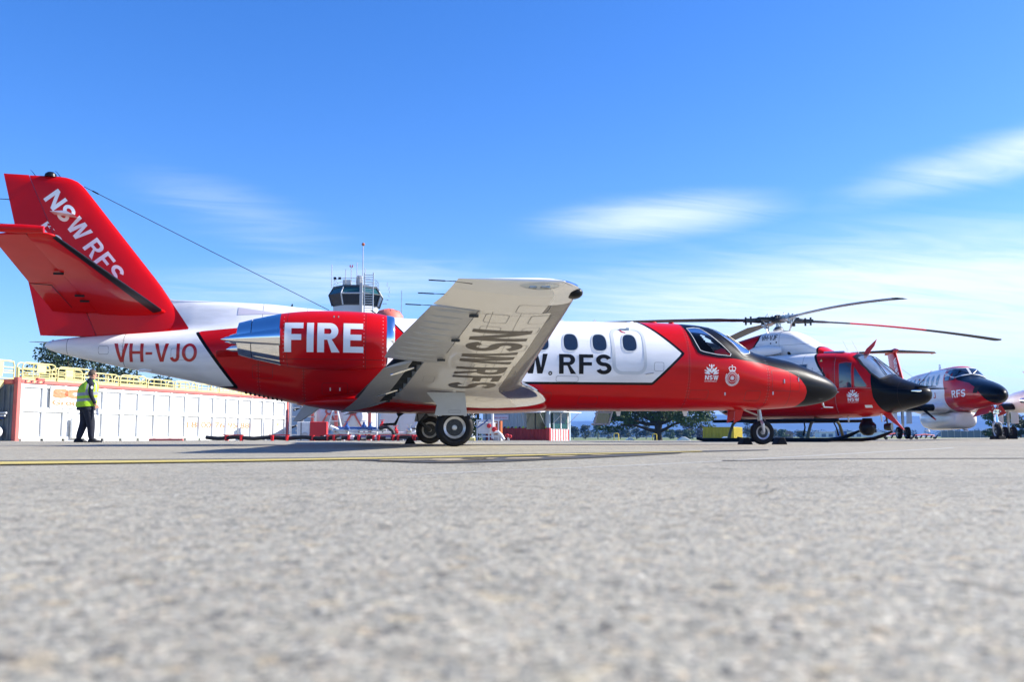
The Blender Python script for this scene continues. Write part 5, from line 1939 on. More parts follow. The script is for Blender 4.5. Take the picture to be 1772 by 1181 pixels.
# wing and engines
KLE = [(0.4, -3.55), (2.2, -3.85), (3.0, -3.95), (8.6, -4.55)]
KTE = [(0.4, -6.3), (3.0, -6.1), (8.6, -5.6)]
for sg in (-1, 1):
    rings = []
    stn = [0.4, 0.95, 1.5, 2.2, 3.0, 4.5, 6.5, 8.5, 8.62]
    for y in stn:
        le, te = lin(y, KLE), lin(y, KTE)
        tm = lin(y, [(0.4, 0.40), (3.0, 0.34), (8.5, 0.14), (8.62, 0.03)])
        rings.append(section(sg * y, le, te, lin(y, [(0.4, 1.02), (2.5, 1.10), (8.62, 1.75)]), tm))
    w = MB().loft(rings)
    n, k = len(rings[0]), len(SF)
    w.m = [1 if (k - 5) <= j <= (k + 2) and stn[i] > 0.9 else 0 for i in range(len(rings) - 1) for j in range(n)] + [0, 0]
    wing = w.build('wing', [M_WHITE, M_BOOT], ka, 40)
    nac = grid_object('engine_nacelle', body([(-1.72, 1.72, 1.50, 0.12, 2.0), (-1.80, 1.80, 1.36, 0.22, 2.0), (-2.1, 1.88, 1.14, 0.32, 2.3), (-2.9, 1.94, 1.05, 0.44, 2.5), (-4.2, 1.88, 1.02, 0.46, 2.5), (-5.6, 1.66, 1.10, 0.34, 2.3), (-6.8, 1.40, 1.22, 0.10, 2.0)], 0.08, 40) + np.array([0, sg * 2.52, 0]), M_WHITE, ka)
    MB().lathe([(0.13, -1.75), (0.155, -1.62), (0.12, -1.42), (0.05, -1.22), (0.003, -1.17)], c=(0, sg * 2.52, 1.60), axis='X', n=24).build('spinner', M_CHROME, nac)
    MB().lathe([(0.10, -1.98), (0.13, -1.80), (0.10, -1.80)], c=(0, sg * 2.52, 1.24), axis='X', n=20).build('air_inlet', M_DARK, nac)
    for so in (-1, 1):
        MB().tube([(-2.35, sg * 2.52 + so * 0.34, 1.45), (-2.5, sg * 2.52 + so * 0.52, 1.46), (-2.75, sg * 2.52 + so * 0.58, 1.46)], 0.10, 14).build('exhaust_stack', M_CHROME, nac)
    for k in range(4):
        a = R(47 + 90 * k)
        rings = []
        for r_, c, th, tw in ((0.14, 0.10, 0.08, 1.3), (0.4, 0.17, 0.05, 1.2), (0.8, 0.23, 0.03, 1.35), (1.15, 0.21, 0.02, 1.42), (1.30, 0.12, 0.012, 1.45)):
            ring = []
            for x_, y_ in ((-0.5, 0), (0, 0.5), (0.5, 0), (0, -0.5)):
                u = x_ * c * math.cos(tw) - y_ * th * math.sin(tw)
                v = x_ * c * math.sin(tw) + y_ * th * math.cos(tw)
                ring.append((-1.56 + v, sg * 2.52 + r_ * math.cos(a) - u * math.sin(a), 1.60 + r_ * math.sin(a) + u * math.cos(a)))
            rings.append(ring)
        bl = MB().loft(rings)
        for q in range(12, 16):
            bl.m[q] = 1
        bl.build('propeller_blade', [M_BOOT, M_REDPL], nac, 60)
    # main gear
    g = empty('main_gear', (0, 0, 0))
    g.parent = ka
    yg = sg * 2.0
    for dy in (-0.16, 0.16):
        wheel(ka, (-4.3, yg + dy, 0.245), 0.245, 0.17, n=28)
    MB().tube([(-4.3, yg, 1.2), (-4.3, yg, 0.26)], [0.06, 0.045], 10).build('strut', M_STEEL, g)
    MB().tube([(-4.3, yg - 0.18, 0.245), (-4.3, yg + 0.18, 0.245)], 0.04, 8).build('axle', M_STEEL, g)
    for dy in (-0.28, 0.28):
        MB().box((-4.4, yg + dy, 0.86), (0.7, 0.02, 0.5)).build('gear_door', M_WHITE, g, 0)
# nose gear
wheel(ka, (0, 0, 0.275), 0.275, 0.18, n=32, hub=0.3)
g = empty('nose_gear', (0, 0, 0))
g.parent = ka
b = MB().tube([(-0.12, 0, 1.3), (-0.05, 0, 0.70)], 0.055, 12)
b.tube([(-0.05, 0, 0.78), (-0.03, 0, 0.6)], 0.075, 12)
b.build('strut', M_CHROME, g)
b = MB()
for sg in (-1, 1):
    b.tube([(-0.04, sg * 0.04, 0.64), (0.04, sg * 0.13, 0.54), (0.03, sg * 0.13, 0.40), (0.0, sg * 0.12, 0.25)], [0.035, 0.04, 0.035, 0.03], 8)
    b.tube([(-0.10, sg * 0.10, 1.2), (-0.06, sg * 0.04, 0.75)], 0.025, 8)
b.build('fork', M_RIM, g)
MB().box((-0.0, 0, 0.98), (0.10, 0.22, 0.20)).build('lamp_bracket', M_CHROME, g, bevel=0.03)
for dy in (-0.07, 0.07):
    MB().lathe([(0.001, 0.07), (0.055, 0.06), (0.05, 0.0)], c=(0.05, dy, 0.98), axis='X', n=14).build('taxi_lamp', M_CLEAR, g)
for sg in (-1, 1):
    b = MB()
    b.prism([(0.15, 1.18), (-1.15, 1.10), (-1.15, 0.80), (0.05, 0.92)], lambda u, v, t, sg=sg: (u, sg * (0.14 + 0.75 * (1.15 - v)) + t, v), -0.012, 0.012)
    b.build('gear_door', M_REDPL, g, 0)
# T-tail
rings = []
for k in range(8):
    t_ = k / 7
    z = 2.30 + 1.93 * t_
    x0 = -10.9 - 1.45 * t_
    c = 2.2 - 0.75 * t_
    h = foil(SF, 0.11) * c
    rings.append([(x0 - s_ * c, hi, z) for s_, hi in zip(SF, h)][::-1] + [(x0 - s_ * c, -hi, z) for s_, hi in zip(SF, h)][1:])
kfin = MB().loft(rings).build('fin', M_RED, ka, 40)
SFN = side_proj(bvh_of(kfin), 0.006)
text_on('fin_lettering', 'NSW RFS', (0, 0, 1.5, 0.34), lambda p: SFN((-12.45 + p[0] * 0.52 + p[1] * 0.85, 3.75 - p[0] * 0.85 + p[1] * 0.52)), M_LETW, kfin, 0.026, 0.1)
MB().tube([(-11.9, 0, 4.26), (-12.4, 0, 4.28), (-13.9, 0, 4.26), (-14.3, 0, 4.22)], [0.03, 0.11, 0.10, 0.02], 14).build('fin_bullet', M_RED, ka)
for sg in (-1, 1):
    rings = []
    stn = [0.05, 1.1, 2.05, 2.12]
    for y in stn:
        le, te = -12.35 - 0.34 * y, -13.75 - 0.04 * y
        tm = lin(y, [(0, 0.15), (2.05, 0.09), (2.12, 0.02)])
        rings.append(section(sg * y, le, te, 4.19 + 0.0 * y, tm))
    w = MB().loft(rings)
    n, k = len(rings[0]), len(SF)
    w.m = [1 if (k - 6) <= j <= (k + 3) else 0 for i in range(len(rings) - 1) for j in range(n)] + [0, 0]
    w.build('tailplane', [M_RED, M_BOOT], ka, 40)
MB().tube([(-11.4, 0, 3.3), (-9.6, 0, 2.78)], 0.006, 5).build('wire_aerial', M_DKMETAL, ka)
# ================================================================ apron equipment
M_CONTW = mat('container_white', (0.72, 0.74, 0.74), 0.5, noise=0.10, nscale=2.0, col2=(0.64, 0.65, 0.63), bump=0.1, bscale=6)
M_CONTR = mat('faded_red_frame', (0.62, 0.13, 0.11), 0.55, noise=0.3, nscale=4, col2=(0.48, 0.12, 0.10))
M_ORANGE = mat('faded_orange_print', (0.60, 0.15, 0.055), 0.6, noise=0.3, nscale=9, col2=(0.62, 0.24, 0.13))
M_RAIL = mat('cream_yellow_rail', (0.64, 0.56, 0.24), 0.45, noise=0.1, nscale=5)
M_CONTD = mat('container_end_shaded', (0.16, 0.18, 0.19), 0.6, noise=0.3, nscale=3)  # darker than the white sides: shade of the end face put into the colour
M_BLUE = mat('blue_paint', (0.03, 0.09, 0.30), 0.4)
M_PIPE = mat('white_pipe', (0.70, 0.72, 0.74), 0.35, noise=0.15, nscale=6)
M_HOSE = mat('black_hose', (0.02, 0.02, 0.021), 0.6)
M_BROWN = mat('brown_cabinet', (0.36, 0.10, 0.03), 0.5, noise=0.15, nscale=4)
M_HIVIS = mat('hivis_fabric', (0.36, 0.62, 0.02), 0.75, noise=0.15, nscale=14, bump=0.25, bscale=18)
M_REFL = mat('reflective_tape', (0.24, 0.25, 0.27), 0.35)
M_NAVY = mat('navy_cloth', (0.006, 0.009, 0.022), 0.8, noise=0.4, nscale=18, bump=0.5, bscale=16)
M_SKIN = mat('skin', (0.50, 0.26, 0.18), 0.5)
M_HAIR = mat('brown_hair', (0.11, 0.075, 0.05), 0.7, noise=0.4, nscale=60, bump=0.4, bscale=90)

# ---- long white container with railings
cont = empty('water_container', (-18.05, 34.0, -0.045), 1.229, 'long white ribbed container with red frame and cream railings on top', 'container')
CL, CH, CWD = 17.7, 2.28, 2.4
MB().box((CL / 2, CWD / 2 + 0.06, CH / 2), (CL - 0.2, CWD - 0.1, CH - 0.2)).build('tank_body', M_CONTW, cont, 0)
ncol = 17
pw = (CL - 0.5) / ncol
for i in range(ncol + 1):
    MB().box((0.25 + i * pw, 0.058, CH / 2), (0.15, 0.10, CH - 0.22)).build('rib', M_CONTW, cont, 0, bevel=0.012)
for z, hgt in ((0.10, 0.18), (1.20, 0.17), (CH - 0.20, 0.14)):
    for i in range(ncol):
        MB().box((0.25 + (i + 0.5) * pw, 0.062, z), (pw - 0.155, 0.076, hgt)).build('cross_member', M_CONTW, cont, 0, bevel=0.01)
for i in range(ncol):
    for z0, z1 in ((0.19, 1.115), (1.285, CH - 0.27)):
        MB().box((0.25 + (i + 0.5) * pw, 0.098, (z0 + z1) / 2), (pw - 0.16, 0.012, z1 - z0 - 0.004)).build('side_panel', M_CONTW, cont, 0)
for x in (0.08, CL - 0.08):
    for y in (0.07, CWD + 0.02):
        MB().box((x, y, CH / 2), (0.17, 0.20, CH)).build('corner_post', M_CONTR, cont, 0, bevel=0.012)
        MB().box((x, y, CH + 0.01), (0.20, 0.22, 0.14)).build('corner_casting', M_CONTR, cont, 0, bevel=0.02)
for y in (0.055, CWD + 0.04):
    MB().box((CL / 2, y, CH - 0.055), (CL - 0.34, 0.17, 0.13)).build('top_rail', M_CONTR, cont, 0, bevel=0.01)
MB().box((-0.01, CWD / 2 + 0.05, CH - 0.09), (0.14, CWD - 0.22, 0.16)).build('end_header', M_CONTR, cont, 0, bevel=0.01)
MB().box((0.02, CWD / 2 + 0.05, CH / 2 - 0.08), (0.08, CWD - 0.22, CH - 0.2)).build('end_wall', M_CONTD, cont, 0)
for k in range(8):
    MB().box((-0.04, 0.3 + k * 0.26, CH / 2 - 0.08), (0.06, 0.06, CH - 0.3)).build('end_rib', M_CONTD, cont, 0)
for k in range(7):
    MB().prism([(0, 0), (0.07, 0), (0.12, 0.07), (0.05, 0.07)], lambda u, v, t, k=k: (0.26 + k * 0.14 + u, t, CH - 0.09 + v), -0.034, -0.032).build('hazard_stripe', M_YELLOW if k % 2 else M_DARK, cont, 0)
MB().box((1.05, 0.03, CH + 0.06), (0.34, 0.16, 0.10)).build('lock_fitting', M_CONTR, cont, 0, bevel=0.02)
fl = lambda p: Vector((p[0], -0.043 + 0.09 - 0.045, p[1]))
flp = lambda p: Vector((p[0], 0.087, p[1]))
MB().box((0.25 + 2.2 * pw, -0.01, 1.70), (2 * pw * 0.95, 0.02, 0.84)).build('logo_board', M_CONTW, cont, 0)
text_on('logo_lettering', 'SC', (1.62, 1.66, 3.22, 2.03), lambda p: Vector((p[0], -0.026, p[1])), M_ORANGE, cont, 0.11, 0)
text_on('logo_lettering', 'Group', (1.60, 1.33, 3.16, 1.60), lambda p: Vector((p[0], -0.026, p[1])), M_ORANGE, cont, 0.035, 0)
for k, pair in enumerate(('18', '00', '76', '95', '88')):
    i = 9 + k
    x0 = 0.25 + i * pw + 0.16
    text_on('phone_number', pair, (x0, 0.60, x0 + pw - 0.28, 0.88), flp, M_ORANGE, cont, 0.02, 0)
bxx = 0.25 + 2.62 * pw
MB().box((bxx, -0.05, 0.52), (0.66, 0.12, 0.80)).build('valve_cabinet', M_CONTW, cont, 0, bevel=0.015)
MB().box((bxx + 0.16, -0.115, 0.58), (0.20, 0.012, 0.36)).build('cabinet_placard', M_YELLOW, cont, 0)
MB().box((0.25 + 16.4 * pw, 0.08, 0.84), (0.16, 0.02, 0.14)).build('warning_placard', M_YELLOW, cont, 0)
MB().lathe([(0.001, -0.05), (0.20, -0.05), (0.21, 0.0), (0.19, 0.05), (0.001, 0.06)], c=(-0.25, 0.55, 0.36), axis='X', n=28).build('flange_cover', M_PIPE, cont, 40)
for y, z, l in ((0.7, 0.95, 0.8), (1.2, 1.2, 1.2), (0.5, 1.05, 0.5)):
    MB().tube([(-0.18, y - l / 2, z), (-0.18, y + l / 2, z)], 0.035, 8).build('end_pipe', M_PIPE, cont)
MB().box((-0.16, 0.85, 0.86), (0.2, 0.7, 0.05)).build('end_shelf', M_BLUE, cont, 0)


def hoop(name, x0, x1, y, z0, hgt, parent, bars=3, r_=0.026, plate=False):
    b = MB()
    c = 0.16
    b.tube([(x0, y, z0), (x0, y, z0 + hgt - c), (x0 + c * 0.3, y, z0 + hgt - c * 0.3), (x0 + c, y, z0 + hgt), (x1 - c, y, z0 + hgt), (x1 - c * 0.3, y, z0 + hgt - c * 0.3), (x1, y, z0 + hgt - c), (x1, y, z0)], r_, 8)
    for k in range(bars):
        z = z0 + 0.04 + (hgt - 0.12) * (k + 0.6) / (bars + 0.4)
        b.tube([(x0, y, z), (x1, y, z)], r_ * 0.8, 6)
    b.tube([((x0 + x1) / 2, y, z0), ((x0 + x1) / 2, y, z0 + hgt - 0.02)], r_ * 0.8, 6)
    if plate:
        b.box((x0 + (x1 - x0) * 0.55, y - 0.03, z0 + hgt * 0.72), (0.42, 0.01, hgt * 0.46))
    b.box(((x0 + x1) / 2, y, z0 + 0.05), (x1 - x0, 0.02, 0.10))
    return b.build(name, M_RAIL, parent, 40)


xx = 0.42
for k in range(10):
    ln = 1.55 + 0.12 * math.sin(k * 2.1)
    hoop('guard_rail', xx, xx + ln, 0.25, CH + 0.0, (0.66, 0.60, 0.48, 0.50, 0.42, 0.44, 0.38, 0.42, 0.40, 0.38)[k], cont, 3 if k < 2 else 2, plate=(k == 0))
    xx += ln + 0.11
xx = 0.2
for k in range(10):
    ln = 1.62
    hoop('guard_rail', xx, xx + ln, 2.2, CH + 0.0, (0.86, 0.82, 0.72, 0.66, 0.6, 0.6, 0.56, 0.56, 0.5, 0.5)[k], cont, 3, plate=(k in (0, 2)))
    xx += ln + 0.12
for k in range(7):
    MB().tube([(1.1 + k * 2.3, 1.2, CH), (1.1 + k * 2.3, 1.2, CH + 0.55 - 0.03 * k)], 0.05, 8).build('vent_pipe', M_RAIL, cont)
MB().box((CL / 2, CWD / 2, CH + 0.01), (CL - 0.3, CWD - 0.2, 0.03)).build('roof_walkway', M_RAIL, cont, 0)

stair = empty('access_stair', (-18.05, 34.0, -0.045), 1.229, 'cream yellow steel stair and handrails at the end of the white container', 'stair')
for y in (0.55, 1.45):
    MB().prism([(-0.12, 2.25), (-0.12, 2.05), (-2.5, 0.0), (-2.75, 0.0), (-0.30, 2.25)], lambda u, v, t, y=y: (u, y + t, v), -0.025, 0.025).build('stringer', M_RAIL, stair, 0)
    b = MB().tube([(0.3, y, 2.95), (-0.25, y, 2.98), (-0.55, y, 2.85), (-2.7, y, 0.98)], 0.026, 8)
    b.tube([(0.3, y, 2.62), (-0.35, y, 2.62), (-2.6, y, 0.66)], 0.02, 8)
    for t_ in (0.02, 0.3, 0.6, 0.95):
        x = -0.35 - 2.25 * t_
        b.tube([(x, y, 2.2 - 2.1 * t_), (x, y, 2.95 - 2.0 * t_)], 0.022, 8)
    b.build('handrail', M_RAIL, stair)
for k in range(9):
    MB().box((-0.32 - k * 0.26, 1.0, 2.02 - k * 0.225), (0.24, 0.86, 0.035)).build('tread', M_RAIL, stair, 0)
MB().box((0.0, 1.0, 2.62), (0.45, 0.012, 0.40)).build('sign_plate', M_RAIL, stair, 0)


# ---- person in a vest
def make_person():
    pr = empty('person', on_ground(-10.62, 23.3), R(38), 'person in navy uniform and lime yellow safety vest walking beside the white container', 'person')
    sk = [((0, 0, .95), .165), ((.01, 0, 1.12), .165), ((.03, 0, 1.34), .175), ((.05, 0, 1.47), .125), ((.085, 0, 1.56), .062), ((.115, 0, 1.62), .078), ((.13, 0, 1.70), .098), ((.125, 0, 1.775), .07),
          ((.05, -.19, 1.465), .075), ((.02, -.265, 1.20), .058), ((.13, -.265, .98), .040), ((.165, -.262, .915), .034),
          ((.05, .19, 1.465), .075), ((-.02, .265, 1.20), .058), ((.06, .265, .97), .040), ((.09, .262, .905), .034),
          ((.01, -.095, .86), .118), ((.10, -.105, .49), .085), ((.12, -.11, .115), .062), ((.155, -.11, .05), .05), ((.285, -.115, .035), .038),
          ((0, .095, .86), .118), ((-.01, .105, .49), .085), ((-.12, .11, .125), .062), ((-.11, .11, .06), .05), ((.02, .115, .032), .038)]
    ed = [(0, 1), (1, 2), (2, 3), (3, 4), (4, 5), (5, 6), (6, 7), (3, 8), (8, 9), (9, 10), (10, 11), (3, 12), (12, 13), (13, 14), (14, 15), (0, 16), (16, 17), (17, 18), (18, 19), (19, 20), (0, 21), (21, 22), (22, 23), (23, 24), (24, 25)]
    me = bpy.data.meshes.new('sk')
    me.from_pydata([s[0] for s in sk], ed, [])
    o = bpy.data.objects.new('sk', me)
    COL.objects.link(o)
    md = o.modifiers.new('s', 'SKIN')
    md.use_smooth_shade = True
    sv = me.skin_vertices[0].data
    for i, s in enumerate(sk):
        k_ = {0: 1.15, 1: 1.12, 2: 1.12, 16: 1.22, 17: 1.28, 18: 1.3, 21: 1.22, 22: 1.28, 23: 1.3}.get(i, 1.05)
        sv[i].radius = (s[1] * k_, s[1] * k_ * (1.12 if i in (0, 1, 2) else 1.0))
        sv[i].use_root = (i == 0)
    o.modifiers.new('b', 'SUBSURF').levels = 2
    bpy.context.view_layer.update()
    me2 = bpy.data.meshes.new_from_object(o.evaluated_get(bpy.context.evaluated_depsgraph_get()))
    bpy.data.objects.remove(o)
    me2.name = 'body'
    me2.materials.clear()
    for m in (M_NAVY, M_SKIN, M_BOOT):
        me2.materials.append(m)
    hands = [Vector(sk[11][0]), Vector(sk[15][0])]
    for p in me2.polygons:
        c = p.center
        mi = 0
        if c.z > 1.575:
            mi = 1
        elif c.z < 0.095:
            mi = 2
        elif min((c - h).length for h in hands) < 0.06:
            mi = 1
        p.material_index = mi
    me2.shade_smooth()
    bo = bpy.data.objects.new('body', me2)
    COL.objects.link(bo)
    bo.parent = pr
    # vest over the jacket
    G = []
    prof = [(0.895, .205, .235, 0.0), (0.93, .215, .245, 0.0), (1.03, .212, .240, .005), (1.10, .212, .238, .01), (1.17, .215, .238, .015), (1.25, .218, .238, .02), (1.33, .215, .235, .028), (1.41, .20, .225, .035), (1.47, .165, .205, .045), (1.52, .115, .16, .06), (1.55, .085, .10, .075)]
    rings = []
    for z, rx, ry, cx in prof:
        rx, ry = rx * 1.10, ry * 1.08
        rings.append([(cx + rx * math.copysign(abs(math.cos(a)) ** 0.85, math.cos(a)), ry * math.copysign(abs(math.sin(a)) ** 0.85, math.sin(a)), z + 0.02 * math.cos(a)) for a in np.linspace(0, 2 * math.pi, 28, endpoint=False)])
    v = MB().loft(rings, cap=False)
    n = 28
    for i in range(len(rings) - 1):
        for j in range(n):
            m_ = 1 if i in (2, 4) else 0
            if i >= 4 and (abs(j - 5) <= 0 or abs(j - 23) <= 0 or j in (9, 19)):
                m_ = 1
            v.m[i * n + j] = m_
    v.build('safety_vest', [M_HIVIS, M_REFL], pr, 60)
    rings = [[(rx * math.cos(a), ry * math.sin(a), z) for a in np.linspace(0, 2 * math.pi, 24, endpoint=False)] for z, rx, ry in ((0.80, .21, .235), (0.86, .22, .245), (0.92, .21, .23))]
    MB().loft(rings, cap=False).build('jacket_hem', M_NAVY, pr, 60)
    MB().lathe([(.088, 1.515), (.085, 1.56), (.078, 1.60), (.070, 1.60)], c=(.085, 0, 0), n=18).build('collar', M_NAVY, pr, 60)
    G = np.zeros((9, 20, 3))
    for i in range(9):
        el = -0.45 + (math.pi / 2 + 0.45) * i / 8
        for j in range(20):
            a = 2 * math.pi * j / 20
            k = 1.0 if math.cos(a) < 0.35 or el > 0.55 else 0.78
            G[i, j] = (0.115 + 0.112 * k * math.cos(el) * math.cos(a), 0.098 * k * math.cos(el) * math.sin(a), 1.715 + 0.105 * math.sin(el))
    grid_object('hair', G, M_HAIR, pr)
    for sy in (-1, 1):
        MB().lathe([(0.001, -.008), (.022, -.006), (.024, .006), (.001, .008)], c=(.118, sy * .098, 1.675), axis='Y', n=12).build('ear', M_SKIN, pr)
    MB().tube([(.222, -.05, 1.70), (.238, 0, 1.70), (.222, .05, 1.70)], 0.018, 6).tube([(.222, -.06, 1.705), (.12, -.103, 1.70)], 0.006, 5).build('sunglasses', M_BOOT, pr)
    MB().tube([(.222, 0, 1.69), (.246, 0, 1.66), (.222, 0, 1.645)], [.008, .016, .010], 8).build('nose', M_SKIN, pr)
    for hx, hy, nm in ((.165, -.262, 'hand'), (.09, .262, 'hand')):
        b = MB()
        b.box((hx + .012, hy, .885), (.075, .035, .085))
        for k in range(4):
            x = hx - .018 + .022 * k
            b.tube([(x, hy, .85), (x + .006, hy + .004, .815 - .006 * (k in (1, 2))), (x + .002, hy + .016, .785 - .01 * (k in (1, 2)))], [.0095, .009, .007], 6)
        b.tube([(hx + .045, hy + .005, .90), (hx + .066, hy + .01, .872), (hx + .068, hy + .014, .845)], [.011, .010, .008], 6)
        b.build('hand', M_SKIN, pr, 50)
    sheet('shoulder_badge', *poly_tris(ellipse(.04, 1.36, .030, .036, 14)), lambda p: Vector((p[0], -.302, p[1])), M_LETW, pr, 0)
    sh = []
    for (x, y, z), dx in (((.125, -.11, .0), .36), ((-.145, .11, .0), .33)):
        pl = rrect(x - .085, -.05, x + dx - .10, .055, .045, 4)
        b = MB()
        b.prism(pl, lambda u, v, t, y=y: (u, y + v, t), 0.004, 0.035)
        rings = [[(x + (dx / 2 - .09) + (dx / 2 + .0) * s_ * 0.95 * math.cos(a) - 0.02 * k, y + .052 * s_ * math.sin(a), .03 + .075 * k * (1 if math.cos(a) < 0.2 else 0.55)) for a in np.linspace(0, 2 * math.pi, 18, endpoint=False)] for k, s_ in ((0, 1), (.5, .95), (1, .6))]
        b.loft(rings)
        b.build('boot', M_BOOT, pr, 50)
    return pr


make_person()
gl = MB()
for k in range(4):
    gl.tube([(-.012 + .012 * k, 0, .06), (-.02 + .015 * k, .004 * k, .0), (-.016 + .018 * k, .003, -.08)], [.014, .018, .010], 6)
gl.box((0, 0, .07), (.07, .03, .05))
glo = gl.build('work_gloves', M_LETW, None, 50)
c14, s14 = math.cos(R(38)), math.sin(R(38))
hx, hy = .20, -.275
glo.location = (-10.62 + hx * c14 - hy * s14, 23.3 + hx * s14 + hy * c14, 0.755)
tag(glo, 'pair of white gloves held in the hand of the person in the vest', 'gloves')


# ---- wheel chocks
def chock(name, p, rz, label, sc=1.0):
    b = MB()
    b.prism([(-0.11, 0), (0.11, 0), (0.03, 0.13), (-0.05, 0.13)], lambda u, v, t: (u * sc, t * sc, v * sc), -0.12, 0.12)
    o = b.build(name, M_CHOCK, None, 30, bevel=0.008)
    o.location = p
    o.rotation_euler = (0, 0, rz)
    return tag(o, label, 'chock', 'rubber wheel chocks')


def jw(x, y):
    c_, s_ = math.cos(JET_YAW), math.sin(JET_YAW)
    return JET_O[0] + x * c_ - y * s_, JET_O[1] + x * s_ + y * c_


chock('wheel_chock', (*jw(5.72, 0), 0), JET_YAW, 'black rubber chock behind the nose wheel of the near jet')
chock('wheel_chock', (*jw(6.40, 0), 0), JET_YAW + math.pi, 'black rubber chock ahead of the nose wheel of the near jet')
chock('wheel_chock', (*jw(-0.40, 2.68), 0), JET_YAW, 'black rubber chock at the far main wheel of the near jet')


def kw(x, y):
    c_, s_ = math.cos(KA_YAW), math.sin(KA_YAW)
    return KA_O[0] + x * c_ - y * s_, KA_O[1] + x * s_ + y * c_


chock('wheel_chock', (*kw(0.38, 0), kz), KA_YAW, 'black rubber chock ahead of the nose wheel of the turboprop', 0.9)
chock('wheel_chock', (*kw(-0.38, 0), kz), KA_YAW + math.pi, 'black rubber chock behind the nose wheel of the turboprop', 0.9)
chock('wheel_chock', (*kw(-3.95, 2.0), kz), KA_YAW, 'black rubber chock ahead of the far main wheels of the turboprop', 1.2)


# ---- plant behind the jet
def at(px, D, z=0.0):
    """A spot D metres out along a bearing given as photo column, standing on the ground."""
    x = (px - 886.0) / 1613.0 * D
    return on_ground(x, D, z)


ch = empty('pump_unit', at(528, 42), 0.12, 'white and red pump housing with a round fan grille beside the container', 'pump unit')
MB().box((0, 0, 0.42), (0.56, 0.7, 0.84)).build('white_casing', M_PIPE, ch, 0, bevel=0.02)
MB().box((0.66, -0.02, 0.42), (0.74, 0.72, 0.86)).build('red_casing', M_REDPL, ch, 0, bevel=0.02)
MB().box((-0.10, -0.36, 0.42), (0.05, 0.02, 0.80)).build('casing_joint', M_LINE, ch, 0)
MB().lathe([(0.001, -0.03), (0.14, -0.03), (0.15, 0)], c=(0.06, -0.36, 0.24), axis='Y', n=20).build('fan_grille', M_GREYP, ch)
MB().box((0.80, -0.40, 0.18), (0.10, 0.04, 0.16)).build('lever', M_BOOT, ch, 0)


def tank_frame(px, D, w, hgt, label, logo=True, rz=0.0):
    e = empty('tank_container', at(px, D), rz, label, 'tank')
    for sx in (-1, 1):
        for y in (-0.9, 0.9):
            MB().box((sx * w / 2, y, hgt / 2), (0.16, 0.16, hgt)).build('corner_post', M_CONTR, e, 0, bevel=0.01)
    for z in (0.08, hgt - 0.08):
        for y in (-0.9, 0.9):
            MB().box((0, y, z), (w - 0.16, 0.12, 0.12)).build('cross_rail', M_CONTR, e, 0)
    for sx in (-1, 1):
        MB().tube([(sx * (w / 2 - 0.08), -0.92, 0.15), (sx * 0.1, -0.92, hgt * 0.55)], 0.05, 6).build('brace', M_CONTR, e)
    rr_ = min(w, hgt) * 0.44
    MB().lathe([(0.001, -0.88), (rr_ * 0.6, -0.84), (rr_ * 0.92, -0.70), (rr_, -0.5), (rr_, 0.9), (0.001, 0.95)], c=(0, 0, hgt * 0.52), axis='Y', n=36).build('tank_shell', mat('tank_shell_white', (0.62, 0.66, 0.72), 0.35, noise=0.08), e, 50)
    if logo:
        MB().lathe([(0.10, -0.004), (0.10, 0.004), (0.21, 0.004), (0.21, -0.004)], c=(0, -0.885, hgt * 0.62), axis='Y', n=24, closed=True).build('ring_mark', M_CONTR, e)
    return e


tank_frame(570, 50, 1.7, 2.5, 'first framed white tank left of the tower of pipes, half hidden by the hatch', True, 0.2)
tank_frame(612, 49, 1.7, 2.4, 'second framed white tank with a red ring mark, behind the jet flap', True, 0.15)
wc = empty('storage_container', at(664, 52), -0.06, 'plain white container with orange print behind the belly antenna', 'container')
MB().box((1.4, 1.2, 1.3), (3.0, 2.4, 2.6)).build('box_body', M_CONTW, wc, 0, bevel=0.02)
MB().box((1.4, -0.02, 0.10), (3.0, 0.06, 0.14)).build('base_rail', M_CONTW, wc, 0)
for k in range(4):
    MB().box((-0.1 + k * 0.98, -0.02, 1.3), (0.05, 0.05, 2.4)).build('door_bar', M_PIPE, wc, 0)
sheet('orange_print', *poly_tris([(1.75, 1.12), (2.85, 1.12), (2.65, 0.85), (1.95, 0.85)], ), lambda p: Vector((p[0], -0.012, p[1])), M_ORANGE, wc, 0)
MB().box((1.55, -0.12, 0.48), (0.40, 0.2, 0.42)).build('control_box', M_GREYP, wc, 0, bevel=0.02)
ob = empty('open_frame_rack', at(508, 47), 0.3, 'grey rack of pipes and coils standing behind the end of the white container', 'rack')
for k in range(9):
    MB().tube([(rng.uniform(-0.1, 0.8), rng.uniform(-0.3, 0.3), 0.2 + k * 0.22), (rng.uniform(0.1, 1.1), rng.uniform(-0.3, 0.3), 0.3 + k * 0.23)], 0.05, 8).build('rack_pipe', M_PIPE if k % 2 else M_DKMETAL, ob)
for x in (-0.1, 0.5, 1.1):
    MB().box((x, 0, 1.1), (0.08, 0.5, 2.2)).build('rack_post', M_GREYP, ob, 0)
for k in range(5):
    MB().box((0.5, 0, 0.3 + 0.45 * k), (1.2, 0.45, 0.04)).build('rack_shelf', M_GREYP, ob, 0)
for px, D, nm in ((600, 46, 'leaning ladder frame of white steel between the pump unit and the tanks'),):
    e = empty('ladder_frame', at(px - 20, D), 0.0, nm, 'frame')
    for s_ in (-1, 1):
        MB().tube([(s_ * 0.5, 0, 0), (s_ * 0.1, 0.1, 1.55)], 0.04, 8).build('frame_leg', M_PIPE, e)
    for k in range(4):
        MB().tube([(-0.42 + 0.09 * k, 0.02 * k, 0.3 + 0.33 * k), (0.42 - 0.09 * k, 0.02 * k, 0.3 + 0.33 * k)], 0.025, 6).build('frame_rung', M_PIPE, e)

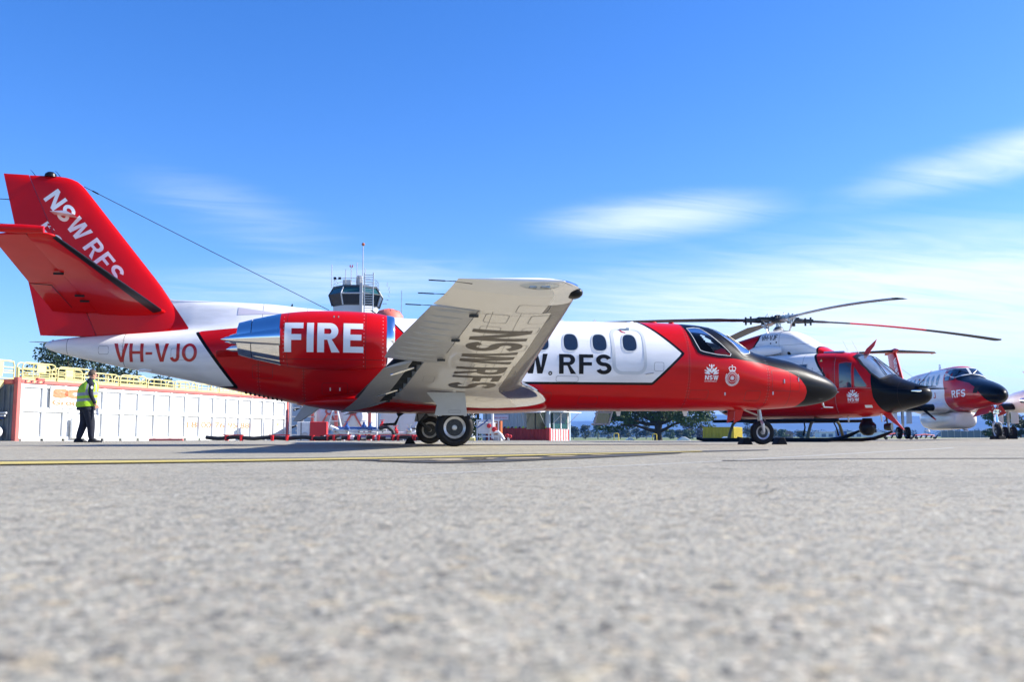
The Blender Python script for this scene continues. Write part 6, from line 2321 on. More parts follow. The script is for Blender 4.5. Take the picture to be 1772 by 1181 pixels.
mf = empty('pipe_manifold', at(572, 41), -0.03, 'long white and blue pipe manifold with valves lying behind the jet', 'manifold')
for z, y, m_, x1 in ((0.46, 0, M_PIPE, 2.5), (0.34, 0.25, M_PIPE, 4.2), (0.22, 0.1, M_STEEL, 4.2), (0.56, 0.3, M_BLUE, 2.2)):
    MB().tube([(0.1, y, z), (x1, y, z)], 0.055, 10).build('pipe', m_, mf)
for k in range(8):
    x = 0.25 + k * 0.52
    MB().lathe([(0.10, -0.02), (0.10, 0.02)], c=(x, 0.0 if x < 2.5 else 0.25, 0.46 if x < 2.5 else 0.34), axis='X', n=14).build('flange', M_STEEL, mf)
    MB().box((x + 0.14, 0.1, 0.14), (0.06, 0.3, 0.28)).build('pipe_stand', M_GREYP, mf, 0)
for x, m_, z in ((0.75, M_BLUE, 0.62), (1.5, M_BLUE, 0.66), (1.78, M_BLUE, 0.60), (2.3, M_REDPL, 0.70), (2.9, M_REDPL, 0.45), (3.5, M_STEEL, 0.5)):
    MB().lathe([(0.001, 0), (0.10, 0.0), (0.13, 0.06), (0.11, 0.16), (0.05, 0.20), (0.05, 0.30), (0.001, 0.31)], c=(x, 0, z - 0.14), n=16).build('valve', m_, mf, 40)
    MB().lathe([(0.09, -0.012), (0.115, -0.012), (0.115, 0.012), (0.09, 0.012)], c=(x, -0.02, z + 0.2), n=16, closed=True).build('hand_wheel', m_, mf, 40)
MB().tube([(2.2, -0.1, 0.55), (2.55, -0.12, 0.62), (2.8, -0.15, 0.42), (2.95, -0.2, 0.05)], 0.085, 12).build('suction_hose', M_HOSE, mf)
MB().tube([(2.05, 0.1, 0.2), (2.05, 0.1, 1.35)], 0.035, 8).build('riser', M_PIPE, mf)
MB().tube([(0.0, 0.1, 0.60), (0.25, 0.1, 0.5), (0.45, 0.1, 0.36), (0.8, 0.1, 0.34)], 0.10, 12).build('curved_duct', M_PIPE, mf)
# gooseneck riser near the wheel
gn = empty('gooseneck_pipe', at(718, 42), 0, 'curved white riser pipe with flanges just left of the main wheels', 'pipe')
MB().tube([(0, 0, 0), (0, 0, 0.55), (0.04, 0, 0.72), (0.14, 0, 0.82), (0.30, 0, 0.85)], 0.07, 12).build('bent_pipe', M_PIPE, gn)
for z in (0.35, 0.55):
    MB().lathe([(0.12, -0.03), (0.12, 0.03)], c=(0, 0, z), n=14).build('flange', M_DKMETAL, gn)
# hoses on low red ramps
hs = empty('supply_hose', at(440, 38), 0.0, 'black hose running along the ground over low red supports', 'hose')
pts = []
for k in range(40):
    x = -1.9 + 9.5 * k / 39
    pts.append((x, 0.08 * math.sin(x * 1.7), 0.10 + 0.05 * math.sin(x * 2.3) ** 2))
MB().tube(pts, 0.085, 10).build('hose_line', M_HOSE, hs)
for k, x in enumerate((-0.75, 1.1, 2.75, 3.6, 4.6, 5.4, 6.2, 6.9)):
    g = MB()
    g.box((x, -0.16, 0.24), (0.85 if k < 5 else 0.6, 0.06, 0.035))
    for s_ in (-1, 1):
        g.box((x + s_ * 0.3, -0.16, 0.12), (0.05, 0.10, 0.24))
        g.lathe([(0.13, -0.05), (0.13, 0.05)], c=(x + s_ * 0.3, -0.02, 0.12), axis='X', n=14)
    g.build('hose_support', [M_REDPL], hs, 0)
for k in range(9):
    MB().lathe([(0.11, -0.10), (0.115, 0.10)], c=(3.0 + k * 0.5, 0.0, 0.12), axis='X', n=14).build('hose_coupling', M_STEEL if k % 2 else M_PIPE, hs)
bar = MB().box((0, 0, 0.05), (1.2, 0.10, 0.08)).build('red_timber', M_CONTR, None, 0, bevel=0.01)
bar.location = at(291, 33)
tag(bar, 'red painted timber lying on the ground before the white container', 'timber')

# ---- right of the wheels: filler stand, cabinet, cabin
fs = empty('filling_stand', at(826, 44), 0.05, 'white pipework filling stand with red valves just right of the main wheels', 'filling stand')
for x in (0.0, 0.55, 1.0):
    MB().box((x, 0, 0.5), (0.06, 0.06, 1.0)).build('stand_post', M_PIPE, fs, 0)
for z in (0.20, 0.95):
    MB().box((0.5, 0, z), (1.1, 0.05, 0.06)).build('stand_rail', M_PIPE, fs, 0)
MB().box((0.45, 0.2, 0.6), (0.8, 0.3, 0.55)).build('stand_tank', M_PIPE, fs, 0, bevel=0.03)
MB().tube([(0.72, -0.05, 0.1), (0.72, -0.05, 1.35)], 0.06, 10).build('stand_riser', M_PIPE, fs)
MB().lathe([(0.001, 0), (0.07, 0), (0.07, 0.07), (0.001, 0.09)], c=(0.72, -0.05, 1.35), n=12).build('riser_cap', M_REDPL, fs)
for x, z in ((0.55, 0.70), (0.80, 0.55), (0.78, 0.52)):
    MB().lathe([(0.001, -0.1), (0.09, -0.08), (0.11, 0), (0.09, 0.05)], c=(x, -0.12, z), axis='Y', n=14).build('red_valve', M_REDPL, fs)
MB().tube([(0.78, -0.1, 0.40), (0.98, -0.1, 0.42), (1.12, -0.12, 0.28), (1.26, -0.15, 0.05)], 0.07, 10).build('outlet_pipe', M_PIPE, fs)
MB().tube([(0.0, -0.05, 0.6), (0.35, -0.06, 0.85), (0.5, -0.06, 0.98)], 0.028, 8).build('blue_hose', M_BLUE, fs)
yc_ = MB().box((0, 0, 0.07), (0.28, 0.2, 0.14)).build('yellow_block', M_YELLOW, None, 0, bevel=0.02)
yc_.location = at(817, 40)
tag(yc_, 'small yellow block on the ground right of the main wheels', 'block')
cab = empty('electrical_cabinet', at(862, 45), -0.3, 'brown metal electrical cabinet on a grey plinth beside the cabin', 'cabinet')
MB().box((0, 0, 0.62), (0.36, 0.30, 0.66)).build('cabinet_body', M_BROWN, cab, 0, bevel=0.015)
MB().box((0, 0, 0.15), (0.40, 0.34, 0.30)).build('plinth', M_GREYP, cab, 0)
MB().box((-0.05, -0.156, 0.86), (0.10, 0.006, 0.05)).build('cabinet_label', M_LETW, cab, 0)
MB().box((-0.14, -0.16, 0.60), (0.02, 0.02, 0.09)).build('cabinet_lock', M_BOOT, cab, 0)
hy_ = empty('hydrant', at(880, 44), 0, 'red twin hydrant coupling standing before the cabin wall', 'hydrant')
MB().tube([(0, 0, 0), (0, 0, 0.2)], 0.05, 10).build('hydrant_stem', M_STEEL, hy_)
for s_ in (-1, 1):
    MB().lathe([(0.03, -0.04), (0.07, -0.04), (0.09, 0.0), (0.07, 0.04), (0.03, 0.04)], c=(s_ * 0.07, -0.04, 0.22 - 0.02 * s_), axis='Y', n=14, closed=True).build('hydrant_outlet', M_REDPL, hy_)

M_CABB = mat('pale_blue_steel', (0.30, 0.38, 0.42), 0.5, noise=0.1, nscale=3)
M_CABR = mat('cabin_red', (0.34, 0.02, 0.025), 0.5, noise=0.2, nscale=3)
M_CABS = mat('cabin_stripe_red', (0.62, 0.02, 0.02), 0.45)
M_CABG = mat('green_window_film', (0.01, 0.05, 0.035), 0.1, spec=0.7)
cb = empty('site_cabin', (1.82, 46.5, float(gz(1.82, 46.5)) - 0.02), math.atan2(0.875, 0.485) - math.pi / 2, 'pale blue and red corrugated cabin with dark green windows and lifted awnings', 'cabin')
# local: corner at origin, front runs to -x, end runs to +y
FW, EW, HH, ZR = 3.75, 2.4, 2.6, 0.66
MB().box((-FW / 2, EW / 2, HH / 2), (FW - 0.1, EW - 0.1, HH - 0.06)).build('cabin_core', M_CABB, cb, 0)
zb = {'front_upper_skin': (ZR, HH - 0.1, M_CABB), 'front_lower_skin': (0.04, ZR, M_CABR)}
for nm, (z0, z1, m_) in zb.items():
    b = MB()
    n_ = int(FW / 0.21)
    prev = None
    vs, fsx = [], []
    for i in range(n_ * 4 + 1):
        x = -0.1 - (FW - 0.15) * i / (n_ * 4)
        d = 0.0 if (i % 4) in (0, 1) else 0.04
        vs += [(x, 0.02 + d - 0.03, z0), (x, 0.02 + d - 0.03, z1)]
    fsx = [(2 * i, 2 * i + 2, 2 * i + 3, 2 * i + 1) for i in range(n_ * 4)]
    b.add(vs, fsx).build(nm, m_, cb, 0)
for k in range(17):
    x = -FW + 0.1 + k * 0.215
    MB().prism([(0, 0), (0.10, 0), (0.15, 0.08), (0.05, 0.08)], lambda u, v, t, x=x: (x + u, t, ZR - 0.01 + v), -0.022, -0.014).build('hazard_stripe', M_HIVIS if k % 2 == 0 else M_DARK, cb, 0)
for x, y in ((-0.02, 0.02), (-FW + 0.05, 0.02), (-0.02, EW - 0.05)):
    MB().box((x, y, HH / 2), (0.16, 0.16, HH)).build('corner_post', M_CABB, cb, 0, bevel=0.012)
MB().box((-0.0, 0.0, ZR / 2), (0.175, 0.175, ZR)).build('corner_post_foot', M_CABR, cb, 0)
for k in range(14):
    MB().box((0.04, 0.22 + k * 0.15, 0.31), (0.03, 0.075, 0.56)).build('end_stripe', M_CABS if k % 2 else M_LETW, cb, 0)
MB().box((0.02, EW / 2, 0.31), (0.03, EW - 0.3, 0.6)).build('end_lower_panel', M_LETW, cb, 0)
MB().box((0.03, EW / 2 + 0.02, 1.0), (0.05, EW - 0.6, 0.78)).build('end_window', M_CABG, cb, 0)
for k in range(3):
    MB().box((0.07, 0.42 + k * 0.82, 1.0), (0.04, 0.06, 0.78)).build('window_mullion', M_LETW if k else M_CABB, cb, 0)
MB().box((-0.72, -0.03, 0.99), (1.0, 0.05, 0.80)).build('front_window', M_CABG, cb, 0)
MB().box((-0.72, -0.06, 0.99), (0.04, 0.04, 0.80)).build('window_mullion', M_DARK, cb, 0)
MB().box((-0.75, -0.30, 1.46), (1.3, 0.75, 0.04), rx=0.10).build('awning', M_PIPE, cb, 0)
MB().box((0.38, EW / 2, 1.47), (0.75, EW - 0.3, 0.04), ry=0.06).build('awning', M_PIPE, cb, 0)
for x in (-1.25, -0.2):
    MB().tube([(x, -0.04, 0.85), (x, -0.6, 1.42)], 0.015, 6).build('awning_stay', M_GREYP, cb)
for y in (0.3, 2.1):
    MB().tube([(0.06, y, 0.85), (0.7, y, 1.44)], 0.015, 6).build('awning_stay', M_GREYP, cb)
MB().box((-2.72, -0.05, 1.20), (0.92, 0.03, 0.25)).build('sign_board', mat('sign_lilac', (0.55, 0.52, 0.60), 0.5), cb, 0)
text_on('sign_lettering', 'RURAL FIRE SERVICE', (-3.12, 1.15, -2.32, 1.22), lambda p: Vector((p[0], -0.068, p[1])), M_LETR, cb, 0.01, 0)
MB().box((-FW / 2, EW / 2, HH + 0.03), (FW + 0.1, EW + 0.1, 0.06)).build('roof', M_CABB, cb, 0)

# ---- yellow skip container
ys_ = empty('yellow_container', (18.9, 80.0, float(gz(18.9, 80.0)) - 0.02), math.atan2(0.43, -0.9) + math.pi, 'mustard yellow ribbed container out on the field behind the jet', 'container')
M_MUST = mat('mustard_paint', (0.50, 0.38, 0.02), 0.5, noise=0.15, nscale=2)
MB().box((-1.32, 1.75, 0.56), (2.6, 3.45, 1.10)).build('container_shell', M_MUST, ys_, 0)
for k in range(11):
    MB().box((0.0, 0.15 + k * 0.33, 0.56), (0.08, 0.16, 1.06)).build('end_rib', M_MUST, ys_, 0)
for k in range(9):
    MB().box((-0.15 - k * 0.3, 0.0, 0.56), (0.14, 0.06, 1.06)).build('side_rib', M_MUST, ys_, 0)
MB().box((-1.32, 1.75, 1.13), (2.72, 3.55, 0.06)).build('lid', M_MUST, ys_, 0)

# field furniture
for px, D, lab in ((1065.5, 90, 'left yellow hoop barrier out on the grass under the jet'), (1131.5, 100, 'right yellow hoop barrier at the foot of the big tree')):
    b = MB().tube([(-0.22, 0, 0), (-0.22, 0, 0.58), (-0.16, 0, 0.66), (0.16, 0, 0.66), (0.22, 0, 0.58), (0.22, 0, 0)], 0.045, 8)
    o = b.build('hoop_barrier', mat('barrier_yellow', (0.70, 0.50, 0.05), 0.5), None)
    o.location = at(px, D)
    tag(o, lab, 'barrier', 'yellow hoop barriers')
for px, D, lab in ((1181, 78, 'white gable marker on the grass below the big tree'), (1254, 74, 'white gable marker before the yellow container'), (1089, 110, 'distant white gable marker between the hoop barriers')):
    b = MB().prism([(-0.55, 0), (0.55, 0), (0.12, 0.26), (0.0, 0.30), (-0.12, 0.26)], lambda u, v, t: (u, t, v), -0.5, 0.5)
    o = b.build('gable_marker', M_LETW, None, 0, bevel=0.02)
    o.location = at(px, D)
    tag(o, lab, 'marker', 'white gable markers')
for px, D, s_, lab in ((1545, 46, 1.0, 'low black and white ground trolley lying beyond the helicopter skids'), (1592, 50, 0.8, 'second low ground trolley lying before the turboprop pod')):
    e = empty('ground_trolley', at(px, D), 0.25, lab, 'trolley', 'low ground trolleys')
    MB().box((0, 0, 0.16 * s_), (1.7 * s_, 0.5, 0.05)).build('deck', M_PIPE, e, 0, bevel=0.01)
    for k in range(5):
        MB().tube([(-0.8 * s_ + 0.4 * s_ * k, -0.26, 0.07), (-0.65 * s_ + 0.4 * s_ * k, -0.26, 0.26 * s_)], 0.035, 6).build('strut', M_BOOT, e)
    for x in (-0.7, 0.7):
        MB().lathe([(0.001, -0.04), (0.07, -0.04), (0.07, 0.04), (0.001, 0.04)], c=(x * s_, -0.28, 0.07), axis='Y', n=14).build('wheel', M_RUBBER, e)
    MB().tube([(-0.8 * s_, -0.2, 0.2), (0, -0.2, 0.32 * s_), (0.75 * s_, -0.2, 0.2)], 0.03, 6).build('tow_bar', M_REDPL, e)

# distant fence and sheds on the right
fe = empty('metal_fence', at(1625, 118), 0.0, 'long blue grey metal panel fence beyond the turboprop', 'fence')
M_FENCE = mat('fence_blue_grey', (0.17, 0.21, 0.26), 0.6, noise=0.15, nscale=0.6)
for k in range(14):
    MB().box((0.4 + k * 0.82, 0, 0.42), (0.80, 0.05, 0.84)).build('fence_panel', M_FENCE, fe, 0)
    MB().box((0.0 + k * 0.82, -0.01, 0.45), (0.06, 0.09, 0.92)).build('fence_post', M_GREYP, fe, 0)
sd = empty('far_shed', at(1416, 480), 0.0, 'long white low shed far across the airfield between the helicopter skids', 'shed')
MB().box((11, 4, 1.3), (22, 8, 2.6)).build('wall', M_CONTW, sd, 0)
MB().prism([(-0.5, 2.6), (22.5, 2.6), (22.5, 2.75), (11, 3.2), (-0.5, 2.75)], lambda u, v, t: (u, t, v), -0.4, 8.4).build('roof', M_GREYP, sd, 0)
for k in range(6):
    MB().box((2 + k * 3.6, -0.02, 1.1), (2.2, 0.06, 1.6)).build('door', M_FENCE, sd, 0)
s2 = empty('far_shed', at(1450, 460), 0.0, 'small blue shed beside the long white shed far across the airfield', 'shed')
MB().box((1.8, 3, 1.5), (3.6, 6, 3.0)).build('wall', M_BLUE, s2, 0)
MB().box((1.8, 3, 3.08), (4.0, 6.4, 0.16)).build('roof', M_GREYP, s2, 0)
s3 = empty('far_hangar', at(1480, 520), 0.0, 'pale arched hangar far away between the skid tips', 'hangar')
MB().prism([(0, 0)] + [(9 + 9 * math.cos(a), 3.2 * math.sin(a)) for a in np.linspace(math.pi, 0, 12)] + [(18, 0)], lambda u, v, t: (u, t, v), 0, 12).build('wall', M_CONTW, s3, 0)
s4 = empty('brown_house', at(1338, 380), 0.0, 'brown roofed house half hidden by trees behind the nose wheel', 'house')
MB().box((4, 3, 0.8), (7, 6, 1.6)).build('wall', mat('house_brick', (0.30, 0.22, 0.17), 0.8), s4, 0)
MB().prism([(-0.3, 1.6), (8.3, 1.6), (6.2, 3.0), (1.8, 3.0)], lambda u, v, t: (u, t, v), -0.4, 6.4).build('roof', mat('house_roof', (0.20, 0.13, 0.09), 0.8), s4, 0)
for k in range(3):
    MB().box((1.6 + k * 2.2, -0.02, 0.9), (1.0, 0.06, 0.8)).build('window', M_GLASS, s4, 0)

# ---- control tower
tw = empty('control_tower', (-20.1, 119.0, -0.3), 0.0, 'white airport control tower with glazed cab and roof antennas', 'tower')


def octo(r_, z, rot=22.5):
    return [(r_ * math.cos(R(rot + 45 * k)), r_ * math.sin(R(rot + 45 * k)), z) for k in range(8)]


M_TOWERW = mat('tower_white', (0.50, 0.53, 0.57), 0.5, noise=0.08, nscale=0.6)
M_TOWERG = mat('tower_glass', (0.008, 0.012, 0.014), 0.08, spec=0.35)
MB().loft([octo(2.95, 0), octo(2.95, 17.0)]).build('shaft', M_TOWERW, tw, 0)
for k in range(8):
    a0, a1 = R(22.5 + 45 * k), R(22.5 + 45 * (k + 1))

    def q4(r0, z0, r1, z1, e=0.0):
        return [(r0 * math.cos(a0 + e), r0 * math.sin(a0 + e), z0), (r0 * math.cos(a1 - e), r0 * math.sin(a1 - e), z0), (r1 * math.cos(a1 - e), r1 * math.sin(a1 - e), z1), (r1 * math.cos(a0 + e), r1 * math.sin(a0 + e), z1)]
    MB().add(q4(3.03, 17.15, 3.44, 18.3, 0.05), [(0, 1, 2, 3)]).build('cab_window', M_TOWERG, tw, 0)
    MB().add(q4(3.44, 18.5, 2.92, 19.25, 0.04), [(0, 1, 2, 3)]).build('upper_window', mat('upper_glass', (0.015, 0.07, 0.075), 0.1) if k == 0 else bpy.data.materials['upper_glass'], tw, 0)
    MB().tube([q4(3.08, 17.0, 3.52, 18.4)[0], q4(3.08, 17.0, 3.52, 18.4)[3]], 0.10, 6).build('mullion', M_TOWERW if k in (5, 6) else M_DKMETAL, tw, 0)
    MB().tube([q4(3.52, 18.4, 3.0, 19.3)[0], q4(3.52, 18.4, 3.0, 19.3)[3]], 0.08, 6).build('mullion', M_TOWERW if k in (5, 6) else M_DKMETAL, tw, 0)
    p0, p1 = q4(3.48, 18.4, 3, 19)[:2]
    MB().tube([p0, p1], 0.10, 6).build('cab_belt', M_TOWERW if k == 5 else M_DKMETAL, tw, 0)
    p0, p1 = q4(2.9, 20.4, 3, 19)[:2]
    MB().tube([p0, p1], 0.03, 5).build('roof_rail', M_STEEL, tw)
    p0, p1 = q4(2.9, 19.95, 3, 19)[:2]
    MB().tube([p0, p1], 0.025, 5).build('roof_rail', M_STEEL, tw)
    MB().tube([(p0[0], p0[1], 19.3), (p0[0], p0[1], 20.45)], 0.03, 5).build('rail_post', M_STEEL, tw)
MB().loft([octo(2.98, 16.95), octo(3.03, 17.14)]).build('cab_floor', M_DKMETAL, tw, 0)
MB().loft([octo(2.90, 17.15), octo(3.30, 18.4), octo(2.8, 19.2)]).build('cab_interior', M_DARK, tw, 0)
MB().loft([octo(3.05, 19.26), octo(3.05, 19.5)]).build('roof', M_DKMETAL, tw, 0)
MB().box((1.15, -3.1, 17.2), (0.35, 0.35, 5.0)).build('riser_duct', M_GREYP, tw, 0)
for x in (1.15, 2.25):
    MB().box((x + 0.5, -3.75, 17.8), (0.12, 0.12, 6.2)).build('ladder_rail', M_TOWERW, tw, 0)
for k in range(20):
    MB().box((2.2, -3.75, 14.9 + 0.3 * k), (1.0, 0.07, 0.08)).build('ladder_rung', M_TOWERW, tw, 0)
MB().lathe([(0.001, 0), (0.42, 0.0), (0.46, 0.6), (0.38, 1.2), (0.001, 1.4)], c=(0.75, -2.2, 19.5), n=16).build('radome', M_GREYP, tw, 50)
MB().box((-0.9, -1.6, 19.9), (1.0, 0.8, 0.8)).build('roof_plant', M_CONTW, tw, 0)
MB().tube([(1.05, -1.5, 19.5), (1.05, -1.5, 24.8)], 0.06, 8).build('main_mast', M_GREYP, tw)
MB().lathe([(0.001, -0.22), (0.2, -0.1), (0.22, 0.05), (0.12, 0.2), (0.001, 0.24)], c=(1.05, -1.5, 24.95), n=14).build('mast_head', M_BROWN, tw)
for x, y, z in ((-3.0, -1.0, 22.4), (-1.0, -2.2, 21.6), (-0.3, -2.2, 22.0), (0.5, -2.6, 22.4), (1.5, -2.4, 21.7)):
    MB().tube([(x, y, 19.4), (x, y, z)], 0.05, 6).build('antenna', M_GREYP, tw)
for x in (-1.55, -0.95):
    MB().lathe([(0.001, -0.2), (0.16, -0.16), (0.16, 0.16), (0.001, 0.2)], c=(x - 0.7, -2.75, 20.35), axis='X', n=10).build('horn', M_BOOT, tw)
for s_ in (-1, 1):
    MB().box((-0.3 + s_ * 0.15, -2.2, 22.0), (0.12, 0.12, 0.28)).build('obstruction_lamp', M_REDPL, tw, 0)
sb = MB()
for k in range(6):
    a = R(-70 + 28 * k)
    sb.tube([(3.5 + 0.9 * math.sin(a + 1.2), -0.6, 17.4 + 0.0 + 0.55 * k), (3.9 + 0.5 * math.cos(a), -0.6, 17.4 + 0.45 * k)], 0.04, 5)
sb.build('side_stay', M_STEEL, tw)
tb = empty('terminal_building', (-20.1, 119.0, -0.3), 0.0, 'low white building at the base of the control tower', 'building')
MB().box((2, 6, 3), (26, 8, 6)).build('wall', M_TOWERW, tb, 0)
MB().box((2, 6, 6.1), (26.6, 8.6, 0.25)).build('roof', M_GREYP, tb, 0)

# white silo with red domed cap and slim mast, just right of the tower
si = empty('storage_silo', at(675, 62), 0.0, 'white storage silo with faded red domed cap above the engine intake', 'silo')
MB().lathe([(1.25, 0), (1.25, 7.8), (1.2, 8.0), (0.001, 8.1)], n=32, c=(0.55, 0, 0)).build('silo_shell', M_CONTW, si, 40)
b = MB()
b.lathe([(1.0, 7.95), (0.95, 8.3), (0.72, 8.6), (0.35, 8.76), (0.001, 8.8)], n=28, c=(-0.15, 0, 0))
b.build('domed_cap', mat('faded_red_dome', (0.60, 0.14, 0.10), 0.6), si, 50)
for k in range(10):
    a = 2 * math.pi * k / 10
    MB().tube([(-0.15 + 1.0 * math.cos(a), 1.0 * math.sin(a), 7.98), (-0.15 + 0.72 * math.cos(a), 0.72 * math.sin(a), 8.62), (-0.15, 0, 8.82)], 0.02, 5).build('cap_rib', M_CONTR, si)
MB().tube([(-1.3, -0.4, 8.65), (-0.4, -0.6, 8.05), (-0.1, -0.6, 7.85)], 0.04, 6).build('handrail', M_DKMETAL, si)
ms = MB().tube([(0, 0, 0), (0, 0, 10.2)], [0.05, 0.025], 8).build('radio_mast', M_STEEL, None)
ms.location = at(693, 63)
tag(ms, 'slim grey radio mast standing right of the red domed silo', 'mast')
# ================================================================ trees
def leaf_mat(name, c1, c2, rough=0.55):
    m = mat(name, c1, rough, noise=0.5, nscale=0.7, col2=c2, spec=0.3)
    p = m.node_tree.nodes['Principled BSDF']
    p.inputs['Subsurface Weight'].default_value = 0.0
    return m


M_LEAF = leaf_mat('broad_leaf', (0.075, 0.13, 0.025), (0.030, 0.062, 0.014))
M_LEAFD = leaf_mat('dark_leaf', (0.030, 0.055, 0.018), (0.014, 0.030, 0.012))
M_LEAFG = leaf_mat('grey_leaf', (0.060, 0.085, 0.040), (0.032, 0.052, 0.025))
M_LEAFR = leaf_mat('russet_leaf', (0.11, 0.075, 0.045), (0.055, 0.05, 0.03))
M_BARK = mat('bark', (0.055, 0.042, 0.032), 0.9, noise=0.4, nscale=6, bump=0.6, bscale=14)
M_TWIG = mat('bare_twig', (0.16, 0.13, 0.14), 0.8)


def leaf_cloud(blobs, n, size, seed, flat=0.0):
    """Leaf-sized faces through the volume of overlapping blobs (x, y, z, rx, ry, rz)."""
    r = np.random.RandomState(seed)
    B = np.array(blobs, float)
    vol = B[:, 3] * B[:, 4] * B[:, 5]
    idx = r.choice(len(B), n, p=vol ** 0.8 / (vol ** 0.8).sum())
    d = r.normal(size=(n, 3))
    d /= np.linalg.norm(d, axis=1)[:, None]
    rad = r.uniform(0.35, 1.05, n) ** 0.5
    C = B[idx, :3] + d * rad[:, None] * B[idx, 3:]
    nrm = d * 0.5 + r.normal(size=(n, 3)) * 0.6 + np.array([0, 0, 0.5])
    nrm /= np.linalg.norm(nrm, axis=1)[:, None]
    t = np.cross(nrm, r.normal(size=(n, 3)))
    t /= np.linalg.norm(t, axis=1)[:, None]
    b = np.cross(nrm, t)
    s = size * r.uniform(0.55, 1.3, n)[:, None]
    P = np.stack([C - t * s, C + b * s * 0.55 + nrm * s * 0.15, C + t * s, C - b * s * 0.55 + nrm * s * 0.15], 1).reshape(-1, 3)
    F = np.arange(4 * n).reshape(-1, 4)
    return P.tolist(), F.tolist()


def crown_obj(name, blobs, n, size, seed, m, parent):
    P, F = leaf_cloud(blobs, n, size, seed)
    me = bpy.data.meshes.new(name)
    me.from_pydata(P, [], F)
    me.materials.append(m)
    o = bpy.data.objects.new(name, me)
    COL.objects.link(o)
    o.parent = parent
    return o


# big spreading tree behind the jet's cabin
bt = empty('spreading_tree', at(1138, 110), 0.0, 'broad spreading tree with dark trunk behind the jet cabin', 'tree')
b = MB()
b.tube([(0, 0, -0.1), (-0.05, 0, 0.6), (0.0, 0, 1.4), (0.05, 0, 2.4)], [0.52, 0.40, 0.42, 0.5], 14)
b.build('trunk', M_BARK, bt)
rt = random.Random(3)
ends = []
for k, (dx, dz, mid) in enumerate(((-5.8, 2.6, 2.0), (-4.0, 3.4, 2.6), (-2.2, 4.6, 3.0), (0.3, 5.5, 3.6), (2.2, 4.4, 2.9), (3.8, 3.2, 2.3), (5.4, 3.6, 3.0), (-4.8, 1.7, 1.55), (2.8, 2.1, 1.6))):
    dy = rt.uniform(-2.5, 2.5)
    pts = [(0.0, 0, 1.0 if mid < 1.8 else 1.9), (dx * 0.25, dy * 0.2, 1.25 if mid < 1.8 else mid * 0.95), (dx * 0.6, dy * 0.6, (mid + dz) / 2 + rt.uniform(-0.1, 0.2)), (dx, dy, dz)]
    MB().tube(pts, [0.26, 0.20, 0.13, 0.05], 8).build('limb', M_BARK, bt)
    for q in range(3):
        t_ = 0.5 + 0.2 * q
        s0 = Vector(pts[2]).lerp(Vector(pts[3]), t_ - 0.4)
        MB().tube([s0, s0 + Vector((rt.uniform(-0.8, 0.8), rt.uniform(-0.8, 0.8), rt.uniform(0.1, 0.9)))], [0.06, 0.02], 6).build('branch', M_BARK, bt)
blobs = []
for k in range(46):
    x = rt.uniform(-6.8, 6.6)
    y = rt.uniform(-4.5, 4.5)
    lo = 2.1 + 0.9 * math.sin(x * 1.3) * 0.5 + 0.02 * x * x
    blobs.append((x, y, lo + rt.uniform(0.2, 5.2) * (1 - (x / 8.5) ** 2), rt.uniform(0.9, 1.6), rt.uniform(0.9, 1.6), rt.uniform(0.55, 1.0)))
for x, z in ((-7.0, 2.2), (-6.4, 1.5), (-5.4, 1.35), (-4.2, 1.6), (-3.2, 1.9), (5.4, 2.5), (6.0, 1.5), (6.5, 1.0), (4.6, 1.9), (1.6, 1.9)):
    blobs.append((x, rt.uniform(-1.5, 0.5), z, 0.85, 0.8, 0.45))
for k in range(44):
    x = rt.uniform(-7.0, 6.4)
    blobs.append((x, rt.uniform(-3.0, 3.0), rt.uniform(2.2, 3.6) + 0.25 * math.sin(x * 2.1), rt.uniform(0.7, 1.15), rt.uniform(0.7, 1.1), rt.uniform(0.35, 0.6)))
crown_obj('crown', blobs, 24000, 0.15, 11, M_LEAF, bt)


def small_tree(name, px, D, hgt, wid, m, seed, label, group, n=1500, leaf=0.22, trunk=0.25):
    r = random.Random(seed)
    e = empty(name, at(px, D), r.uniform(0, 6), label, 'tree', group)
    MB().tube([(0, 0, -0.2), (r.uniform(-0.1, 0.1) * wid, 0, hgt * 0.35), (r.uniform(-0.1, 0.1) * wid, 0, hgt * 0.85)], [0.05 * hgt * 0.6, 0.03 * hgt * 0.6, 0.008 * hgt], 7).build('trunk', M_BARK, e)
    bl = []
    for k in range(14):
        z = hgt * (trunk + (0.92 - trunk) * r.random())
        w = wid * 0.5 * (1.0 - 0.65 * abs(z / hgt - 0.5))
        a = r.uniform(0, 6.28)
        q = w * r.uniform(0.2, 0.7)
        bl.append((q * math.cos(a), q * math.sin(a), z, wid * r.uniform(0.16, 0.28), wid * r.uniform(0.16, 0.28), hgt * r.uniform(0.08, 0.15)))
    crown_obj('crown', bl, n, leaf, seed, m, e)
    return e


GR = 'trees in the far row below the hills'
far = [(992, 330, 4.6, 5.5, M_LEAFD), (1012, 345, 5.4, 5.0, M_LEAFD), (1034, 335, 6.6, 5.0, M_LEAF), (1052, 360, 5.0, 7.5, M_LEAFD), (1072, 350, 5.6, 6.5, M_LEAFD), (1087, 345, 7.0, 5.5, M_LEAFG), (1101, 350, 7.4, 6.0, M_LEAFG),
       (1117, 350, 6.6, 4.5, M_LEAFD), (1158, 340, 3.4, 5.0, M_LEAF), (1172, 345, 4.0, 5.0, M_LEAFG), (1186, 350, 5.6, 4.5, M_LEAFR), (1198, 350, 7.0, 5.0, M_LEAFG), (1212, 345, 5.0, 5.5, M_LEAFR), (1190, 330, 3.4, 4.5, M_LEAF),
       (1292, 340, 7.4, 6.0, M_LEAFG), (1306, 345, 5.0, 6.0, M_LEAFD), (1352, 350, 3.6, 6.0, M_LEAF), (1384, 350, 2.8, 5.0, M_LEAFG), (1335, 345, 4.2, 5.0, M_LEAFG)]
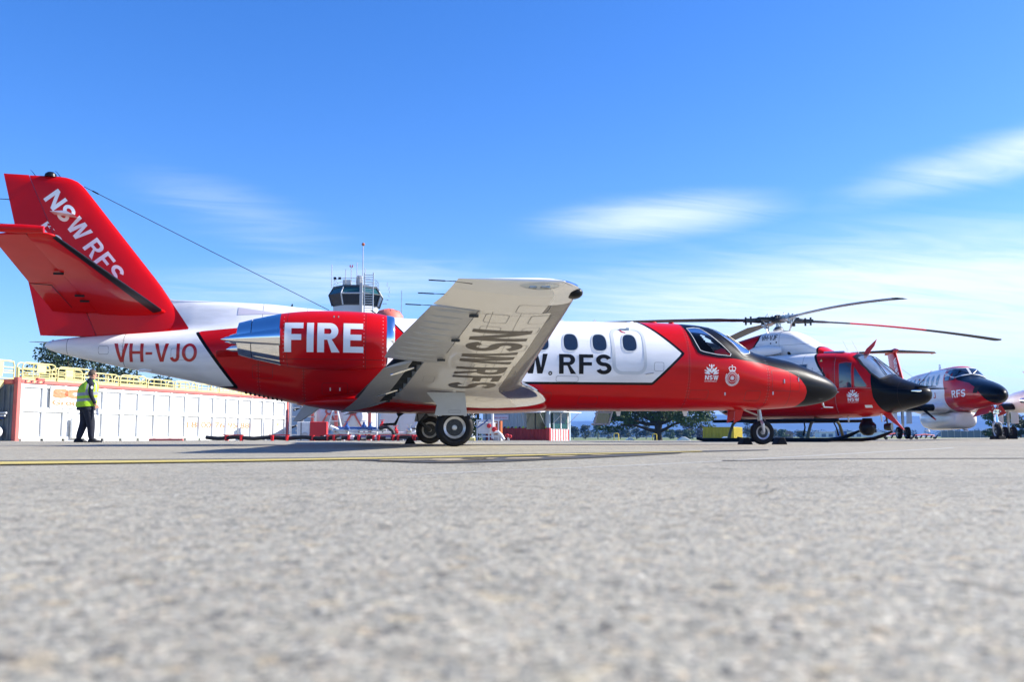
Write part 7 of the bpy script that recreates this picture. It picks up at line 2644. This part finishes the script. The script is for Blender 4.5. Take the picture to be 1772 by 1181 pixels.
kinds = {M_LEAFD: 'dark green', M_LEAF: 'fresh green', M_LEAFG: 'grey green', M_LEAFR: 'russet tinged'}
ORD = 'first second third fourth fifth sixth seventh eighth ninth tenth eleventh twelfth thirteenth fourteenth fifteenth sixteenth seventeenth eighteenth nineteenth'.split()
far.sort(key=lambda q: q[0])
for k, (px, D, hh_, ww, m) in enumerate(far):
    small_tree('field_tree', px, D, hh_, ww, m, 100 + k, '%s tree, %s from the left in the far row below the hills' % (kinds[m], ORD[k]), GR, 900, 0.30, 0.12)
bl = []
rw = random.Random(21)
for k in range(240):
    px = 880 + 980 * rw.random()
    D = rw.uniform(880, 1050)
    x_, y_, z_ = at(px, D)
    hh_ = rw.uniform(2.6, 4.6)
    bl.append((x_, y_, z_ + hh_ * 0.8, rw.uniform(3, 7), rw.uniform(3, 6), hh_))
wood = crown_obj('distant_woodland', bl, 16000, 0.85, 31, M_LEAFG, None)
tag(wood, 'long dark wood far across the airfield under the hills', 'wood', kind='stuff')
small_tree('round_tree', 1722, 96, 3.3, 4.0, M_LEAF, 55, 'bushy green tree beyond the nose wheel of the turboprop', None, 2600, 0.13, 0.08)
small_tree('round_tree', 1762, 100, 2.6, 3.4, M_LEAFD, 56, 'dark shrub at the right edge behind the turboprop wheels', None, 1500, 0.13, 0.06)
small_tree('dark_tree', 826, 66, 5.2, 3.4, M_LEAFD, 57, 'dark leafy tree behind the filling stand', None, 3200, 0.12, 0.05)
dk = small_tree('dark_tree', 118, 66, 6.9, 6.4, M_LEAFD, 58, 'dense dark evergreen tree behind the container railings', None, 9000, 0.13, 0.02)
small_tree('dark_tree', 205, 72, 6.2, 5.5, M_LEAFD, 59, 'second dense dark tree behind the railings under the jet tail', None, 6000, 0.13, 0.02)
small_tree('dark_tree', 270, 74, 5.4, 5.5, M_LEAFD, 60, 'third dark tree behind the railings below the registration letters', None, 5000, 0.13, 0.02)


# pointed conifers above the engine
def conifer(px, D, hgt, wid, seed, label):
    r = np.random.RandomState(seed)
    e = empty('conifer', at(px, D), 0, label, 'tree', 'conifers above the engine')
    MB().tube([(0, 0, -0.2), (0, 0, hgt * 0.97)], [0.3, 0.03], 8).build('trunk', M_BARK, e)
    bl = []
    for k in range(60):
        t_ = (k + 0.5) / 60
        rr_ = wid * 0.5 * (1 - t_) ** 0.75
        a = k * 2.4
        bl.append((rr_ * 0.5 * math.cos(a), rr_ * 0.5 * math.sin(a), hgt * (0.05 + 0.93 * t_), rr_ * 0.6 + 0.12, rr_ * 0.6 + 0.12, hgt * 0.02 + 0.15))
    crown_obj('crown', bl, 4200, 0.28, seed, M_LEAFD, e)


conifer(489, 150, 21.9, 3.4, 71, 'left tip of the three dark pointed conifers above the engine')
conifer(495.5, 152, 21.6, 2.8, 72, 'middle and lowest of the three dark pointed conifers above the engine')
conifer(502, 150, 22.1, 3.2, 73, 'right and tallest of the three dark pointed conifers above the engine')
# leafless tree
br = empty('bare_tree', at(447, 140), 0, 'leafless purple grey tree showing above the jet spine', 'tree')
MB().tube([(0, 0, 0), (0.1, 0, 8), (0, 0, 16)], [0.45, 0.35, 0.2], 8).build('trunk', M_BARK, br)
rb = random.Random(5)
for k in range(26):
    z0 = rb.uniform(13.0, 16.5)
    a = rb.uniform(0, 6.28)
    l = rb.uniform(1.2, 3.1)
    p0 = Vector((0, 0, z0))
    p1 = p0 + Vector((l * 0.6 * math.cos(a), l * 0.6 * math.sin(a), rb.uniform(0.8, 2.2)))
    p2 = p1 + Vector((l * 0.5 * math.cos(a + 0.3), l * 0.5 * math.sin(a + 0.3), rb.uniform(0.8, 2.4)))
    p2.z = min(p2.z, 20.9 - 0.1 * l * l * rb.random())
    b = MB().tube([p0, p1, p2], [0.10, 0.05, 0.02], 5)
    for q in range(9):
        s0 = p1.lerp(p2, rb.random())
        e0 = s0 + Vector((rb.uniform(-0.7, 0.7), rb.uniform(-0.7, 0.7), rb.uniform(0.2, 1.0)))
        e0.z = min(e0.z, 21.2)
        b.tube([s0, e0], [0.03, 0.012], 4)
    b.build('branch', M_TWIG, br)
for k, (px, D, hh_, ww) in enumerate(((60, 210, 8, 12), (300, 220, 7, 12), (420, 230, 7, 12))):
    small_tree('hidden_tree', px, D, hh_, ww, M_LEAFD, 80 + k, 'dark tree far behind the white container, ' + ('leftmost', 'middle', 'rightmost')[k] + ' of three', 'trees behind the container', 1600, 0.4, 0.05)

# ================================================================ haze
bpy.context.view_layer.update()
hm = bpy.data.materials.new('air_haze')
hm.use_nodes = True
hn = hm.node_tree
hn.nodes.clear()
ho = hn.nodes.new('ShaderNodeOutputMaterial')
hv = hn.nodes.new('ShaderNodeVolumePrincipled')
hv.inputs['Color'].default_value = HAZE_COL
hv.inputs['Density'].default_value = HAZE_D
hv.inputs['Anisotropy'].default_value = 0.0
hn.links.new(hv.outputs[0], ho.inputs['Volume'])
hz = MB().box((0, 5800, 80), (22000, 12800, 190)).build('haze', hm, None, 0)
tag(hz, kind='stuff')
